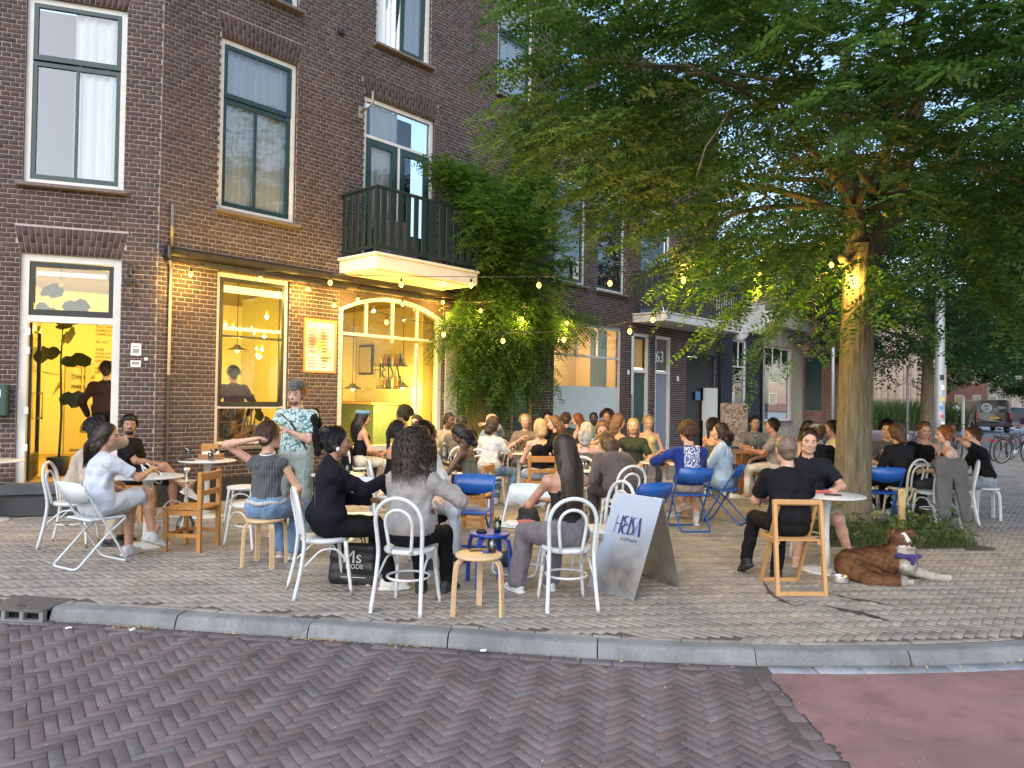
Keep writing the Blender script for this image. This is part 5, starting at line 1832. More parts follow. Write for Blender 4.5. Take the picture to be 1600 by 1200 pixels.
        if not bare:
            e = .012 + loose * .5
            if top == 'tee':
                md = S_ + (el - S_) * .78
                f.cap(G_T, S_, md, r0 + e, r1 + e + .012, None, 1, .04, cut=(S_ + (el - S_) * .76, _n(el - S_)), amp=.003)
            else:
                f.cap(G_T, S_, el, r0 + e, r1 + e, None, 1, .035, amp=.005, fold=30)
                f.cap(G_T, el, wr - _n(wr - el) * .015, r1 + e, r2 + e, None, 1, .025, amp=.005, fold=34, cut=(wr - _n(wr - el) * .01, _n(wr - el)))
        hands_.append((wr, _n(wr - el), q, hn))
    # straps
    if top in ('tank', 'halter', 'vest', 'bareback'):
        for q in (-1, 1):
            a = shz + rgt * q * sw * (.55 if top != 'halter' else .25) + (0, 0, .035 * s)
            fr_ = chs + rgt * q * .05 + rx(np.array([0, .09 * s, .06]), ln)
            bk_ = chs + rgt * q * .05 + rx(np.array([0, -.085 * s, .04]), ln)
            wdt = .03 if top == 'vest' else .011
            if top != 'bareback':
                f.cap(G_T, a, fr_, wdt, wdt * 1.1, None, 1, .02)
            if top in ('tank', 'vest'):
                f.cap(G_T, a, bk_, wdt, wdt * 1.1, None, 1, .02)
            else:
                f.cap(G_T, chs + (0, -.085, -.02) - rgt * .1, chs + (0, -.085, -.02) + rgt * .1, .012, None, None, 1, .01)
    if top == 'oneshoulder':
        f.cap(G_T, SR, chs + (-.05, .06, .0), .055, .08, None, 1, .04)
        f.cap(G_T, SR, chs + (-.05, -.04, .0), .055, .08, None, 1, .04)
    if top in ('tee', 'long') :
        f.cap(G_T, nck + (0, 0, -.035), nck + (0, .01, -.03), .066 * s, None, None, 1, .02, cut=(nck + (0, .0, -.012), rx(np.array([0, .45, 1.]), ln)))
    if top == 'jacket':
        f.cap(G_T, nck + (0, -.015, -.03), nck + (0, -.01, -.0), .074 * s, .072 * s, None, 1, .02, cut=(nck + (0, .03, .0), _n(rx(np.array([0, .7, .7]), ln))))
    # neck
    f.cap(0, nck + (0, 0, -.04), nck + (hd - nck) * .6, .052 * s if man else .045 * s, .05 * s if man else .043 * s, None, 1, .02)
    V, F, gr = f.mesh()
    mats = [skm, cloth(tc, tk, tc2), cloth(bc, bk), skin(sc(SK[sk] if isinstance(sk, str) else sk, .75)), M_eye, M_iris, hairm(sc(HC[hc], .8) if isinstance(hc, str) else hc), plain('shoe_%02x%02x%02x' % tuple(int(255 * c_) for c_ in shoe), shoe, .6, .15, 40), plain('sole_pale', (.55, .53, .5), .7) if sum(shoe) > .3 else plain('sole_dark', (.03, .03, .03), .7), cloth(sock or (.55, .55, .55), 'sock')]
    Vs, Fs, Gs = [V], [F], [gr]
    o = len(V)
    lip = 3
    # head
    HV, HF, HG = HEADS['mb' if beard else ('m' if man else 'w')]
    yaw, pit = R(hyaw), R(hpitch) - ln * .35
    Mh = np.array(Matrix.Rotation(yaw, 3, 'Z') @ Matrix.Rotation(pit, 3, 'X') @ Matrix.Rotation(R(rg.uniform(-3, 3)), 3, 'Y'))
    hs = s * (1.0 if man else .96)
    Vs.append(HV @ Mh.T * hs + hd)
    Fs.append(HF + o)
    Gs.append(np.array([0, 3, 4, 5, 6])[HG])
    o += len(HV)
    for wr, d, q, hn in hands_:
        TV, TF, TG = HANDS[hn]
        TV = TV * s * (1.05 if man else .95)
        if q < 0:
            TV = TV * np.array([-1, 1, 1])
            TF = TF[:, ::-1]
        # palm faces down/inwards
        up = np.array([q * .45, 0, 1.])
        Mx = rot_to(d, up if abs(_n(up) @ d) < .9 else (0, 1, 0))
        if q < 0:
            pass
        Vs.append(TV @ (Mx * np.array([-1, 1, 1])[None] if False else Mx).T + wr)
        Fs.append(TF + o)
        Gs.append(np.zeros(len(TF), int))
        o += len(TV)
    for ank, fd, q in feet:
        TV, TF, TG = SHOES[shk]
        Mx = rot_to(fd)
        Vs.append(TV * s @ Mx.T + ank)
        Fs.append(TF + o)
        Gs.append((np.array([7, 8, 9 if sock is not None else (0 if bottom != 'pants' else 9)]) if shk == 'shoe' else np.array([0, 7, 0]))[TG])
        o += len(TV)
    me = np_mesh('person', np.vstack(Vs), np.vstack(Fs), mats, np.concatenate(Gs), smooth=True)
    ob = link('person', me, None, (x, y, z0), (0, 0, R(face)))
    tag(ob, label, 'person', group or 'people on the cafe terrace')
    hm = Matrix.Translation(hd) @ (Matrix(Mh.tolist()).to_4x4()) @ Matrix.Scale(hs, 4)
    if hair not in (None, 'bald'):
        hme = hair_mesh(hair, HC[hc] if isinstance(hc, str) else hc, seed + int(x * 53 + y * 17) % 9999, hl, hv, D_ < 13.2)
        ho = link('hair', hme, ob)
        ho.matrix_local = hm
    return ob, hm, dict(nck=nck, chs=chs, SL=SL, SR=SR, pel=pel, hands=[h[0] for h in hands_])
def wear(ob, hm, mb, name, mat):
    o2 = mb.build(name, mat, ob)
    o2.matrix_local = hm
    return o2
def glasses_mb():
    m = MB()
    for s in (-1, 1):
        m.tube([(s * .033 + .024 * math.cos(a), .098, .002 + .019 * math.sin(a)) for a in np.linspace(0, 6.28, 14, endpoint=False)], .0028, 5, closed=True)
        m.tube([(s * .057, .096, .006), (s * .082, .03, .008), (s * .085, -.01, .004)], .0025, 5)
    m.tube([(-.009, .1, .006), (.009, .1, .006)], .0025, 5)
    return m
def cap_mb(brim=True, z=.05):
    m = MB()
    prof = [(.098, 0), (.100, .02), (.093, .055), (.06, .082), (.0, .09)]
    m.lathe(prof, 20, (0, -.012, z), 0, .95, 1.06)
    if brim:
        V, Fc = [], []
        for i, a in enumerate(np.linspace(R(25), R(155), 11)):
            V += [(.09 * math.cos(a), -.012 + .10 * math.sin(a), z + .006), (.075 * math.cos(a), -.012 + .175 * math.sin(a) + .004, z - .012), (.09 * math.cos(a), -.012 + .10 * math.sin(a), z - .002), (.075 * math.cos(a), -.012 + .175 * math.sin(a), z - .018)]
        for i in range(10):
            a, b = 4 * i, 4 * i + 4
            Fc += [(a, a + 1, b + 1, b), (a + 2, b + 2, b + 3, a + 3), (a + 1, a + 3, b + 3, b + 1)]
        m.add(V, Fc, 0, True)
    return m
# ================================================================ FURNITURE
M_wch = plain('white_lacquer', (.54, .56, .565), .4, .12, 22, .12)
M_wmet = plain('white_steel', (.51, .55, .58), .4, .12, 22, .1)
M_bmet = plain('blue_steel', (.012, .082, .32), .35, .12, 8, .05)
M_bst = plain('blue_lacquer', (.010, .055, .33), .4, .12, 8, .08)
M_pine = wood('pine_varnish', (.33, .14, .035), (.46, .22, .06), .42, 5, (1, 1, .12))
M_birch = wood('birch_ply', (.50, .33, .18), (.60, .43, .26), .5, 5, (.15, 1, 1))
M_beech = wood('beech_chair', (.42, .22, .08), (.52, .30, .12), .45, 5, (1, 1, .12))
M_tabl = plain('white_table', (.56, .57, .565), .3, .05, 5, .03)
def bent_chair(style=0):
    r = empty('bentwood_chair')
    MB().lathe([(.0, .425), (.17, .425), (.195, .432), (.20, .448), (.195, .462), (.17, .466), (.0, .460)], 28).build('seat', M_wch, r)
    # rear legs and back hoop in one bent rod
    arch = [(-.20, -.27, 0), (-.185, -.22, .22), (-.175, -.19, .45), (-.185, -.215, .62)]
    top = [(.19 * math.cos(a), -.235 - .03 * math.sin(a), .70 + .175 * math.sin(a)) for a in np.linspace(math.pi, 0, 13)]
    pts = smooth_curve(np.array(arch + top + [(-x, y, z) for x, y, z in arch[::-1]]), 60, 3)
    MB().tube(pts, .0165, 9).build('back_hoop', M_wch, r)
    if style == 0:
        inner = [(-.085, -.185, .45), (-.105, -.215, .62)] + [(.11 * math.cos(a), -.232 - .02 * math.sin(a), .68 + .105 * math.sin(a)) for a in np.linspace(math.pi, 0, 9)] + [(.105, -.215, .62), (.085, -.185, .45)]
        MB().tube(smooth_curve(np.array(inner), 36, 2), .0135, 8).build('inner_hoop', M_wch, r)
    else:
        for x in (-.07, .07):
            MB().tube(smooth_curve(np.array([(x * .8, -.185, .45), (x * 1.1, -.215, .65), (x * .9, -.26, .855)]), 12, 2), .012, 8).build('back_rod', M_wch, r)
    for sx in (-1, 1):
        MB().tube(smooth_curve(np.array([(sx * .19, .19, 0), (sx * .165, .165, .22), (sx * .15, .14, .44)]), 10, 1), [.013 + .006 * i / 9 for i in range(10)], 9).build('leg', M_wch, r)
        MB().tube(smooth_curve(np.array([(sx * .17, .165, .25), (sx * .165, .07, .385), (sx * .165, -.06, .385), (sx * .18, -.20, .25)]), 16, 2), .009, 7).build('brace', M_wch, r)
    if style == 0:
        MB().tube([(.165 * math.cos(a), .165 * math.sin(a) - .01, .235) for a in np.linspace(0, 6.283, 26, endpoint=False)], .010, 7, closed=True).build('stretcher_ring', M_wch, r)
    return r
def fold_chair(mat):
    r = empty('folding_chair')
    U1 = [(-.215, -.24, .77), (-.215, -.02, .40), (-.215, .20, .02), (-.19, .215, .012), (.19, .215, .012), (.215, .20, .02), (.215, -.02, .40), (.215, -.24, .77)]
    U2 = [(-.19, .19, .43), (-.19, .02, .30), (-.19, -.26, .02), (-.165, -.275, .012), (.165, -.275, .012), (.19, -.26, .02), (.19, .02, .30), (.19, .19, .43)]
    MB().tube(smooth_curve(np.array(U1), 50, 1), .0115, 8).build('back_frame', mat, r)
    MB().tube(smooth_curve(np.array(U2), 50, 1), .0115, 8).build('leg_frame', mat, r)
    V, Fc = [], []
    n = 9
    for k, (y, z) in enumerate(((-.175, .635), (-.255, .79))):
        for dy in (0, .012):
            for i in range(n):
                x = -.21 + .42 * i / (n - 1)
                bow = .035 * (1 - (x / .21) ** 2)
                sag = (-.045 if k == 0 else .012) * (1 - (x / .21) ** 2)
                V.append((x, y - bow + dy, z + sag))
    for i in range(n - 1):
        Fc += [(i, i + 1, 2 * n + i + 1, 2 * n + i), (n + i + 1, n + i, 3 * n + i, 3 * n + i + 1), (i + 1, i, n + i, n + i + 1), (2 * n + i, 2 * n + i + 1, 3 * n + i + 1, 3 * n + i)]
    MB().add(V, Fc, 0, True).build('backrest', mat, r)
    sm = MB()
    sm.box((0, .02, .442), (.39, .36, .022), bev=.01)
    sm.build('seat', mat, r)
    MB().tube([(-.2, -.17, .435), (.2, -.17, .435)], .008, 6).build('rear_bar', mat, r)
    return r
def pine_chair():
    r = empty('wooden_chair')
    for sx in (-1, 1):
        MB().box((sx * .19, .18, .215), (.042, .042, .43), bev=.004).build('leg', M_pine, r)
        MB().box((sx * .19, -.18, .41), (.04, .045, .82), bev=.004).build('back_post', M_pine, r)
        MB().box((sx * .19, .0, .17), (.024, .32, .035)).build('side_rail', M_pine, r)
        MB().box((sx * .19, .0, .40), (.026, .32, .05)).build('seat_rail', M_pine, r)
    for i in range(5):
        MB().box((0, -.16 + i * .085, .44), (.425, .078, .018), bev=.003).build('seat_slat', M_pine, r)
    MB().box((0, -.185, .765), (.34, .022, .085), bev=.004).build('top_rail', M_pine, r)
    MB().box((0, -.185, .60), (.34, .02, .055), bev=.004).build('back_slat', M_pine, r)
    MB().box((0, .18, .17), (.34, .022, .035)).build('front_rail', M_pine, r)
    return r
def bent_stool(mat, n=4, rs=.18, h=.45):
    r = empty('stool')
    MB().lathe([(0, h - .024), (rs - .004, h - .024), (rs, h - .018), (rs, h - .004), (rs - .005, h), (0, h)], 30).build('seat', mat, r)
    for i in range(n):
        a = 2 * math.pi * (i + .5) / n
        c_, s_ = math.cos(a), math.sin(a)
        prof = [(.06, h - .031), (.13, h - .031), (.165, h - .038), (.188, h - .065), (.196, h - .11), (.205, .2), (.212, 0)]
        pts = smooth_curve(np.array([(q * c_, q * s_, z) for q, z in prof]), 22, 1)
        m = MB()
        for p, q in zip(pts[:-1], pts[1:]):
            pass
        V, Fc = [], []
        T = np.gradient(pts, axis=0)
        tg = np.array([-s_, c_, 0])
        for p, t_ in zip(pts, T):
            nn = _n(np.cross(t_, tg))
            for u_, v_ in ((-.5, -.5), (.5, -.5), (.5, .5), (-.5, .5)):
                V.append(p + tg * u_ * .044 + nn * v_ * .02)
        for k in range(len(pts) - 1):
            for j in range(4):
                Fc.append((k * 4 + j, k * 4 + (j + 1) % 4, k * 4 + 4 + (j + 1) % 4, k * 4 + 4 + j))
        k = len(pts) - 1
        Fc += [(3, 2, 1, 0), (4 * k, 4 * k + 1, 4 * k + 2, 4 * k + 3)]
        m.add(V, Fc)
        m.build('leg', mat, r)
    return r
def wood_fold():
    r = empty('wooden_folding_chair')
    for sx in (-1, 1):
        MB().bar((sx * .20, -.15, .775), (sx * .205, -.25, .0), .038, .03, (1, 0, 0)).build('rear_post', M_beech, r)
        MB().bar((sx * .165, -.14, .745), (sx * .165, .24, .0), .032, .026, (1, 0, 0)).build('front_post', M_beech, r)
        MB().bar((sx * .18, -.185, .435), (sx * .18, .19, .435), .03, .028).build('seat_rail', M_beech, r)
    MB().box((0, -.15, .775), (.44, .036, .05), bev=.012).build('top_rail', M_beech, r)
    MB().box((0, -.248, .02), (.38, .024, .035)).build('rear_foot_rail', M_beech, r)
    MB().box((0, .235, .02), (.31, .024, .035)).build('front_foot_rail', M_beech, r)
    for i in range(8):
        MB().box((0, -.165 + i * .05, .455), (.40, .036, .014), bev=.003).build('seat_slat', M_beech, r)
    return r
def tulip(r_top=.36, h=.74, rb=.23):
    r = empty('pedestal_table')
    MB().lathe([(0, h - .022), (r_top * .8, h - .022), (r_top - .004, h - .012), (r_top, h - .004), (r_top - .006, h), (0, h)], 40).build('top', M_tabl, r)
    MB().lathe([(.05, .03), (.042, .12), (.032, .35), (.034, .55), (.055, .68), (.09, h - .022)], 20).build('column', M_tabl, r)
    MB().lathe([(0, 0), (rb, 0), (rb, .008), (rb * .8, .016), (.09, .024), (.05, .034), (0, .034)], 32).build('base', M_tabl, r)
    return r
def picnic():
    r = empty('wooden_table')
    for i in range(7):
        MB().box((-.33 + i * .11, 0, .74), (.104, .95, .03), bev=.004).build('top_board', M_pine, r)
    for sy in (-1, 1):
        MB().bar((-.33, sy * .36, .0), (.28, sy * .36, .72), .045, .09, (0, 1, 0)).build('cross_leg', M_pine, r)
        MB().bar((.33, sy * .30, .0), (-.28, sy * .30, .72), .045, .09, (0, 1, 0)).build('cross_leg', M_pine, r)
    MB().box((0, 0, .36), (.05, .7, .06)).build('stretcher', M_pine, r)
    return r
PROTO = {}
CDEF = dict(bent=(lambda: bent_chair(0), 'white bentwood chair', 'chair'), bents=(lambda: bent_chair(1), 'white bentwood chair with two back rods', 'chair'), wfold=(lambda: fold_chair(M_wmet), 'white steel folding chair', 'chair'),
            bfold=(lambda: fold_chair(M_bmet), 'blue steel folding chair', 'chair'), pine=(pine_chair, 'varnished pine chair', 'chair'), stool=(lambda: bent_stool(M_birch, 4), 'pale plywood stool with bent legs', 'stool'),
            stool3=(lambda: bent_stool(M_birch, 3), 'pale three legged plywood stool', 'stool'), bstool=(lambda: bent_stool(M_bst, 4), 'blue stool with bent legs', 'stool'), wstool=(lambda: bent_stool(M_wch, 4), 'white stool with bent legs', 'stool'),
            wood=(wood_fold, 'wooden folding chair with slatted seat', 'chair'), table=(lambda: tulip(), 'round white pedestal table', 'table'), tables=(lambda: tulip(.30, .74, .20), 'small round white pedestal table', 'table'), picnic=(picnic, 'wooden plank table with crossed legs', 'table'))
def place(kind, x, y, face, tail, z=0.0, group=None):
    fn, desc, cat = CDEF[kind]
    if kind not in PROTO:
        o = PROTO[kind] = fn()
    else:
        o = copy_tree(PROTO[kind])
    o.location = (x, y, z)
    o.rotation_euler = (0, 0, R(face))
    o['label'] = desc + ' ' + tail
    o['category'] = cat
    o['group'] = group or ('tables on the terrace' if cat == 'table' else 'seats on the terrace')
    return o
# ================================================================ THE TERRACE: seats, tables and the people on them
SEATH = dict(bent=.455, bents=.455, wfold=.445, bfold=.445, pine=.44, stool=.44, stool3=.44, wstool=.44, wood=.452, bstool=.44)
def sit(kind, who, label, px, Y, face, cface=None, **kw):
    x = XD(px, Y)
    if kind:
        place(kind, x, Y, face if cface is None else cface, 'under the ' + who)
    return person(label, x, Y, face, kw.pop('pose', 'sit'), SEATH.get(kind, .45), **kw)
BLK = (.008, .008, .010)
WHT = (.55, .57, .60)
JEAN = (.10, .17, .27)
# ---- left group
sit('wfold', 'woman in the white tee', 'woman in white oversized tee and shorts seen from behind, long dark brown hair', 152, 7.0, -30, lean=9, hair='long', hc='dark', hl=.34, hyaw=-38, top='tee', tc=(.47, .50, .57), bottom='shorts', bc=(.42, .44, .47),
    rh=(.16, .46, .86), lh=(-.05, .38, .62), rf=(.16, .50, .22), lf=(-.08, .40, .085), shoe=(.45, .46, .47), sk='m', hands=('relax', 'grip'), bulk=1.08)
o, hm, _ = sit('bent', 'man with glasses', 'curly haired man with glasses in beige clothes, hand raised to his mouth', 120, 7.85, -78, sex='m', lean=24, hair='curly', hc='black', hl=.08, top='long', tc=(.36, .31, .25), bottom='pants', bc=(.42, .36, .28),
    lh=(.02, .36, 1.13), rh=(.1, .38, .66), sk='m', hyaw=8, shoe=BLK)
wear(o, hm, glasses_mb(), 'glasses', M_blackm)
o, hm, _ = sit('pine', 'bearded man in black', 'bearded man in black tee and black shorts slouching by the brick wall', 212, 9.45, -88, sex='m', lean=-14, hair='short', hc='black', beard=True, hyaw=-58, top='tee', tc=BLK, bottom='shorts', bc=(.012, .013, .018), sk='t',
    lh=(.02, .20, .62), rh=(.14, .36, .72), rf=(.05, .72, .40), lf=(-.16, .44, .085), shoe=(.42, .40, .37), slouch=.3, hands=('relax', 'grip'), bulk=1.05, kn={1: (.15, .5, .9)})
wear(o, hm, MB().tube([(.093 * math.cos(a), -.012 + .103 * math.sin(a), .062 + .012 * math.sin(a)) for a in np.linspace(0, 6.283, 22, endpoint=False)], .014, 7, closed=True), 'headband', plain('headband_black', BLK, .8))
# ---- standing man
xs = XD(464, 8.5)
o, hm, bj = person('standing bearded man in flat cap and green patterned shirt with jacket over his shoulder', xs, 8.5, 178, 'stand', sex='m', scale=1.03, hair='short', hc='ginger', beard=True, sk='p', hyaw=-8, hpitch=-6, top='tee', tc=(.06, .15, .17), tk='pattern', tc2=(.40, .50, .49), bottom='wide', bc=(.19, .23, .22), bk='denim',
    lh=(.02, .24, 1.22), rh=(.22, .18, .98), lf=(-.17, .06, .09), rf=(.2, -.02, .09), shoe=(.42, .43, .44), lean=3)
m = cap_mb(True, .078)
wear(o, hm, m, 'flat_cap', cloth((.09, .085, .08)))
wear(o, hm, glasses_mb(), 'glasses', M_pipe)
jk = Field(.014)
sp_ = bj['SL']
jk.cap(0, sp_ + (-.02, -.06, .06), sp_ + (-.05, .10, -.04), .032, .032, None, 1, .03, amp=.006)
jk.cap(0, sp_ + (-.06, .10, -.04), sp_ + (-.10, .10, -.42), .035, .045, (0, 1, 0), .7, .04, amp=.008)
jk.cap(0, sp_ + (-.02, -.09, .04), sp_ + (-.07, -.12, -.36), .035, .05, (1, 0, 0), 1.2, .04, amp=.008)
jv, jf, jg = jk.mesh()
link('jacket', np_mesh('jacket', jv, jf, cloth(BLK), smooth=True), o)
wear(o, Matrix.Identity(4), MB().tube([tuple(bj['SR'] + (-.02, .10, .02)), tuple(bj['chs'] + (.02, .145, .0)), tuple(bj['pel'] + (-.16, .12, .05))], .014, 6, flat=.5), 'strap', M_blackm)
# ---- woman on the stool, arm up
o, hm, bj = sit('stool', 'woman in the grey waistcoat', 'short haired woman in grey waistcoat and jeans from behind, hand behind her neck', 418, 7.05, -8, lean=4, hair='short', hc='brown', hv=1.14, hyaw=-32, top='vest', tc=(.055, .058, .065), tk='stripe', tc2=(.16, .165, .18), bottom='wide', bc=JEAN, bk='denim', sk='l',
    lh=(-.10, -.10, 1.20), elb={-1: (-1.0, -.25, .15)}, rh=(.20, .30, .60), rf=(.14, .34, .085), lf=(-.02, .40, .085), shoe=(.35, .30, .25), scale=1.03)
wear(o, Matrix.Identity(4), MB().tube([tuple(bj['nck'] + np.array([.068 * math.cos(a), .068 * math.sin(a) - .005, .005 + .015 * math.sin(a)])) for a in np.linspace(0, 6.283, 26, endpoint=False)], .0065, 6, closed=True), 'pearl_necklace', plain('pearl', (.7, .66, .62), .3))
wear(o, Matrix.Identity(4), MB().tube([tuple(bj['pel'] + np.array([.175 * math.cos(a), .15 * math.sin(a) - .015, .06 + .008 * math.sin(5 * a)])) for a in np.linspace(0, 6.283, 30, endpoint=False)], .022, 6, closed=True), 'shirt_hem', cloth((.45, .46, .47), 'stripe', (.03, .03, .03)))
# ---- woman in black blazer
o, hm, bj = sit('bents', 'woman in the black blazer', 'woman in black blazer with hair bun and round white earring, hand held out', 512, 6.15, -66, lean=7, hair='bun', hc='black', sk='t', top='jacket', tc=(.010, .010, .016), bottom='pants', bc=(.009, .009, .011), hyaw=-4, bulk=1.12, scale=1.03,
    lh=(-.02, .40, .74), rh=(.0, .50, .92), elb={1: (.6, -.3, -.8), -1: (-.6, -.2, -.8)}, hands=('relax', 'open'), shoe=(.5, .5, .48), rf=(.12, .52, .085), lf=(-.1, .45, .085))
for s_ in (-1, 1):
    wear(o, hm, MB().lathe([(0, -.02), (.012, -.016), (.017, 0), (.012, .016), (0, .02)], 12, (s_ * .092, -.004, -.055)), 'earring', plain('pearl', (.7, .66, .62), .3))
wear(o, Matrix.Identity(4), MB().tube([tuple(bj['SL'] + (.05, -.09, .04)), tuple(bj['chs'] + (.0, -.135, .02)), tuple(bj['pel'] + (.16, -.13, .05))], .006, 6), 'bag_strap', M_blackm)
# ---- woman with curls, grey blazer
sit('bent', 'woman with long curls', 'woman with long dark curls in grey blazer and black trousers seen from behind', 644, 5.78, -14, lean=7, hair='curly', hc='dark', hl=.34, hv=1.13, top='jacket', tc=(.27, .255, .245), bottom='pants', bc=(.009, .009, .010), hyaw=-6, sk='m',
    rh=(.24, .34, .88), elb={1: (.9, -.3, -.6)}, lh=(-.05, .36, .70), hands=('relax', 'grip'), shoe=(.02, .02, .02), rf=(.14, .50, .085), lf=(-.06, .42, .085))
# ---- people round the second table
sit('bent', 'young man in white', 'young man with tousled hair in white jacket and white trousers facing the camera', 652, 7.55, -138, sex='m', hair='curly', hc='brown', hl=.07, sk='p', top='jacket', tc=(.42, .42, .41), bottom='pants', bc=(.42, .45, .50), hyaw=-22,
    lh=(-.02, .40, .80), rh=(.10, .42, .66), rf=(.16, .46, .085), lf=(-.2, .42, .085), lean=10, shoe=BLK)
sit('bent', 'bare shouldered woman with ponytail', 'woman with dark ponytail and bare shoulders turned to the right', 612, 8.75, -72, hair='pony', hc='black', hl=.22, top='strapless', tc=BLK, sk='m', lean=8, hyaw=-14, bc=BLK)
sit('bent', 'woman with long black hair facing the camera', 'woman with long black hair facing the camera, hand near her cheek', 653, 11.1, 172, hair='long', hc='black', hl=.28, top='tank', tc=BLK, sk='l', rh=(.02, .30, 1.0), lh=(-.12, .36, .78), hyaw=-10)
sit('pine', 'woman with black braids', 'woman with black braids and bare back leaning over her phone', 742, 9.0, 74, hair='long', hc='black', hl=.20, top='bareback', tc=(.08, .09, .07), sk='d', lean=20, hpitch=-22, lh=(-.10, .40, .80), rh=(.06, .42, .80), hands=('grip', 'grip'), bc=BLK)
o, hm, _ = sit('bent', 'woman in the blue beret', 'woman in blue beret and white trousers facing the cafe window', 562, 12.0, -58, hair='long', hc='black', hl=.36, top='tank', tc=BLK, bc=(.48, .47, .44), sk='m', lean=5, scale=1.04)
wear(o, hm, MB().lathe([(.09, 0), (.125, .025), (.13, .045), (.10, .07), (0, .08)], 20, (0, -.015, .055)), 'beret', cloth((.08, .19, .32)))
wear(o, Matrix.Identity(4), MB().box((0, -.20, .62), (.40, .07, .46), bev=.03), 'draped_cardigan', cloth(BLK))
sit('bent', 'curly haired woman by the cafe window', 'woman with curly black hair in tan top sitting before the cafe window', 637, 12.5, 84, hair='curly', hc='black', hl=.09, top='tank', tc=(.30, .21, .14), sk='m', scale=1.1)
sit('bent', 'man in the beige jacket', 'man with cropped hair in beige jacket facing the terrace', 699, 12.7, -150, sex='m', hair='buzz', hc='black', top='jacket', tc=(.36, .30, .22), sk='d', hyaw=20, lh=(-.1, .3, .9))
sit('bent', 'man in the olive jacket', 'man in olive jacket seen from behind beside the climbing plant', 722, 11.5, 6, sex='m', hair='buzz', hc='black', top='jacket', tc=(.13, .115, .085), sk='d', lean=10, bulk=1.1)
sit('bent', 'bald man', 'bald man in light blue shirt resting his face on his hand', 772, 13.0, 148, sex='m', hair=None, hc='grey', top='long', tc=(.20, .25, .34), sk='l', lh=(-.02, .26, 1.15), hyaw=-20)
sit('bent', 'woman in the white tee and jeans', 'dark haired woman in white tee and jeans seen from behind', 765, 10.9, -34, hair='bob', hc='dark', hl=.12, top='tee', tc=(.50, .50, .50), bottom='pants', bc=JEAN, bk='denim', sk='m', lean=8, rh=(.12, .4, .76))
# ---- middle group
sit('bent', 'fair woman laughing', 'laughing fair haired woman in brown top facing the camera', 821, 12.9, 176, hair='short', hc='blond', top='tee', tc=(.19, .14, .10), sk='l', rh=(.05, .3, .92))
sit('pine', 'blond woman in the off shoulder top', 'blond woman in black off shoulder top and light jeans from behind', 846, 10.6, 8, hair='bob', hc='blond', hl=.13, top='oneshoulder', tc=BLK, bottom='pants', bc=(.22, .31, .40), bk='denim', sk='l', lean=10)
sit('bent', 'man with moustache', 'dark haired man with moustache in black facing the camera', 856, 14.4, 178, sex='m', hair='short', hc='black', top='long', tc=BLK, sk='m', beard=True)
sit('bent', 'brunette in black looking left', 'long haired brunette in black looking to the left', 876, 12.3, 82, hair='long', hc='lbrown', hl=.24, top='tee', tc=BLK, sk='l', lean=10, rh=(.05, .34, .95))
sit('bent', 'brown haired man at the back', 'brown haired man in dark shirt turned away before the frosted window', 884, 14.2, -12, sex='m', hair='short', hc='brown', top='tee', tc=(.03, .03, .035), sk='l')
sit('bent', 'red haired woman', 'woman with long red hair turned to the left before the frosted window', 908, 14.0, 66, hair='long', hc='red', hl=.28, top='tank', tc=(.10, .05, .03), sk='l')
sit('bent', 'bald dark man in green', 'bald dark skinned man in green shirt facing the camera', 928, 15.4, 172, sex='m', hair='buzz', hc='black', top='tee', tc=(.12, .32, .26), sk='d', beard=True)
sit('bent', 'woman in the orange top', 'curly haired woman in orange top by the house door', 950, 15.0, 160, hair='curly', hc='brown', hl=.12, top='tank', tc=(.45, .2, .12), sk='m', scale=1.05)
sit('bent', 'long haired woman in the white vest', 'long haired fair woman in white top looking right', 961, 12.1, -62, hair='long', hc='lbrown', hl=.22, top='tank', tc=(.58, .57, .54), sk='l', scale=1.05)
sit('bent', 'blond woman in green', 'blond woman in dark green top smiling at the camera', 990, 11.4, 168, hair='long', hc='blond', hl=.20, top='tee', tc=(.035, .045, .03), sk='l', rh=(.28, .38, .92))
sit('bent', 'woman in the yellow halter', 'short haired blond woman in yellow halter top looking down', 1013, 13.3, 178, hair='short', hc='blond', top='halter', tc=(.62, .52, .26), sk='l', hpitch=-14)
sit('bent', 'woman with grey streaked hair', 'woman with grey streaked blond hair bent over the table', 914, 9.9, -12, hair='long', hc='grey', hl=.20, top='tank', tc=(.10, .09, .08), sk='l', lean=26, hpitch=-10)
sit('bent', 'woman hiding her face', 'brown haired woman in white top hiding her face behind her hand', 940, 10.8, 176, hair='bob', hc='lbrown', hl=.1, top='tank', tc=(.58, .55, .50), sk='l', lean=22, hpitch=-12, rh=(-.02, .42, 1.08), lh=(-.1, .44, .8))
sit('bent', 'woman in the brown jacket', 'woman in loose brown jacket hunched over the round table from behind', 972, 8.7, 22, hair='long', hc='brown', hl=.16, top='jacket', tc=(.085, .068, .064), bottom='pants', bc=(.05, .045, .045), sk='l', lean=38, slouch=.5, bulk=1.18, hpitch=-6)
# ---- woman with very long hair in front
sit('bent', 'woman with very long dark hair', 'woman with very long straight dark hair, bare back and grey trousers', 888, 5.92, 22, cface=8, hair='long', hc='dark', hl=.50, hv=1.05, top='bareback', tc=(.02, .018, .018), bottom='wide', bc=(.135, .125, .14), sk='m', lean=6, hyaw=6,
    lh=(-.12, .42, .76), rh=(.05, .44, .76), lf=(-.24, .44, .085), rf=(.06, .42, .085), shoe=(.50, .52, .53), shk='shoe')
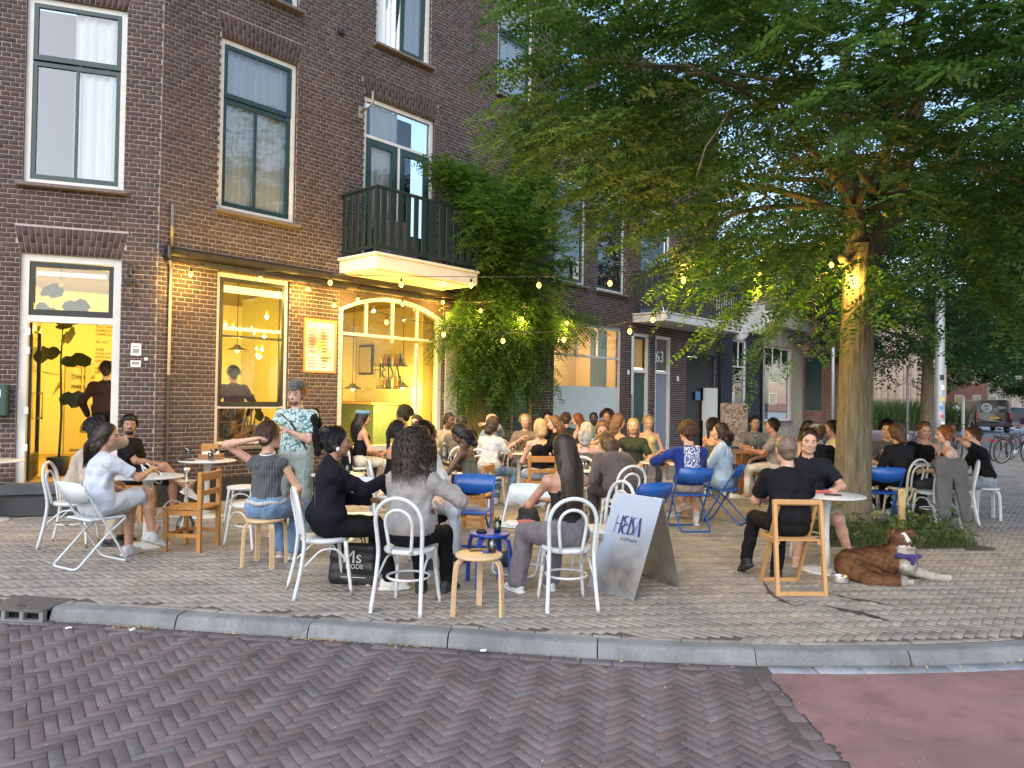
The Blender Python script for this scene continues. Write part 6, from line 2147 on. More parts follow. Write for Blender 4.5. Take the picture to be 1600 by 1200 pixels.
# ---- man in blue sweater and denim woman
o, hm, bj = sit('bfold', 'man in the blue sweater', 'curly haired man in royal blue sweater with white back print', 1078, 9.4, 6, sex='m', hair='curly', hc='brown', hl=.06, top='long', tc=(.012, .028, .17), bottom='shorts', bc=(.33, .27, .21), sk='l', lean=6, rh=(.10, .42, .80), lh=(-.26, .30, .80), elb={-1: (-1, -.1, -.3)}, hyaw=22,
    rf=(.20, .26, .085), lf=(-.26, .24, .085), shoe=(.52, .48, .42), sock=(.60, .58, .58), bulk=1.08)
t = NT('back_print')
vv = t.coord('Object', (1, 1, 1))
no = t.noise(vv, 60, 2, .3)
t.col(t.mix(t.ramp(no, [(.46, 0.), (.5, 1.)]), (.60, .62, .64), (.03, .05, .2)))
t.set(roughness=.8)
prm = MB()
ch = bj['chs']
V, Fc, nu, nv = [], [], 9, 9
for i in range(nv):
    for j in range(nu):
        a = (j / (nu - 1) - .5) * 1.0
        zz = -.17 + .32 * i / (nv - 1)
        V.append((ch[0] + .215 * math.sin(a), ch[1] - .150 * math.cos(a) + zz * .10 - .004, ch[2] + zz))
for i in range(nv - 1):
    for j in range(nu - 1):
        Fc.append((i * nu + j, i * nu + j + 1, (i + 1) * nu + j + 1, (i + 1) * nu + j))
prm.add(V, Fc, 0, True)
prm.build('back_print', MATS['back_print'], o)
sit('bfold', 'woman in the denim jacket', 'dark haired woman in pale denim jacket and denim skirt turned to the left', 1132, 9.95, 58, hair='bob', hc='dark', hl=.15, top='jacket', tc=(.27, .36, .45), tk='denim', bottom='skirt', bc=(.24, .32, .42), sk='l', lean=4, hyaw=8, rh=(.10, .40, .62), lh=(-.08, .38, .62), lf=(-.05, .55, .20), rf=(.08, .44, .085), shoe=(.45, .33, .27))
sit('bent', 'woman with dark ponytail', 'woman with dark ponytail and sleeveless grey top behind the denim jacket', 1110, 12.3, -66, hair='pony', hc='dark', hl=.2, top='tank', tc=(.09, .09, .08), sk='l')
sit('bent', 'man in the patterned shirt', 'dark haired man in brown and blue patterned shirt facing the camera', 1178, 13.8, 176, sex='m', hair='short', hc='dark', top='tee', tc=(.22, .15, .09), tk='pattern', tc2=(.14, .18, .22), sk='m', lh=(-.16, .42, .80), rh=(.14, .42, .80))
sit('bent', 'man in the grey tee', 'man in grey tee and pale jeans sitting sideways at the wooden table', 1214, 12.3, 70, sex='m', hair='short', hc='dark', top='tee', tc=(.26, .235, .25), bottom='pants', bc=(.42, .40, .38), bk='denim', sk='m', lean=6, lf=(-.12, .46, .085), rf=(.12, .40, .085), lh=(-.12, .42, .82), shoe=(.33, .22, .15))
o, hm, _ = sit('bent', 'woman with dark fringe', 'woman with dark fringe in black top facing right', 1257, 11.6, -150, hair='bob', hc='black', hl=.13, top='tank', tc=BLK, sk='l', hyaw=10, lean=8)
o, hm, _ = sit('bfold', 'man in the pale blue cap', 'man in pale blue cap and black tee seen from behind', 1284, 10.2, 12, sex='m', hair='short', hc='brown', top='tee', tc=BLK, bc=BLK, sk='l', lean=10)
wear(o, hm, cap_mb(True, .048), 'cap', cloth((.19, .26, .29)))
sit('bent', 'man in the cream shirt', 'man in cream shirt half hidden by the tree trunk', 1307, 11.5, 78, sex='m', hair='short', hc='dark', top='tee', tc=(.58, .50, .30), sk='m', bc=BLK)
# ---- man with shaved head
sit('wood', 'man with shaved head', 'man with shaved head and black clothes seen from behind on the slatted chair', 1236, 6.5, 2, sex='m', hair='buzz', hc=(.16, .11, .085), top='tee', tc=(.010, .010, .012), bottom='pants', bc=(.010, .010, .012), sk='l', lean=10, rh=(.10, .42, .74), lh=(-.08, .42, .72), bulk=1.06, lf=(-.2, .52, .14), rf=(.02, .34, .085), shoe=BLK)
sit('bent', 'person facing the shaved man', 'dark haired person in black top and khaki shorts opposite the shaved headed man', 1262, 7.85, 168, sex='m', hair='short', hc='dark', top='tee', tc=(.014, .014, .016), bottom='shorts', bc=(.30, .25, .19), sk='l', lean=6, lf=(-.36, .30, .085), rf=(.16, .40, .085), lh=(-.2, .40, .76), shoe=(.5, .42, .36), shk='barefoot')
# ---- right group
sit('bent', 'man with cross body strap', 'curly haired man in grey brown printed tee with bag strap', 1383, 11.4, 176, sex='m', hair='curly', hc='dark', hl=.06, top='tee', tc=(.105, .09, .078), tk='print', tc2=(.42, .40, .37), sk='l', hyaw=-30, bc=BLK, lh=(-.2, .36, .74), rh=(.16, .36, .7))
sit('bent', 'man with long brown hair', 'man with chin length brown hair in black shirt from behind', 1412, 10.35, 24, sex='m', hair='bob', hc=(.10, .05, .025), hl=.10, hv=1.06, top='long', tc=(.016, .016, .018), bc=BLK, sk='l', lean=12, bulk=1.12)
sit('bent', 'man in the one shoulder top', 'short haired man in black one shoulder top looking down', 1443, 11.5, 160, sex='m', hair='short', hc='lbrown', top='oneshoulder', tc=BLK, sk='l', hpitch=-8, hyaw=12, bc=BLK)
sit('bents', 'ginger woman', 'woman with ginger tied up hair in black camisole leaning left', 1494, 10.15, 62, hair='bun', hc='ginger', hv=1.05, top='tank', tc=BLK, bottom='wide', bc=(.04, .04, .045), sk='p', lean=14, hyaw=14, lh=(-.1, .4, .70), rh=(.2, .10, .55), elb={1: (.6, -.7, -.3)}, shoe=BLK)
sit('wstool', 'man in the black tee at the edge', 'brown haired man in black tee and jeans on the outermost stool', 1540, 10.6, 74, sex='m', hair='short', hc='brown', top='tee', tc=BLK, bottom='wide', bc=(.15, .18, .21), bk='denim', sk='l', lean=16, lh=(.0, .30, 1.12), rh=(.1, .38, .6), shoe=BLK)
# ---- in the cafe and far along the street
p = w0(-.80, 0, -1.0)
person('man in dark clothes standing just inside the cafe door', p[0], p[1], 10, 'stand', z0=.36, sex='m', hair='short', hc='dark', top='long', tc=(.035, .02, .015), bc=BLK, sk='l', group='people inside the cafe', res=.018)
p = w1(1.62, 0, -.85)
person('person in brown standing behind the cafe sash window', p[0], p[1], 40, 'stand', z0=.36, sex='m', hair='short', hc='dark', top='long', tc=(.06, .028, .018), bc=BLK, sk='m', group='people inside the cafe', res=.018)
for k, (px, Y, tcol, bcol, lab) in enumerate(((1494, 60, (.55, .53, .5), (.10, .17, .30), 'far pedestrian in pale top and blue jeans on the pavement'), (1420 + 40, 44, (.6, .58, .58), (.25, .05, .05), 'far pedestrian in white top beside the lamp post'), (1506, 72, (.35, .15, .15), BLK, 'farthest pedestrian in reddish top walking away'))):
    person(lab, XD(px, Y), Y, 20 * k, 'stand', hair='short', hc='brown', top='tee', tc=tcol, bc=bcol, res=.03, group='pedestrians along the street')

# ---- tables
TB = {}
def tbl(key, kind, px, Y, tail, face=0):
    x = XD(px, Y)
    place(kind, x, Y, face, tail)
    TB[key] = (x, Y)
tbl('hookah', 'table', 234, 7.85, 'in front of the woman in the white tee')
tbl('wall', 'table', 326, 9.75, 'with wine glass by the brick wall')
tbl('edge', 'table', -12, 9.2, 'cut off by the left edge below the letter box')
tbl('left', 'tables', 530, 8.3, 'beside the woman in the black blazer')
tbl('braids', 'table', 688, 9.75, 'beside the woman with black braids')
tbl('mid', 'tables', 812, 11.9, 'before the laughing fair woman')
tbl('brown', 'table', 930, 9.35, 'before the woman in the brown jacket', 0)
tbl('blue', 'table', 1040, 10.5, 'before the man in the blue sweater')
tbl('picnic', 'picnic', 1190, 12.95, 'before the man in the patterned shirt', 80)
tbl('dog', 'table', 1292, 7.2, 'beside the brown dog and the shaved headed man')
tbl('tree', 'tables', 1364, 10.65, 'just behind the tree trunk')
tbl('right', 'table', 1462, 10.9, 'between the ginger woman and the one shoulder top')
# ---- empty seats
place('pine', XD(305, 7.75), 7.75, 84, 'standing empty beside the hookah table')
place('bent', XD(383, 9.3), 9.3, 100, 'standing empty by the sash window')
place('bent', XD(396, 7.9), 7.9, 60, 'standing empty behind the pale stool')
place('stool3', XD(752, 5.62), 5.62, 30, 'in the foreground with a glass of water on it')
place('bstool', XD(768, 6.5), 6.5, 20, 'in the foreground with drinks on it')
place('bfold', XD(738, 7.75), 7.75, 172, 'standing empty before the woman with braids')
place('wfold', XD(818, 6.95), 6.95, 158, 'standing empty with papers on its seat')
place('wfold', XD(556, 7.3), 7.3, 200, 'standing empty behind the woman in the black blazer')
place('bfold', XD(1004, 7.7), 7.7, 28, 'standing empty behind the steel sign')
place('bfold', XD(1376, 9.9), 9.9, -4, 'standing empty right of the tree trunk')
place('bent', XD(940, 6.75), 6.75, 120, 'standing empty behind the woman with very long hair')
# ================================================================ TREES AND PLANTS
def leafmat(name, c, c2, trans=.25, rough=.5):
    t = NT(name)
    a = t.n('Attribute', attribute_name='tint')
    geo = t.n('NewGeometry')
    f = t.math('ADD', t.math('MULTIPLY', a.outputs['Fac'], .7), t.math('MULTIPLY', t.noise(geo.outputs['Position'], 1.3, 3), .35))
    col = t.ramp(f, [(.15, sc(c, .65)), (.5, c), (.85, c2), (1, sc(c2, 1.25))])
    t.col(col)
    t.set(roughness=rough)
    t.b.inputs['Specular IOR Level'].default_value = .3
    tr = t.n('BsdfTranslucent')
    t.l(t.mix(1.0, col, (1.0, 1.25, .5), 'MULTIPLY'), tr.inputs[0])
    mx = t.n('MixShader')
    mx.inputs[0].default_value = trans
    t.l(t.b.outputs[0], mx.inputs[1])
    t.l(tr.outputs[0], mx.inputs[2])
    t.l(mx.outputs[0], t.out.inputs[0])
    return t.m
M_leaf = leafmat('acacia_leaf', (.062, .132, .046), (.115, .195, .06), .5)
M_vine = leafmat('wisteria_leaf', (.07, .155, .034), (.135, .225, .05), .5)
M_leaf2 = leafmat('far_leaf', (.042, .098, .036), (.075, .145, .05), .4)
M_weed = leafmat('weed_leaf', (.060, .100, .030), (.13, .165, .06), .3, .7)
t = NT('bark')
v = t.coord('Object', (1, 1, .10))
f = t.noise(v, 26, 7, .75)
g = t.noise(t.coord('Object'), 3, 3)
t.col(t.mix(.35, t.ramp(f, [(.34, (.045, .035, .022)), (.5, (.17, .135, .085)), (.68, (.30, .25, .17))]), t.ramp(g, [(.35, (.13, .12, .07)), (.7, (.20, .155, .10))])))
t.set(roughness=.95)
t.bump(f, 1.0, .03)
M_bark = MATS['bark']
def compound_leaves(P, Dv, Nv, L_, pairs, lw, ll, rg, droop=.3):
    """P (n,3) bases, Dv dirs, Nv plane normals, L_ lengths -> quads of leaflets"""
    n = len(P)
    S_ = np.cross(Dv, Nv)
    S_ /= np.maximum(np.linalg.norm(S_, axis=1, keepdims=True), 1e-9)
    Nn = np.cross(S_, Dv)
    Vs = []
    for k in range(pairs + 1):
        t_ = (k + .9) / (pairs + .9)
        c = P + Dv * (L_ * t_)[:, None] - np.array([0, 0, 1.]) * (droop * L_ * t_ * t_)[:, None]
        env = math.sin(math.pi * min(1, .22 + .72 * t_)) ** .6
        for sgn in ((-1, 1) if k < pairs else (0,)):
            if sgn == 0:
                d = Dv - np.array([0, 0, .5 * droop])
                sd = S_
            else:
                d = S_ * sgn * .92 + Dv * .42 - Nn * .16
                sd = Dv
            d = d + rg.normal(0, .13, d.shape)
            d /= np.linalg.norm(d, axis=1, keepdims=True)
            w = sd - d * (sd * d).sum(1, keepdims=True)
            w /= np.maximum(np.linalg.norm(w, axis=1, keepdims=True), 1e-9)
            w = w + Nn * rg.normal(0, .3, (n, 1))
            l_ = (ll * env * rg.uniform(.85, 1.15, n) * L_ / L_.mean())[:, None]
            a_ = (lw * env)
            Vs.append(np.stack([c, c + d * l_ * .5 + w * a_ * .5, c + d * l_, c + d * l_ * .5 - w * a_ * .5], 1))
    V = np.stack(Vs, 1)                       # n, leaflets, 4, 3
    q = V.shape[1]
    V = V.reshape(-1, 3)
    F = np.arange(len(V)).reshape(-1, 4)
    tint = np.repeat(rg.random(n), q)
    return V, F, tint
def unit(v):
    return v / np.maximum(np.linalg.norm(v, axis=1, keepdims=True), 1e-9)
def sprays(C_, out, rg, per, spread, leaf_l, up=1.0):
    """leaf bases on short twigs through centres C_, running along 'out'"""
    n = len(C_)
    k = np.arange(per)
    t_ = (k / per - .5)[None, :, None] * spread * rg.uniform(.7, 1.3, (n, 1, 1))
    base = C_[:, None] + out[:, None] * t_
    base[..., 2] -= .5 * (t_[..., 0] + .2 * spread).clip(0) ** 2 / spread
    sd = np.cross(out, [0, 0, 1.0])
    sd = unit(sd)
    sg = np.where(k % 2 == 0, 1, -1)[None, :, None]
    d = out[:, None] * .62 + sd[:, None] * sg * .8 + rg.normal(0, .18, (n, per, 3)) + np.array([0, 0, -.12])
    nv = np.array([0, 0, 1.0]) * up + rg.normal(0, .30, (n, 1, 3)) + rg.normal(0, .12, (n, per, 3))
    return base.reshape(-1, 3), unit(d.reshape(-1, 3)), unit(np.broadcast_to(nv, (n, per, 3)).reshape(-1, 3)), (leaf_l * rg.uniform(.75, 1.2, n * per))
def noise3(P, f, ph):
    return (np.sin(P[:, 0] * f + ph) * np.cos(P[:, 1] * f * 1.1 + 2 * ph) + np.sin(P[:, 2] * f * 1.3 + P[:, 0] * f * .6 + ph) * np.cos(P[:, 1] * f * .7 - ph)) * .5
def limb(mb, a, b, r0, r1, bend, rg, n=10):
    a, b = np.array(a, float), np.array(b, float)
    t_ = np.linspace(0, 1, n)[:, None]
    P = a + (b - a) * t_ + np.array(bend) * np.sin(t_ * math.pi) + rg.normal(0, .03, (n, 3)) * np.sin(t_ * math.pi)
    mb.tube(P, list(r0 + (r1 - r0) * t_[:, 0] ** .8), 9)
    return P

# ---------------------------------------------------------------- the big tree on the terrace
rg = np.random.default_rng(5)
TX, TY = TREE
tree = empty('terrace_tree', (TX, TY, 0))
tag(tree, 'large acacia tree with tall grey brown trunk shading the terrace', 'tree')
tr = MB()
pts = smooth_curve(np.array([(-.02, 0, -.05), (-.01, 0, .5), (.02, 0, 1.5), (.05, .02, 2.6), (.09, .02, 3.4), (.10, .02, 3.75)]), 22, 2)
rad = np.interp(pts[:, 2], [-.05, .15, .5, 1.5, 2.8, 3.4, 3.75], [.32, .26, .23, .208, .195, .21, .19])
nn_ = 72
thb = np.linspace(0, 2 * math.pi, nn_, endpoint=False)
rowp = smooth_curve(pts, 70, 0)
rowr = np.interp(rowp[:, 2], pts[:, 2], rad)
TV = []
for i_, (p_, r_) in enumerate(zip(rowp, rowr)):
    wob_ = .5 * np.sin(i_ * .23) + .4 * np.sin(i_ * .11 + 2)
    rid = np.abs(np.sin(thb * 9 + wob_ + .6 * np.sin(thb * 4 + i_ * .15))) ** .6 + .5 * np.abs(np.sin(thb * 17 - wob_ * 1.3 + i_ * .09)) ** .7
    rr_ = r_ * (.955 + .05 * rid + .02 * np.sin(thb * 2 + i_ * .05)) + rg.normal(0, .002, nn_)
    TV.append(np.stack([p_[0] + rr_ * np.cos(thb), p_[1] + rr_ * np.sin(thb), np.full(nn_, p_[2])], 1))
TV = np.vstack(TV)
tr.add(TV, [(a * nn_ + b, a * nn_ + (b + 1) % nn_, (a + 1) * nn_ + (b + 1) % nn_, (a + 1) * nn_ + b) for a in range(69) for b in range(nn_)], 0, True)
limb(tr, (.06, .02, 3.5), (-.05, .2, 6.6), .135, .07, (-.06, 0, 0), rg)
limb(tr, (.12, .02, 3.45), (1.0, .15, 6.2), .15, .07, (.12, 0, -.25), rg)
limb(tr, (.02, .02, 3.4), (-.22, -.12, 3.55), .10, .06, (0, 0, 0), rg, 4)
tr.build('trunk', M_bark, tree)
br = MB()
ends = []
fork = [np.array([-.03, .15, 5.4]), np.array([.62, .1, 5.2]), np.array([.0, .05, 4.2]), np.array([.35, .05, 4.4]), np.array([-.05, .2, 6.4]), np.array([.95, .15, 6.1])]
for i, (az, el, L_) in enumerate(((180, 10, 4.6), (200, 4, 4.2), (225, 8, 4.3), (250, 12, 4.2), (275, 6, 4.0), (300, 8, 3.8), (330, 10, 3.6), (0, 8, 3.6), (150, 10, 4.4), (120, 12, 3.8), (80, 14, 3.6), (40, 12, 3.5), (190, 30, 4.2), (235, 32, 4.0), (280, 34, 3.8), (170, 48, 3.2), (320, 40, 3.2), (60, 45, 3.0), (195, -16, 3.0), (230, -14, 2.6), (340, -12, 2.8), (290, -14, 2.4))):
    a = fork[i % 6] if el > 0 else fork[2 + i % 2]
    d = np.array([math.cos(R(az)) * math.cos(R(el)), math.sin(R(az)) * math.cos(R(el)), math.sin(R(el))])
    P = limb(br, a, a + d * L_, .06, .012, (0, 0, .35), rg, 9)
    ends.append(P)
    for k in range(4):
        j = rg.integers(3, 8)
        dd = unit((d + rg.normal(0, .6, 3) + np.array([0, 0, -.1]))[None])[0]
        limb(br, P[j], P[j] + dd * rg.uniform(.7, 1.5), .02, .006, (0, 0, .05), rg, 5)
br.build('branches', M_bark, tree)
N = 9000
C_ = np.stack([rg.uniform(-5.4, 5.2, N), rg.uniform(-5.0, 4.6, N), rg.uniform(2.2, 9.0, N)], 1)
e = ((C_[:, 0] - .1) / 4.85) ** 2 + ((C_[:, 1] + .25) / 4.75) ** 2 + ((C_[:, 2] - 5.5) / 3.6) ** 2
X = C_[:, 0] + TX
Yw = C_[:, 1] + TY
zl_l = 4.15 + (1.7 - X) * .45
zl_r = np.where(Yw < 10.8, 2.75, 3.7)
kk = np.clip((X - 2.0) / .5, 0, 1)
zlow = zl_l * (1 - kk) + zl_r * kk + np.maximum(0, 8.4 - Yw) * .42 + .35 * noise3(C_, 1.7, .4)
dens = 1.0 - .55 * (e < .30) + 0 * e
hole = noise3(C_, 1.25, 1.9) + .55 * noise3(C_, 2.9, .3)
ok = (e < 1 + .12 * noise3(C_, 2.3, 2.2)) & (C_[:, 2] > zlow) & (hole > -.62) & (rg.random(N) < dens) & ((C_[:, 2] < 6.9) | (rg.random(N) < .10)) & ((C_[:, 1] < 1.8) | (rg.random(N) < .5))
vx_, vz_ = X / Yw, (C_[:, 2] - CAM_H) / Yw
ok &= ~((np.abs(vx_ - .478) < .05) & (Yw < TY) & (vz_ > .17) & (vz_ < .32) & (rg.random(N) < .9))
C_ = C_[ok]
out = unit(C_ - np.array([.2, .05, 4.6]) + rg.normal(0, .55, C_.shape) + 1.2 * np.stack([noise3(C_, .9, 3.), noise3(C_, .9, 5.), 0 * C_[:, 0]], 1))
out[:, 2] = out[:, 2] * .35 - .10
out = unit(out)
b_, d_, n_, l_ = sprays(C_, out, rg, 11, 1.05, .30)
V, F, ti = compound_leaves(b_, d_, n_, l_, 5, .046, .084, rg)
link('crown', np_mesh('crown', V, F, M_leaf, tint=ti), tree)
print('TREE leaves', len(b_), 'quads', len(F))

# ---------------------------------------------------------------- trees along the street
def far_tree(label, x, y, h, r, tr_r, z0, n, ll, seed, trunk_lean=0.0):
    rg = np.random.default_rng(seed)
    o = empty('street_tree', (x, y, 0))
    tag(o, label, 'tree', 'trees along the street')
    m = MB()
    m.tube(smooth_curve(np.array([(0, 0, -.05), (trunk_lean * .5, 0, z0 * .6), (trunk_lean, 0, z0 + .8), (trunk_lean, 0, h * .6)]), 14, 1), list(np.linspace(tr_r * 1.15, tr_r * .4, 14)), 12)
    for i in range(9):
        a = i * 2.4
        limb(m, (trunk_lean, 0, z0 + .3 + .25 * i), (trunk_lean + math.cos(a) * r * .7, math.sin(a) * r * .7, z0 + .9 + .45 * i), tr_r * .35, .02, (0, 0, .4), rg, 6)
    m.build('trunk', M_bark, o)
    C_ = np.stack([rg.uniform(-r, r, n), rg.uniform(-r, r, n), rg.uniform(z0 - .6, h, n)], 1)
    zc, zr = (z0 + h) / 2, (h - z0) / 2 + .5
    e = (C_[:, 0] / r) ** 2 + (C_[:, 1] / r) ** 2 + ((C_[:, 2] - zc) / zr) ** 2
    ok = (e < 1 + .25 * noise3(C_, 1.6, seed)) & (noise3(C_, 1.1, seed + 1.) > -.6) & (e > .12)
    C_ = C_[ok]
    out = unit(C_ - np.array([0, 0, zc - 1]) + rg.normal(0, 1.2, C_.shape))
    out[:, 2] *= .5
    b_, d_, n_, l_ = sprays(C_, unit(out), rg, 5, .9, ll)
    V, F, ti = compound_leaves(b_, d_, n_, l_, 3, .09 * ll / .4, .17 * ll / .4, rg)
    link('crown', np_mesh('crown', V, F, M_leaf2, tint=ti), o)
    return o
far_tree('dark trunked street tree beside the lamp post', XD(1449, 26.5), 26.5, 10.5, 5.6, .23, 3.1, 4000, .42, 21)
far_tree('street tree farther along behind the van', 29, 41, 12, 6.0, .25, 3.9, 2400, .6, 22)
far_tree('street tree at the right edge overhanging the van', 25.5, 33.0, 11, 5.2, .22, 4.3, 2600, .5, 23)
far_tree('street tree behind the red brick house', 17.0, 52, 11, 5.0, .25, 3.0, 2600, .6, 24)
far_tree('distant tree closing the street', 46, 84, 14, 8.0, .3, 3.0, 2200, 1.0, 25)
far_tree('distant tree at the far right of the street', 58, 82, 13, 7.0, .3, 3.0, 1800, 1.0, 26)

# ---------------------------------------------------------------- climbing plant on the cafe wall
rg = np.random.default_rng(9)
vine = empty('climbing_plant', tuple(w1(6.6, 0, .1)), RZ1)
tag(vine, 'leafy wisteria climbing the brick wall beside the balcony', 'climbing plant')
vm = MB()
for i in range(5):
    x0 = rg.uniform(-.25, .25)
    vm.tube(smooth_curve(np.array([(x0, -.06, 0), (x0 + .12 * math.sin(i), -.10, .9), (x0 - .15, -.08, 1.9), (x0 + rg.uniform(-.6, .6), -.15, 3.0), (rg.uniform(-1.2, 1.4), -.3, 4.0 + .4 * i)]), 24, 2), list(np.linspace(.04, .014, 24)), 7)
vm.build('stem', M_bark, vine)
blobs = [((.35, -.55, 4.7), (1.5, .75, 1.45), 1250), ((.2, -.45, 3.3), (1.5, .6, .85), 760), ((.0, -.4, 2.3), (.95, .45, .7), 300), ((-.75, -.45, 5.4), (.75, .5, .5), 300), ((-1.15, -1.0, 4.95), (.6, .28, .75), 330), ((-1.35, -.6, 5.8), (.8, .35, .3), 170), ((.9, -.45, 6.0), (.8, .55, .9), 420), ((1.6, -.5, 3.3), (.7, .45, .5), 210), ((-1.25, -.4, 2.9), (.5, .35, .35), 90), ((2.5, -.6, 3.3), (.55, .4, .28), 60), ((-.9, -.35, 2.0), (.4, .3, .6), 60), ((1.2, -.4, 2.1), (.5, .35, .5), 70), ((.2, -.3, 1.6), (.5, .25, .4), 40)]
Cs = []
for c, r_, n in blobs:
    q = rg.normal(0, 1, (n, 3))
    q = q / np.linalg.norm(q, axis=1, keepdims=True) * (rg.random((n, 1)) ** .4)
    Cs.append(np.array(c) + q * np.array(r_))
C_ = np.vstack(Cs)
C_ = C_[(C_[:, 1] < -.05) & (noise3(C_, 3.0, .7) > -.65)]
out = unit(C_ - np.array([.2, .3, 3.5]) + rg.normal(0, .8, C_.shape))
out[:, 2] -= .25
C_ = C_[rg.random(len(C_)) < .43]
out = unit(C_ - np.array([.2, .3, 3.5]) + rg.normal(0, .6, C_.shape))
out[:, 2] -= .3
b_, d_, n_, l_ = sprays(C_, unit(out), rg, 9, .75, .22)
V, F, ti = compound_leaves(b_, d_, n_, l_, 4, .034, .062, rg, .5)
link('foliage', np_mesh('foliage', V, F, M_vine, tint=ti), vine)
# loose tendrils with single leaves
for (x0, z0, x1, z1) in ((-1.2, 3.0, -1.75, 2.5), (-1.0, 2.4, -1.6, 1.7), (-.9, 2.2, -1.5, 2.05), (1.8, 3.3, 3.2, 3.5), (1.6, 3.0, 2.6, 2.6), (-.8, 5.3, -1.6, 5.5)):
    P = smooth_curve(np.array([(x0, -.4, z0), ((x0 + x1) / 2, -.5, (z0 + z1) / 2 + .12), (x1, -.5, z1)]), 9, 1)
    MB().tube(P, .005, 5).build('tendril', M_bark, vine)
    bb = np.repeat(P, 2, 0)
    dd = unit(rg.normal(0, 1, bb.shape) + np.array([0, -.2, -.7]))
    V, F, ti = compound_leaves(bb, dd, unit(rg.normal(0, .5, bb.shape) + np.array([0, -1, .6])), np.full(len(bb), .16), 4, .022, .05, rg, .3)
    link('tendril_leaves', np_mesh('tendril_leaves', V, F, M_vine, tint=ti), vine)

# ---------------------------------------------------------------- weeds in the tree pit, tall grass across the street
def blades(n, pos, h, rg, w=.007, curve=.5):
    P0 = pos
    az = rg.uniform(0, 6.283, n)
    hh = h * rg.uniform(.45, 1.2, n)
    m = 4
    t_ = np.linspace(0, 1, m)
    dirv = np.stack([np.cos(az), np.sin(az), np.zeros(n)], 1)
    P = P0[:, None] + dirv[:, None] * (curve * hh[:, None] * t_[None] ** 2)[..., None] + np.array([0, 0, 1.]) * (hh[:, None] * (t_ - .25 * t_ ** 2)[None])[..., None]
    Wd = np.full((n, m), w) * np.array([1, .9, .6, .1])[None]
    side_ = np.stack([-np.sin(az), np.cos(az), np.zeros(n)], 1)
    V, F, ti = ribbons(P, Wd, np.repeat(np.cross(side_, [0, 0, 1.])[:, None], m, 1) + np.array([0, 0, .3]), rg.random(n))
    return V, F, ti
M_soil = plain('pit_soil', (.07, .055, .04), .95, .3, 20, .8, bdist=.02)
pit = MB()
nx = 16
V, Fc = [], []
for i in range(nx + 1):
    for j in range(nx + 1):
        x, y = 3.66 + 1.88 * i / nx, 8.33 + 1.94 * j / nx
        edge = min(i, nx - i, j, nx - j) / nx
        V.append((x, y, -.006 + .05 * min(1, edge * 5) * (.6 + .5 * math.sin(i * 1.7) * math.cos(j * 1.3))))
for i in range(nx):
    for j in range(nx):
        a = i * (nx + 1) + j
        Fc.append((a, a + nx + 1, a + nx + 2, a + 1))
soil = MB().add(V, Fc, 0, True).build('tree_pit', M_soil)
tag(soil, kind='structure')
rg = np.random.default_rng(3)
def pit_pts(n):
    c = np.array([(4.05, 8.7), (4.5, 8.6), (5.0, 8.6), (5.25, 9.0), (4.1, 9.2), (4.9, 9.2), (5.3, 9.7), (3.9, 8.9)])
    q = c[rg.integers(0, len(c), n)] + rg.normal(0, .22, (n, 2))
    q[:, 0] = q[:, 0].clip(3.7, 5.5)
    q[:, 1] = q[:, 1].clip(8.36, 10.2)
    return np.c_[q, np.full(n, .01)]
V1, F1, t1 = blades(2600, pit_pts(2600), .22, rg, .006, .6)
P = pit_pts(260)
P[:, 2] = rg.uniform(.04, .3, 260)
dd = unit(rg.normal(0, 1, P.shape) + np.array([0, 0, .5]))
V2, F2, t2 = compound_leaves(P, dd, unit(rg.normal(0, .4, P.shape) + np.array([0, 0, 1.])), np.full(260, .13), 3, .03, .055, rg, .3)
tag(link('weeds', np_mesh('weeds', np.vstack([V1, V2]), np.vstack([F1, F2 + len(V1)]), M_weed, tint=np.r_[t1, t2])), 'tangled weeds and grass growing round the tree trunk', 'weeds', kind='stuff')
n = 5200
q = np.c_[rg.uniform(21.5, 28.0, n), rg.uniform(45.0, 49.0, n), np.full(n, -.1)]
V1, F1, t1 = blades(n, q, 2.3, rg, .05, .4)
M_tall = leafmat('tall_grass', (.09, .15, .05), (.19, .25, .10), .3, .7)
tag(link('tall_grass', np_mesh('tall_grass', V1, F1, M_tall, tint=t1)), 'tall pale green grasses in front of the timber clad house', 'grass', kind='stuff')
# weeds along the wall foot
n = 420
uu = rg.uniform(-1.9, 1.2, n)
q = np.array([(w0(u, 0, .06) if u < 0 else w1(u, 0, .06)) for u in uu]) + np.c_[rg.normal(0, .03, (n, 2)), np.zeros(n)]
q = q[(uu < -1.75) | (uu > -.4)]
V1, F1, t1 = blades(len(q), q, .12, rg, .006, .7)
tag(link('wall_weeds', np_mesh('wall_weeds', V1, F1, M_weed, tint=t1)), 'thin weeds growing along the foot of the cafe wall', 'weeds', kind='stuff')
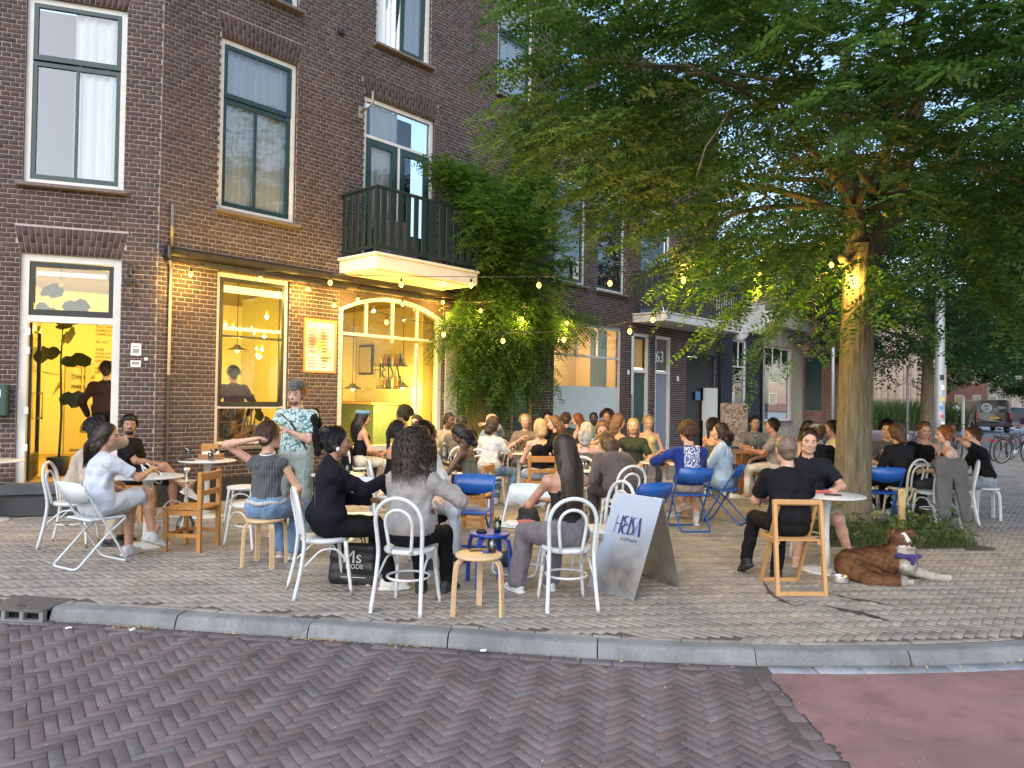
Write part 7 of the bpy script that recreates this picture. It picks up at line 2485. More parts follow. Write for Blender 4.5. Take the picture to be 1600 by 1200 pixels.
# ================================================================ LIGHT STRINGS
M_bulb = emit('bulb_glow', (1, .52, .07), 2.4)
M_wire = plain('wire_black', (.015, .013, .012), .6, .1, 10, 0)
M_bglass = MB()
bulb_me = MB().lathe([(0, -.052), (.018, -.047), (.030, -.03), (.032, -.012), (.022, .012), (.014, .022), (0, .022)], 14).mesh('bulb', M_bulb)
sock_me = MB().lathe([(0, .018), (.016, .018), (.017, .06), (.008, .075), (0, .075)], 10).mesh('socket', M_wire)
blamp = bpy.data.lights.new('bulb_light', 'POINT')
blamp.energy = 15
blamp.color = (1, .60, .11)
blamp.shadow_soft_size = .03
def string(label, pts3, bulbs3, tie=None):
    o = empty('string_lights', tuple(pts3[0]))
    tag(o, label, 'string lights', 'strings of bulbs over the terrace')
    P = smooth_curve(np.array(pts3) - np.array(pts3[0]), 60, 3)
    MB().tube(P, .0045, 5).build('cable', M_wire, o)
    for b in bulbs3:
        q = np.array(b) - np.array(pts3[0])
        link('bulb', bulb_me, o, tuple(q))
        link('socket', sock_me, o, tuple(q))
        i = np.argmin(np.linalg.norm(P[:, :2] - q[:2], axis=1))
        if P[i, 2] > q[2] + .08:
            MB().tube([tuple(q + (0, 0, .07)), tuple(P[i])], .004, 5).build('drop_cable', M_wire, o)
        link('bulb_light', blamp, o, tuple(q + (0, 0, -.085)))
TP = np.array([TX + .02, TY - .22, 3.62])
A_ = w1(.15, 3.5, .15)
def along(a, b, bulbs):                # bulbs on the vertical plane through a and b
    out = []
    n = _n(np.cross(b - a, [0, 0, 1]))
    for x, y in bulbs:
        d = ray(x, y)
        out.append(CAM + d * (((a - CAM) @ n) / (d @ n)))
    return out
s1 = along(A_, TP, ((298, 427), (407, 434), (516, 440), (627, 443), (736, 444), (842, 444), (953, 441), (1068, 437), (1186, 428), (1299, 412)))
string('long string of warm bulbs from the awning corner to the tree', [A_] + [b + (0, 0, .10) for b in s1] + [TP], s1)
B_ = w1(1.9, 3.5, .15)
s2 = along(B_, TP - (0, 0, .12), ((522, 475), (604, 502), (693, 521), (786, 531), (881, 529), (984, 516), (1020, 498), (1327, 430)))
string('lower sagging string of warm bulbs crossing in front of the climbing plant', [B_] + [b + (0, 0, .10) for b in s2] + [TP - (0, 0, .12)], s2)
s3 = []
for x, y in ((482, 450), (559, 467), (629, 474), (692, 471), (751, 484), (816, 497), (886, 503)):
    d = ray(x, y)
    of = .32 if x < 700 else 1.0
    s3.append(CAM + d * (((KP + N1 * of - CAM) @ N1) / (d @ N1)))
string('string of warm bulbs along the facade under the awning and balcony', [w1(1.6, 3.5, .15)] + [b + (0, 0, .10) for b in s3] + [w1(11.9, 3.3, .3)], s3)

# ================================================================ THINGS ON THE TERRACE
M_steel = NT('brushed_steel')
v = M_steel.coord('Object', (1, 1, 1))
f = M_steel.noise(M_steel.coord('Object', (6, 6, 90)), 30, 3)
M_steel.col((.74, .73, .71))
M_steel.set(metallic=1.0, roughness=.34)
M_steel.l(M_steel.ramp(M_steel.noise(v, 6, 4), [(.3, .34), (.7, .5)]), M_steel.b.inputs['Roughness'])
M_steel.bump(M_steel.noise(v, 4, 2), .05, .02)
M_steel = M_steel.m
sg = empty('sandwich_board', (1.07, 6.5, 0))
tag(sg, 'folded sheet steel sandwich board with blue lettering on the pavement', 'sign')
c0 = np.array([1.07, 6.5, 0])
FBL, FBR, FTL, FTR = (np.array(p) - c0 for p in ((.68, 6.43, 0), (1.02, 6.03, 0), (.955, 6.66, .80), (1.295, 6.26, .80)))
BBL, BBR = (np.array(p) - c0 for p in ((1.22, 6.93, 0), (1.50, 6.47, 0)))
def sheet(q, th):
    n_ = _n(np.cross(q[1] - q[0], q[3] - q[0])) * th
    V = list(q) + [p - n_ for p in q]
    return MB().add(V, [(0, 1, 2, 3), (7, 6, 5, 4)] + [(i, i + 4, (i + 1) % 4 + 4, (i + 1) % 4) for i in range(4)])
sheet([FBL, FBR, FTR, FTL], .004).build('front_panel', M_steel, sg)
sheet([BBR, BBL, FTL + (.008, .004, 0), FTR + (.008, .004, 0)], .004).build('rear_panel', M_steel, sg)
ex = _n(FBR - FBL)
ey = _n(FTL - FBL)
ez = _n(np.cross(ex, ey))
ey = np.cross(ez, ex)
og = FTL + (FTR - FTL) * .20 - ey * .36 + ez * .006
Mf = Matrix(((ex[0], ey[0], ez[0], og[0]), (ex[1], ey[1], ez[1], og[1]), (ex[2], ey[2], ez[2], og[2]), (0, 0, 0, 1)))
logo(.16, M_blue, 'sign_logo', sg, Mf @ Matrix.Diagonal((.80, 1, 1, 1)))
text('KOFFIEBAR', .036, plain('grey_print', (.15, .16, .18), .5), sg, Mf @ Matrix.Translation((.10, -.055, 0)), name='sign_lettering', ext=.0005)
# black shopping bag
bag = empty('shopping_bag', (XD(558, 6.42), 6.42, 0), R(-6))
tag(bag, 'black shopping bag with white lettering under the chair of the blazer woman', 'bag')
bf = Field(.012)
for z in (.05, .14, .23, .31):
    bf.cap(0, (-.16, 0, z), (.16, 0, z), .062 - .07 * max(0, z - .15), None, None, 1, .04, amp=.006, fold=14)
bf.cap(0, (-.15, 0, .012), (.15, 0, .012), .05, None, (0, 0, 1), .3, .03)
bv, bF, bg_ = bf.mesh()
bv[:, 2] = bv[:, 2].clip(0.002, .36)
link('bag_body', np_mesh('bag_body', bv, bF, plain('bag_black', (.012, .012, .014), .5, .3, 8, .3), smooth=True), bag)
M_silver = plain('silver_print', (.5, .5, .5), .4, .05, 10, 0)
text('Ms', .15, M_silver, bag, Matrix.Translation((-.08, -.083, .20)) @ Matrix.Rotation(R(84), 4, 'X'), name='bag_lettering', ext=.002)
text('MODE', .055, M_silver, bag, Matrix.Translation((-.05, -.083, .15)) @ Matrix.Rotation(R(86), 4, 'X'), name='bag_lettering', ext=.002)
MB().box((.02, -.08, .075), (.22, .004, .006)).build('printed_line', M_silver, bag)
for y in (-.03, .03):
    MB().tube(smooth_curve(np.array([(-.09, y, .33), (-.07, y * 1.4, .42), (.07, y * 1.4, .42), (.09, y, .33)]), 14, 1), .006, 6).build('handle', M_blackm, bag)
gb = Field(.012)
gb.cap(0, (-.05, 0, .07), (.07, .02, .06), .07, .06, None, 1, .04, amp=.01)
gb.cap(0, (0, 0, .1), (.02, 0, .16), .055, .03, None, 1, .04, amp=.01)
gv, gF, gg = gb.mesh()
gv[:, 2] = gv[:, 2].clip(.002, 1)
tag(link('hand_bag', np_mesh('hand_bag', gv, gF, plain('bag_green', (.02, .04, .03), .45, .3, 12, .3), smooth=True), None, (XD(796, 7.15), 7.15, 0)), 'slumped dark green bag on the pavement beside the blue stool', 'bag')
bp = Field(.014)
bp.cap(0, (0, 0, .14), (0, 0, .27), .13, .10, (1, 0, 0), 1.2, .05, amp=.008)
bp.cap(1, (-.06, -.13, .16), (.06, -.13, .16), .05, None, None, 1, .03)
bv, bF, bg_ = bp.mesh()
bv[:, 2] = bv[:, 2].clip(.002, 1)
tag(link('backpack', np_mesh('backpack', bv, bF, [plain('pack_black', (.014, .014, .016), .7), plain('pack_pink', (.5, .25, .27), .7)], bg_, smooth=True), None, (XD(828, 8.7), 8.7, 0)), 'black backpack with pink pocket on the pavement behind the white folding chair', 'backpack')
# jacket hung over the chair by the long haired man
jb = Field(.014)
jb.cap(0, (-.20, 0, .84), (.20, 0, .84), .055, None, None, 1, .03, amp=.008)
jb.cap(0, (-.12, -.05, .80), (-.17, -.12, .22), .14, .10, (0, 1, 0), .42, .06, amp=.006, fold=13)
jb.cap(0, (.12, -.05, .80), (.20, -.10, .14), .13, .08, (0, 1, 0), .42, .04, amp=.006, fold=13)
jb.cap(0, (-.15, .06, .80), (.15, .06, .55), .05, .06, (1, 0, 0), 1.3, .05, amp=.01)
jv, jF, jg = jb.mesh()
cx_ = XD(1452, 10.0)
place('bent', cx_, 9.9, 15, 'hidden under the draped grey jacket')
tag(link('jacket', np_mesh('jacket', jv, jF, cloth((.10, .10, .095)), smooth=True), None, (cx_ + .06, 9.9 - .24, .02), (0, 0, R(15))), 'long grey jacket draped over a chair beside the tree pit', 'jacket')

# glasses, bottles and small table things
M_dglass = glass('drinking_glass', (.93, .95, .95), .10, ior=1.5)
M_water = glass('water', (.85, .9, .92), .08, ior=1.33)
def drink(name, label, x, y, z, kind, fill=None, group=None):
    o = empty(name, (x, y, z))
    tag(o, label, 'glass' if 'glass' in name else name.replace('_', ' '), group)
    if kind == 'tumbler':
        MB().lathe([(.03, 0), (.036, .10), (.034, .10), (.028, .008), (0, .008)], 18).build('glass', M_dglass, o)
        if fill:
            MB().lathe([(0, .01), (.028, .01), (.0325, .065), (0, .065)], 16).build('drink', fill, o)
    elif kind == 'wine':
        MB().lathe([(.034, 0), (.032, .004), (.005, .008), (.004, .085), (.02, .10), (.042, .13), (.047, .16), (.045, .16), (.038, .13), (.018, .106), (0, .10)], 20).build('glass', M_dglass, o)
        if fill:
            MB().lathe([(0, .106), (.018, .108), (.037, .13), (.042, .148), (0, .148)], 18).build('drink', fill, o)
    elif kind == 'bottle':
        MB().lathe([(.032, 0), (.034, .01), (.034, .16), (.014, .21), (.013, .25), (0, .25)], 16).build('body', fill or M_dglass, o)
        MB().lathe([(.015, .25), (.015, .268), (0, .268)], 12).build('cap', M_white, o)
    return o
def liquid(nm, c):
    t = NT(nm)
    t.col(c)
    t.set(roughness=.1)
    return t.m
L_yel, L_red, L_amb, L_clr, L_grn = liquid('yellow_drink', (.75, .52, .06)), liquid('red_drink', (.25, .02, .02)), liquid('amber_drink', (.45, .18, .03)), M_water, liquid('mint_drink', (.18, .28, .08))
x, y = TB['wall']
drink('wine_glass', 'stemmed glass of yellow wine on the table by the brick wall', x + .13, y - .12, .74, 'wine', L_yel)
drink('cocktail_glass', 'empty stemmed glass on the left of the wall table', x - .24, y - .05, .74, 'wine')
drink('water_glass', 'low square tumbler beside the yellow wine', x + .05, y - .02, .74, 'tumbler', L_clr)
bx_ = empty('wooden_box', (x - .02, y + .17, .74), R(12))
tag(bx_, 'open brown wooden box with a sheet of paper on the wall table', 'box')
MB().box((0, 0, .035), (.30, .20, .07), bev=.005).build('body', M_spk, bx_)
MB().box((-.04, .11, .13), (.22, .015, .14), bev=.004).build('lid', M_pine, bx_)
MB().box((0, -.03, .085), (.20, .11, .03)).build('paper', M_paper, bx_)
tag(MB().box((0, 0, .006), (.17, .10, .012), bev=.003).build('tray', M_blackm, None, (x - .22, y - .12, .742)), 'small dark tray on the wall table', 'tray')
# hookah: on the ground right of the first table
hk = empty('hookah', (XD(294, 8.55), 8.55, 0))
tag(hk, 'silver hookah water pipe with pale hose standing beside the hookah table', 'hookah')
MB().lathe([(0, 0), (.08, 0), (.10, .05), (.10, .12), (.05, .22), (.03, .27), (0, .27)], 18).build('vase', M_dglass, hk)
MB().lathe([(.028, .26), (.035, .30), (.018, .33), (.024, .38), (.014, .44), (.026, .50), (.012, .56), (.012, .70), (.03, .72), (.035, .76), (0, .76)], 14).build('stem', M_steel, hk)
MB().lathe([(.0, .60), (.10, .605), (.11, .615), (.10, .612), (0, .608)], 20).build('ash_plate', M_steel, hk)
hx, hy = TB['hookah']
p0 = np.array([XD(294, 8.55), 8.55, 0])
end = np.array([hx - .05, hy - .05, .86]) - p0
MB().tube(smooth_curve(np.array([(0, 0, .33), (-.12, -.15, .42), (-.28, -.35, .10), (-.36, -.6, .30), tuple(end + (.2, -.1, -.25)), tuple(end + (.12, -.1, -.05)), tuple(end)]), 50, 3), .009, 7).build('hose', M_wch, hk)
MB().tube(smooth_curve(np.array([tuple(end), tuple(end + (.1, -.12, -.1)), tuple(end + (.25, -.08, -.2)), tuple(end + (.2, .05, -.1)), tuple(end + (.05, 0, .02))]), 24, 2), .008, 7).build('hose_loop', M_wch, hk)
# stools in front
x, y = XD(752, 5.62), 5.62
drink('water_glass', 'glass of water on the pale foreground stool', x + .10, y + .04, .45, 'tumbler', L_clr)
tag(MB().box((0, 0, .004), (.14, .07, .008), R(15), bev=.002).build('phone', M_blackm, None, (x - .01, y + .11, .451)), 'black phone on the pale foreground stool', 'phone')
tag(MB().box((0, 0, .008), (.05, .022, .016), R(-20), bev=.004).build('lighter', M_bst, None, (x + .05, y + .02, .451)), 'blue lighter on the pale foreground stool', 'lighter')
x, y = XD(768, 6.5), 6.5
g_ = drink('mint_glass', 'tumbler with mint and straw on the blue stool', x + .07, y, .45, 'tumbler', L_grn)
MB().tube([(0, 0, .02), (.03, .01, .15)], .003, 5).build('straw', M_white, g_)
for k in range(5):
    mb = MB()
    big_leaf(mb, (0, 0, .075), (.03 * math.cos(k * 1.3), .03 * math.sin(k * 1.3), .10 + .008 * k), .02, (0, 0, 1))
    mb.build('mint_leaf', M_weed, g_)
tag(MB().lathe([(.045, 0), (.05, .022), (.046, .022), (.04, .006), (0, .006)], 18).build('ashtray', M_blackm, None, (x - .07, y - .03, .451)), 'round black ashtray on the blue stool', 'ashtray')
x, y = XD(818, 6.95), 6.95
tag(MB().box((0, 0, .004), (.22, .16, .008), R(20)).build('magazine', M_paper, None, (x - .03, y - .06, .456)), 'white magazine lying on the empty folding chair', 'magazine')
tag(MB().box((0, 0, .012), (.14, .08, .02), R(10), bev=.008).build('wallet', plain('coral', (.55, .10, .07), .6), None, (x + .03, y - .02, .466)), 'coral red pouch on the magazine', 'pouch')
# drinks on the other tables
spec = [('braids', 'bottle', .05, .12, None, 'clear water bottle on the table of the woman with braids'), ('braids', 'tumbler', .16, -.05, L_clr, 'water tumbler on the table of the woman with braids'), ('braids', 'tumbler', -.1, .1, L_amb, 'amber drink on the table of the woman with braids'),
        ('mid', 'tumbler', -.1, -.05, L_amb, 'amber drink on the small table of the laughing woman'), ('mid', 'tumbler', .1, .0, L_red, 'dark drink on the small table of the laughing woman'), ('mid', 'wine', .0, .12, L_amb, 'stemmed amber glass on the small table of the laughing woman'),
        ('brown', 'tumbler', -.1, .0, L_red, 'red drink on the table of the brown jacket woman'), ('brown', 'wine', .12, .1, L_amb, 'stemmed glass on the table of the brown jacket woman'),
        ('blue', 'tumbler', -.15, -.12, L_amb, 'orange drink on the table of the blue sweater man'), ('blue', 'wine', .0, .06, L_yel, 'yellow wine glass on the table of the blue sweater man'), ('blue', 'tumbler', .12, .0, L_red, 'pink drink on the table of the blue sweater man'),
        ('picnic', 'tumbler', .12, -.15, L_yel, 'beer glass on the wooden plank table, front one'), ('picnic', 'bottle', -.05, .15, M_bott[0], 'dark bottle on the wooden plank table'), ('picnic', 'tumbler', -.15, .0, L_yel, 'beer glass on the wooden plank table, left one'),
        ('tree', 'tumbler', -.05, .0, L_red, 'dark drink on the table behind the trunk'), ('right', 'tumbler', .0, .0, L_amb, 'amber drink on the rightmost table'), ('left', 'tumbler', .1, .05, L_clr, 'water tumbler on the table beside the blazer woman')]
for key, kind, dx, dy, fl, lab in spec:
    x, y = TB[key]
    drink('bottle' if kind == 'bottle' else 'drinking_glass', lab, x + dx, y + dy, .755 if key == 'picnic' else .74, kind, fl, 'drinks on the tables')
x, y = TB['blue']
bk = empty('bread_basket', (x + .02, y + .16, .74))
tag(bk, 'wicker bread basket on the table of the blue sweater man', 'basket')
M_wick = wood('wicker', (.42, .25, .09), (.55, .36, .15), .7, 20, (1, 1, 3))
MB().lathe([(.09, 0), (.13, .07), (.125, .07), (.085, .008), (0, .008)], 18, sy=.7).build('bowl', M_wick, bk)
MB().tube([(.12 * math.cos(a), 0, .06 + .10 * math.sin(a)) for a in np.linspace(0, math.pi, 12)], .008, 6).build('handle', M_wick, bk)
x, y = TB['dog']
tag(MB().box((0, 0, .005), (.15, .075, .01), R(-20), bev=.003).build('phone', M_blackm, None, (x + .04, y - .06, .741)), 'black phone on the table beside the dog', 'phone')
tag(MB().box((0, 0, .012), (.16, .07, .02), R(25), bev=.006).build('cigarette_case', plain('coral', (.55, .10, .07), .6), None, (x + .02, y + .12, .741)), 'coral red case on the table beside the dog', 'case')
# notice board behind the wooden table
nbd = empty('menu_board', (XD(1147, 16.2), 16.2, 0), R(8))
tag(nbd, 'collage covered board standing behind the wooden plank table', 'board')
MB().box((0, 0, 1.1), (.62, .03, .95)).build('panel', cloth((.22, .11, .07), 'pattern', (.45, .38, .32)), nbd)
for s_ in (-1, 1):
    MB().bar((s_ * .22, .02, .65), (s_ * .28, .12, 0), .03, .03).build('leg', M_pine, nbd)

# ---------------------------------------------------------------- dog
dg = Field(.011)
wv_ = dict(amp=.006, fold=40)
o3 = np.array
# local frame: x right along the body, y away from the camera
dg.cap(0, (-.32, .02, .14), (-.05, .04, .16), .145, .14, None, 1, .06, **wv_)          # hips to belly
dg.cap(0, (-.05, .04, .16), (.20, .02, .20), .135, .125, None, 1, .06, **wv_)          # chest
dg.cap(0, (-.30, -.12, .10), (-.14, -.16, .07), .095, .06, None, 1, .05, **wv_)        # thigh
dg.cap(0, (-.14, -.16, .06), (.06, -.20, .045), .045, .032, None, 1, .03)              # hind foot
dg.cap(1, (.06, -.20, .035), (.13, -.21, .03), .034, .03, None, 1, .02)
dg.cap(0, (-.40, -.02, .08), (-.30, -.24, .05), .06, .055, None, 1, .04, **wv_)        # tail
dg.cap(0, (-.30, -.24, .05), (-.02, -.32, .04), .058, .045, None, 1, .04, **wv_)
dg.cap(1, (-.02, -.32, .04), (.13, -.33, .03), .042, .018, None, 1, .03, **wv_)
dg.cap(0, (.18, .02, .22), (.22, .0, .36), .105, .08, None, 1, .05, **wv_)             # neck
dg.cap(1, (.24, -.085, .16), (.23, -.08, .31), .09, .085, None, 1, .05, **wv_)         # white bib
dg.cap(0, (.22, -.01, .415), (.22, -.06, .405), .082, .068, (1, 0, 0), 1.08, .03)      # skull
dg.cap(0, (.22, -.08, .395), (.22, -.16, .375), .046, .034, (1, 0, 0), 1.05, .03)      # muzzle
dg.cap(1, (.22, -.06, .475), (.22, -.135, .40), .022, .028, None, 1, .01)              # blaze
dg.cap(1, (.22, -.13, .375), (.22, -.175, .365), .034, .028, (1, 0, 0), 1.15, .02)     # white muzzle
dg.cap(2, (.22, -.195, .378), (.22, -.20, .378), .016, None, (1, 0, 0), 1.2, 0)        # nose
for s_ in (-1, 1):
    dg.cap(0, (.22 + s_ * .06, .0, .47), (.22 + s_ * .098, -.02, .495), .030, .018, (0, 1, 0), .7, .02)
    dg.cap(0, (.22 + s_ * .098, -.02, .495), (.22 + s_ * .13, -.05, .465), .024, .010, None, 1, .015)
    dg.cap(2, (.22 + s_ * .038, -.112, .425), (.22 + s_ * .038, -.114, .425), .0125, None, None, 1, 0)
dg.cap(1, (.28, -.08, .12), (.48, -.14, .045), .052, .036, None, 1, .03)               # front legs
dg.cap(1, (.48, -.14, .045), (.66, -.17, .03), .034, .032, None, 1, .03)
dg.cap(1, (.26, .04, .12), (.42, .02, .05), .05, .036, None, 1, .03)
dg.cap(1, (.42, .02, .05), (.58, -.02, .03), .034, .030, None, 1, .03)
dv_, dF, dG = dg.mesh()
dv_[:, 2] = dv_[:, 2].clip(.004, 2)
t = NT('fur_brown')
vv = t.coord('Object')
f = t.noise(t.coord('Object', (1, 2.5, 2.5)), 60, 4)
g = t.noise(vv, 5, 3)
t.col(t.mix(.5, t.ramp(f, [(.3, (.045, .018, .008)), (.7, (.17, .075, .035))]), t.ramp(g, [(.35, (.07, .028, .013)), (.65, (.19, .10, .055))])))
t.set(roughness=.8)
t.bump(f, .8, .012)
M_fw = plain('fur_white', (.62, .58, .52), .85, .12, 50, .6, bdist=.01)
dm = [MATS['fur_brown'], M_fw, plain('dog_black', (.01, .008, .008), .3)]
dog = link('dog', np_mesh('dog', dv_, dF, dm, dG, smooth=True), None, (XD(1378, 6.95), 6.95, 0), (0, 0, R(6)))
dog.scale = (.88, .88, .88)
tag(dog, 'brown and white collie dog lying on the pavement facing the camera', 'dog')
# coat: short hairs following the body
rg = np.random.default_rng(2)
ctr = dv_[dF].mean(1)
nrm = np.cross(dv_[dF[:, 1]] - dv_[dF[:, 0]], dv_[dF[:, 3]] - dv_[dF[:, 0]])
nrm /= np.maximum(np.linalg.norm(nrm, axis=1, keepdims=True), 1e-9)
far_face = ~((np.abs(ctr[:, 0] - .22) < .12) & (ctr[:, 2] > .345) & (ctr[:, 1] < -.03))
for gi_, nm, mt, cnt in ((0, 'coat', hairm((.19, .085, .036), .7), 15000), (1, 'white_coat', hairm((.46, .42, .36), .7), 6000)):
    ids = np.where((dG == gi_) & far_face & (ctr[:, 2] > .012))[0]
    ids = ids[rg.integers(0, len(ids), cnt)]
    p0, n0_ = ctr[ids] + rg.normal(0, .004, (cnt, 3)), nrm[ids]
    flow = np.array([-.8, -.25, -.55]) + rg.normal(0, .25, (cnt, 3))
    flow -= n0_ * (flow * n0_).sum(1, keepdims=True)
    tt = np.array([0, .5, 1.])
    Lh = (.05 if gi_ == 0 else .036) * rg.uniform(.6, 1.3, cnt)
    P = p0[:, None] + (flow[:, None] * tt[None, :, None] + n0_[:, None] * (.42 * np.sin(tt * 2))[None, :, None]) * Lh[:, None, None]
    P[..., 2] = P[..., 2].clip(.003)
    V, F, ti = ribbons(P, np.full((cnt, 3), .0045) * np.array([1, .8, .1])[None], np.repeat(n0_[:, None], 3, 1), rg.random(cnt))
    link(nm, np_mesh(nm, V, F, mt, tint=ti), dog)
bn = Field(.007)
bn.cap(0, (.15, -.115, .255), (.31, -.115, .255), .072, None, (0, 0, 1), .42, .03)
bn.cap(0, (.23, -.175, .245), (.24, -.19, .185), .040, .014, (1, 0, 0), 1.5, .03)
bv, bF, _ = bn.mesh()
link('bandana', np_mesh('bandana', bv, bF, cloth((.045, .03, .13))), dog)
bw_ = empty('dog_bowl', (3.03, 6.78, 0))
tag(bw_, 'steel dog bowl on the wet pavement beside the dog', 'bowl')
MB().lathe([(.085, 0), (.095, .01), (.072, .05), (.075, .055), (.068, .05), (.06, .012), (0, .012)], 24).build('bowl', M_steel, bw_)
MB().lathe([(0, .03), (.064, .03), (0, .0301)], 20).build('water', M_water, bw_)
# stake with strap beside the tree
stk = empty('tree_stake', (4.86, 9.15, 0))
tag(stk, 'short pale wooden stake with a worn strap in the tree pit', 'stake')
MB().lathe([(.045, 0), (.045, .56), (.04, .575), (0, .575)], 12).build('post', wood('stake_wood', (.42, .30, .13), (.55, .42, .2), .7, 5), stk)
MB().tube(smooth_curve(np.array([(-.05, -.04, .5), (.0, -.06, .58), (.10, -.03, .62), (.14, .02, .52), (.10, .05, .42)]), 20, 2), .012, 6, flat=.4).build('strap', plain('strap_tan', (.4, .32, .2), .8), stk)
# litter
rg = np.random.default_rng(8)
def flakes(n, pos, s0, s1, rg):
    a = rg.uniform(0, 6.28, n)
    L_ = rg.uniform(s0, s1, n)
    u_ = np.stack([np.cos(a), np.sin(a), rg.normal(0, .25, n)], 1) * L_[:, None]
    w_ = np.stack([-np.sin(a), np.cos(a), rg.normal(0, .25, n)], 1) * (L_ * rg.uniform(.25, .6, n))[:, None]
    V = np.stack([pos - u_ * .5, pos + w_ * .5, pos + u_ * .5, pos - w_ * .5], 1).reshape(-1, 3)
    return V, np.arange(4 * n).reshape(-1, 4)
def kerb_pts(n, lo, hi, off, sd):
    i = np.where((KC[:, 0] > lo) & (KC[:, 0] < hi) & (KC[:, 1] < 7))[0]
    j = i[rg.integers(0, len(i), n)]
    q = KC[j] + KN[j] * (off + np.abs(rg.normal(0, sd, n)))[:, None] + KT[j] * rg.normal(0, .05, n)[:, None]
    return np.c_[q, np.full(n, ROAD_Z + .008)]
M_dry = tinted('dry_leaf', [(0, (.42, .28, .12)), (.5, (.30, .17, .07)), (1, (.55, .42, .22))], .9, .2, 60)
def litter(name, label, P, s0, s1, mat):
    V, F = flakes(len(P), P, s0, s1, rg)
    me = np_mesh(name, V, F, mat, tint=rg.random(len(F)))
    tag(link(name, me), label, 'litter', kind='stuff')
P = np.vstack([kerb_pts(260, -4.2, 3.6, .175, .03), kerb_pts(110, -2.8, -2.45, .185, .03), kerb_pts(80, -1.5, -1.1, .185, .025)])
litter('dry_leaves', 'dry leaf litter gathered in the gutter along the kerb', P, .012, .035, M_dry)
q = np.c_[rg.uniform(-4, 4.5, 700), rg.uniform(5.4, 11, 700), np.full(700, .006)]
q = q[np.abs(q[:, 0]) < q[:, 1] * .72]
litter('pavement_crumbs', 'small pale crumbs and petals scattered over the pavement', q, .006, .016, plain('crumb', (.45, .41, .34), .9))
q = np.c_[rg.uniform(-4, 2.2, 420), rg.uniform(2.9, 5.0, 420), np.full(420, ROAD_Z + .008)]
litter('road_crumbs', 'small pale crumbs and petals scattered over the road', q, .006, .016, plain('crumb', (.45, .41, .34), .9))
for k, (px, py) in enumerate(((108, 982), (205, 986), (755, 1018))):
    g3 = G(px, py, ROAD_Z)
    f_ = Field(.006)
    for _ in range(4):
        a = rg.normal(0, .012, 3) * np.array([1, 1, .3])
        f_.cap(0, a, a + rg.normal(0, .014, 3) * np.array([1, 1, .3]), .012, .010, None, 1, .02)
    pv, pF, _ = f_.mesh()
    pv = pv * np.array([.75, .75, .4])
    tag(link('paper_scrap', np_mesh('paper_scrap', pv, pF, M_paper), None, (g3[0], g3[1], ROAD_Z + .008)), ('crumpled white paper scrap beside the storm drain', 'crumpled white paper scrap by the leaf pile', 'crumpled white paper scrap in the middle of the gutter')[k], 'litter', 'paper scraps in the gutter')

# ================================================================ THE STREET BEYOND
M_galv = plain('galvanised', (.36, .38, .40), .5, .1, 10, .1, metal=.4)
lp = empty('lamp_post', (XD(1468, 22.5), 22.5, 0))
tag(lp, 'thick grey steel lamp post with stickers beside the street tree', 'lamp post')
MB().lathe([(.15, 0), (.15, 1.3), (.14, 1.35), (.125, 6.0), (.10, 10.0), (0, 10.0)], 18).build('post', M_galv, lp)
MB().tube([(0, 0, 9.9), (-.3, 0, 10.3), (-1.6, 0, 10.5)], .05).build('arm', M_galv, lp)
MB().box((-1.9, 0, 10.5), (.8, .3, .12), bev=.04).build('lantern', M_galv, lp)
for k, (z, c) in enumerate(((2.35, (.02, .02, .02)), (2.05, (.7, .7, .7)), (1.7, (.6, .5, .1)), (1.45, (.10, .25, .5)), (1.2, (.5, .1, .08)), (1.0, (.7, .7, .7)))):
    m = MB()
    V = [(.153 * math.sin(a), -.153 * math.cos(a), z + dz) for dz in (0, .16 - .015 * k) for a in np.linspace(-.5 + .15 * (k % 3), .35 + .15 * (k % 3), 6)]
    m.add(V, [(i, i + 1, 7 + i, 6 + i) for i in range(5)])
    m.build('sticker', plain('sticker_%d' % k, c, .5), lp)
for px, Y, h_, r_, nm, lab in ((1418, 27, 3.0, .045, 'sign_pole', 'thin grey pole standing before the tall grasses'), (1301, 24, 3.4, .05, 'sign_pole', 'thin white bent pole left of the tree trunk'), (1505, 30, 1.9, .06, 'bollard', 'white post at the pavement edge in front of the van')):
    o = empty(nm, (XD(px, Y), Y, 0))
    tag(o, lab, 'pole', 'poles along the street')
    MB().lathe([(r_, 0), (r_, h_), (r_ * .6, h_ + .03), (0, h_ + .03)], 10).build('tube', M_galv if nm != 'bollard' else M_white, o)
    MB().lathe([(r_ * 1.5, 0), (r_ * 1.5, .5), (r_, .52), (0, .52)], 10).build('foot', M_galv, o)
M_tyre = plain('tyre', (.015, .015, .015), .8)
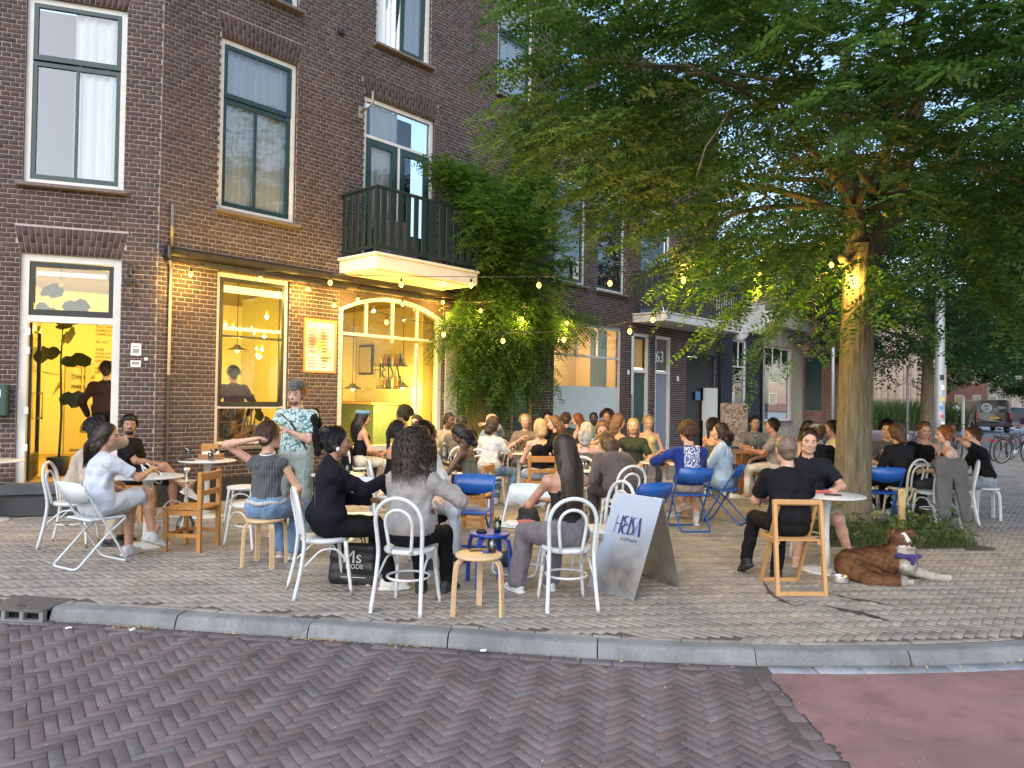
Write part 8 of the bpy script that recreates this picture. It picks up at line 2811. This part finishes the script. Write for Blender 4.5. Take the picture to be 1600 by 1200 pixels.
def bicycle(x, y, rz, col, label, lean=4):
    o = empty('bicycle', (x, y, 0), rz)
    o.rotation_euler = (R(lean), 0, rz)
    tag(o, label, 'bicycle', 'bicycles parked at the end of the terrace')
    fm = plain('bike_%02x%02x%02x' % tuple(int(255 * c) for c in col), col, .35)
    for wx in (-.52, .54):
        w = MB().tube([(wx + .33 * math.cos(a), 0, .345 + .33 * math.sin(a)) for a in np.linspace(0, 6.283, 28, endpoint=False)], .020, 7, closed=True).build('wheel', M_tyre, o)
        MB().tube([(wx + .305 * math.cos(a), 0, .345 + .305 * math.sin(a)) for a in np.linspace(0, 6.283, 28, endpoint=False)], .008, 5, closed=True).build('rim', M_galv, w)
        sp = MB()
        for k in range(14):
            a = k * 6.283 / 14
            sp.tube([(wx, 0, .345), (wx + .30 * math.cos(a), 0, .345 + .30 * math.sin(a))], .002, 4)
        sp.build('spokes', M_galv, w)
    f = MB()
    bb, st, hd_, hb = (-.08, 0, .30), (-.24, 0, .80), (.36, 0, .82), (.40, 0, .70)
    f.tube([bb, st], .016).tube([bb, hb], .018).tube([(-.20, 0, .68), hd_], .016).tube([bb, (-.52, 0, .345)], .010).tube([(-.21, 0, .70), (-.52, 0, .345)], .009).tube([hd_, hb, (.54, 0, .345)], .015)
    f.build('frame', fm, o)
    MB().tube([(.33, 0, .80), (.32, 0, 1.02)], .013).tube(smooth_curve(np.array([(.18, -.29, 1.0), (.30, -.24, 1.05), (.34, 0, 1.03), (.30, .24, 1.05), (.18, .29, 1.0)]), 18, 1), .012).build('handlebar', M_blackm, o)
    s_ = Field(.02)
    s_.cap(0, (-.36, 0, .93), (-.14, 0, .93), .075, .03, (0, 0, 1), .4, .02)
    sv, sF, _ = s_.mesh()
    link('saddle', np_mesh('saddle', sv, sF, M_blackm, smooth=True), o)
    MB().tube([(-.245, 0, .78), (-.26, 0, .92)], .013).build('seat_post', M_galv, o)
    MB().lathe([(.0, -.006), (.09, -.006), (.09, .006), (0, .006)], 16).build('chainring', M_galv, o, (-.08, -.05, .30), (R(90), 0, 0))
    MB().box((-.55, 0, .72), (.30, .12, .02)).build('carrier', M_blackm, o)
    MB().box((-.88, 0, .62), (.03, .06, .05)).build('rear_light', plain('red_lamp', (.4, .02, .02), .3), o)
for i, (px, Y, rz, col, lab) in enumerate(((1586, 20.6, 20, (.02, .02, .02), 'black bicycle at the right edge of the photo'), (1566, 21.6, 35, (.06, .10, .05), 'dark green bicycle with red rear light beside the black one'), (1598, 23.0, 25, (.10, .02, .02), 'dark red bicycle behind the others at the right edge'), (1492, 21.8, 70, (.03, .03, .05), 'dark bicycle leaning beside the lamp post'), (1418, 22.2, 100, (.02, .03, .06), 'navy bicycle parked behind the curly haired man'), (1275, 17.5, 150, (.02, .02, .02), 'black bicycle with wide handlebar behind the woman with fringe'), (896, 17.4, 48, (.02, .02, .02), 'black bicycle leaning against the frosted shop window'))):
    bicycle(XD(px, Y), Y, R(rz), col, lab)
# black van, rear towards us
van = empty('van', (XD(1553, 44), 44, -.08), R(-20))
tag(van, 'black delivery van parked at the kerb seen from behind', 'van')
M_car = plain('car_black', (.010, .011, .014), .18, .1, 5, 0)
M_cgl = plain('car_glass', (.03, .045, .055), .08, .1, 5, 0)
sec = [(-.95, .35), (-.97, .9), (-.93, 1.15), (-.80, 1.88), (-.68, 1.97), (.68, 1.97), (.80, 1.88), (.93, 1.15), (.97, .9), (.95, .35)]
V, Fc = [], []
for y, k, zt in ((0, .97, 1.0), (.12, 1.0, 1.0), (3.4, 1.0, 1.0), (4.2, .97, .66), (4.9, .9, .55)):
    V += [(x * k, y + (.10 if (z > 1.2 and y == 0) else 0), min(z, .35 + (z - .35) * zt)) for x, z in sec]
n = len(sec)
for i in range(4):
    for j in range(n):
        Fc.append((i * n + j, i * n + (j + 1) % n, (i + 1) * n + (j + 1) % n, (i + 1) * n + j))
Fc += [tuple(range(n - 1, -1, -1)), tuple(4 * n + j for j in range(n))]
MB().add(V, [tuple(reversed(f)) for f in Fc]).build('body', M_car, van)
MB().add([(-.70, .015, 1.22), (.70, .015, 1.22), (.62, .085, 1.80), (-.62, .085, 1.80)], [(0, 1, 2, 3)]).build('rear_window', M_cgl, van)
for s_ in (-1, 1):
    MB().box((s_ * .86, -.02, 1.02), (.14, .05, .34), bev=.02).build('tail_light', plain('tail_red', (.35, .01, .02), .2), van)
    MB().box((s_ * 1.08, 3.5, 1.2), (.16, .12, .24), bev=.03).build('mirror', M_car, van)
    for yy in (.85, 3.9):
        w = MB().lathe([(.0, -.10), (.30, -.10), (.33, -.07), (.33, .07), (.30, .10), (0, .10)], 20).build('wheel', M_tyre, van, (s_ * .86, yy, .33), (0, R(90), 0))
MB().box((0, -.05, .50), (1.86, .16, .26), bev=.05).build('bumper', plain('bumper_grey', (.03, .03, .033), .5), van)
MB().box((.0, -.03, .90), (.52, .012, .12)).build('number_plate', plain('plate_yellow', (.65, .42, .03), .5), van)
MB().tube([(-.55, -.10, .66), (-.1, -.16, .70), (.55, -.10, .62), (.62, -.1, .45)], .025).build('tow_rack', M_galv, van)
em = MB()
for r0, r1 in ((.27, .23), (.18, .15)):
    for i in range(24):
        a, b = i * 6.283 / 24, (i + 1) * 6.283 / 24
        yy = lambda q: .0 + .085 * max(0, (q - 1.22)) / .58
        V = [(-.38 + r * math.cos(t_), -.02 + .07 * (1.5 + r * math.sin(t_) - 1.22) / .58, 1.5 + r * math.sin(t_)) for r, t_ in ((r0, a), (r0, b), (r1, b), (r1, a))]
        em.add(V, [(3, 2, 1, 0)])
for i in range(5):
    x = -.50 + i * .06
    em.add([(x, .01, 1.44), (x + .03, .01, 1.44), (x + .03, .02, 1.54 + .02 * (i % 2)), (x, .02, 1.54 + .02 * (i % 2))], [(0, 1, 2, 3)])
em.build('round_emblem', M_paper, van)
MB().box((.42, .03, 1.55), (.42, .01, .03)).box((.42, .022, 1.46), (.36, .01, .02)).build('window_print', M_paper, van)
# parked cars farther on
def car(x, y, rz, col, label):
    o = empty('parked_car', (x, y, -.08), rz)
    tag(o, label, 'car', 'cars parked along the street')
    fm = plain('car_%02x%02x%02x' % tuple(int(255 * c) for c in col), col, .2, .05, 5, 0)
    side_ = [(-2.05, .3), (-2.1, .75), (-1.9, .95), (-1.2, 1.0), (-.6, 1.42), (.9, 1.45), (1.7, .98), (2.05, .85), (2.1, .3)]
    V = [(sx * (.86 if z < 1.1 else .68), -y_, z) for sx in (-1, 1) for y_, z in side_]
    n = len(side_)
    MB().add(V, [tuple(range(n)), tuple(range(2 * n - 1, n - 1, -1))] + [(i, n + i, n + (i + 1) % n, (i + 1) % n) for i in range(n)]).build('body', fm, o)
    MB().box((0, -1.28, 1.2), (1.25, .5, .26)).box((0, 1.25, 1.18), (1.25, .3, .3)).build('window', M_cgl, o)
    for sx in (-1, 1):
        for yy in (-1.3, 1.35):
            MB().lathe([(0, -.1), (.29, -.1), (.31, 0), (.29, .1), (0, .1)], 16).build('wheel', M_tyre, o, (sx * .8, yy, .31), (0, R(90), 0))
        MB().box((sx * .68, -2.08, .78), (.22, .06, .12)).build('tail_light', plain('tail_red', (.35, .01, .02), .2), o)
for i, (px, Y, col, lab) in enumerate(((1533, 62, (.55, .56, .58), 'silver car parked beyond the van'), (1526, 70, (.5, .5, .5), 'pale car parked second beyond the van'), (1600, 64, (.03, .03, .035), 'dark car at the right edge of the street'), (1590, 80, (.35, .36, .38), 'grey car far down the street'))):
    car(XD(px, Y), Y, R(-6), col, lab)
# spilt water by the bowl
plain('wet_film', (.062, .050, .040), .45, .3, 30, .3)
rg = np.random.default_rng(12)
def spill(path, w0_, w1_, lab):
    P = smooth_curve(np.array(path), 26, 1)
    T = np.gradient(P, axis=0)
    Nn = np.stack([-T[:, 1], T[:, 0]], 1) / np.linalg.norm(T, axis=1)[:, None]
    w = np.interp(np.linspace(0, 1, 26), [0, .3, .6, 1], [w0_ * .1, w0_, w1_, w1_ * .1]) * (1 + .45 * np.sin(np.arange(26) * 1.1 + rg.uniform(0, 6)) + .25 * np.sin(np.arange(26) * 2.3))
    A_, B_ = P + Nn * w[:, None] * .5, P - Nn * w[:, None] * .5
    V = [(*a, .0075) for a in A_] + [(*b, .0075) for b in B_]
    tag(MB().add(V, [(i, i + 1, 27 + i, 26 + i) for i in range(25)]).build('water_spill', MATS['wet_film']), lab, 'puddle', 'spilt water on the pavement')
spill([G(1190, 905)[:2], G(1205, 930)[:2], G(1240, 948)[:2], G(1262, 944)[:2]], .025, .035, 'thin dark trickle of water under the wooden folding chair')
spill([G(1285, 945)[:2], G(1310, 952)[:2], G(1350, 960)[:2], G(1392, 972)[:2]], .035, .075, 'dark puddle of spilt water in front of the dog bowl')
spill([G(1290, 925)[:2], G(1320, 935)[:2], G(1360, 940)[:2], G(1415, 952)[:2]], .022, .028, 'dark trickle of water beside the dog tail')
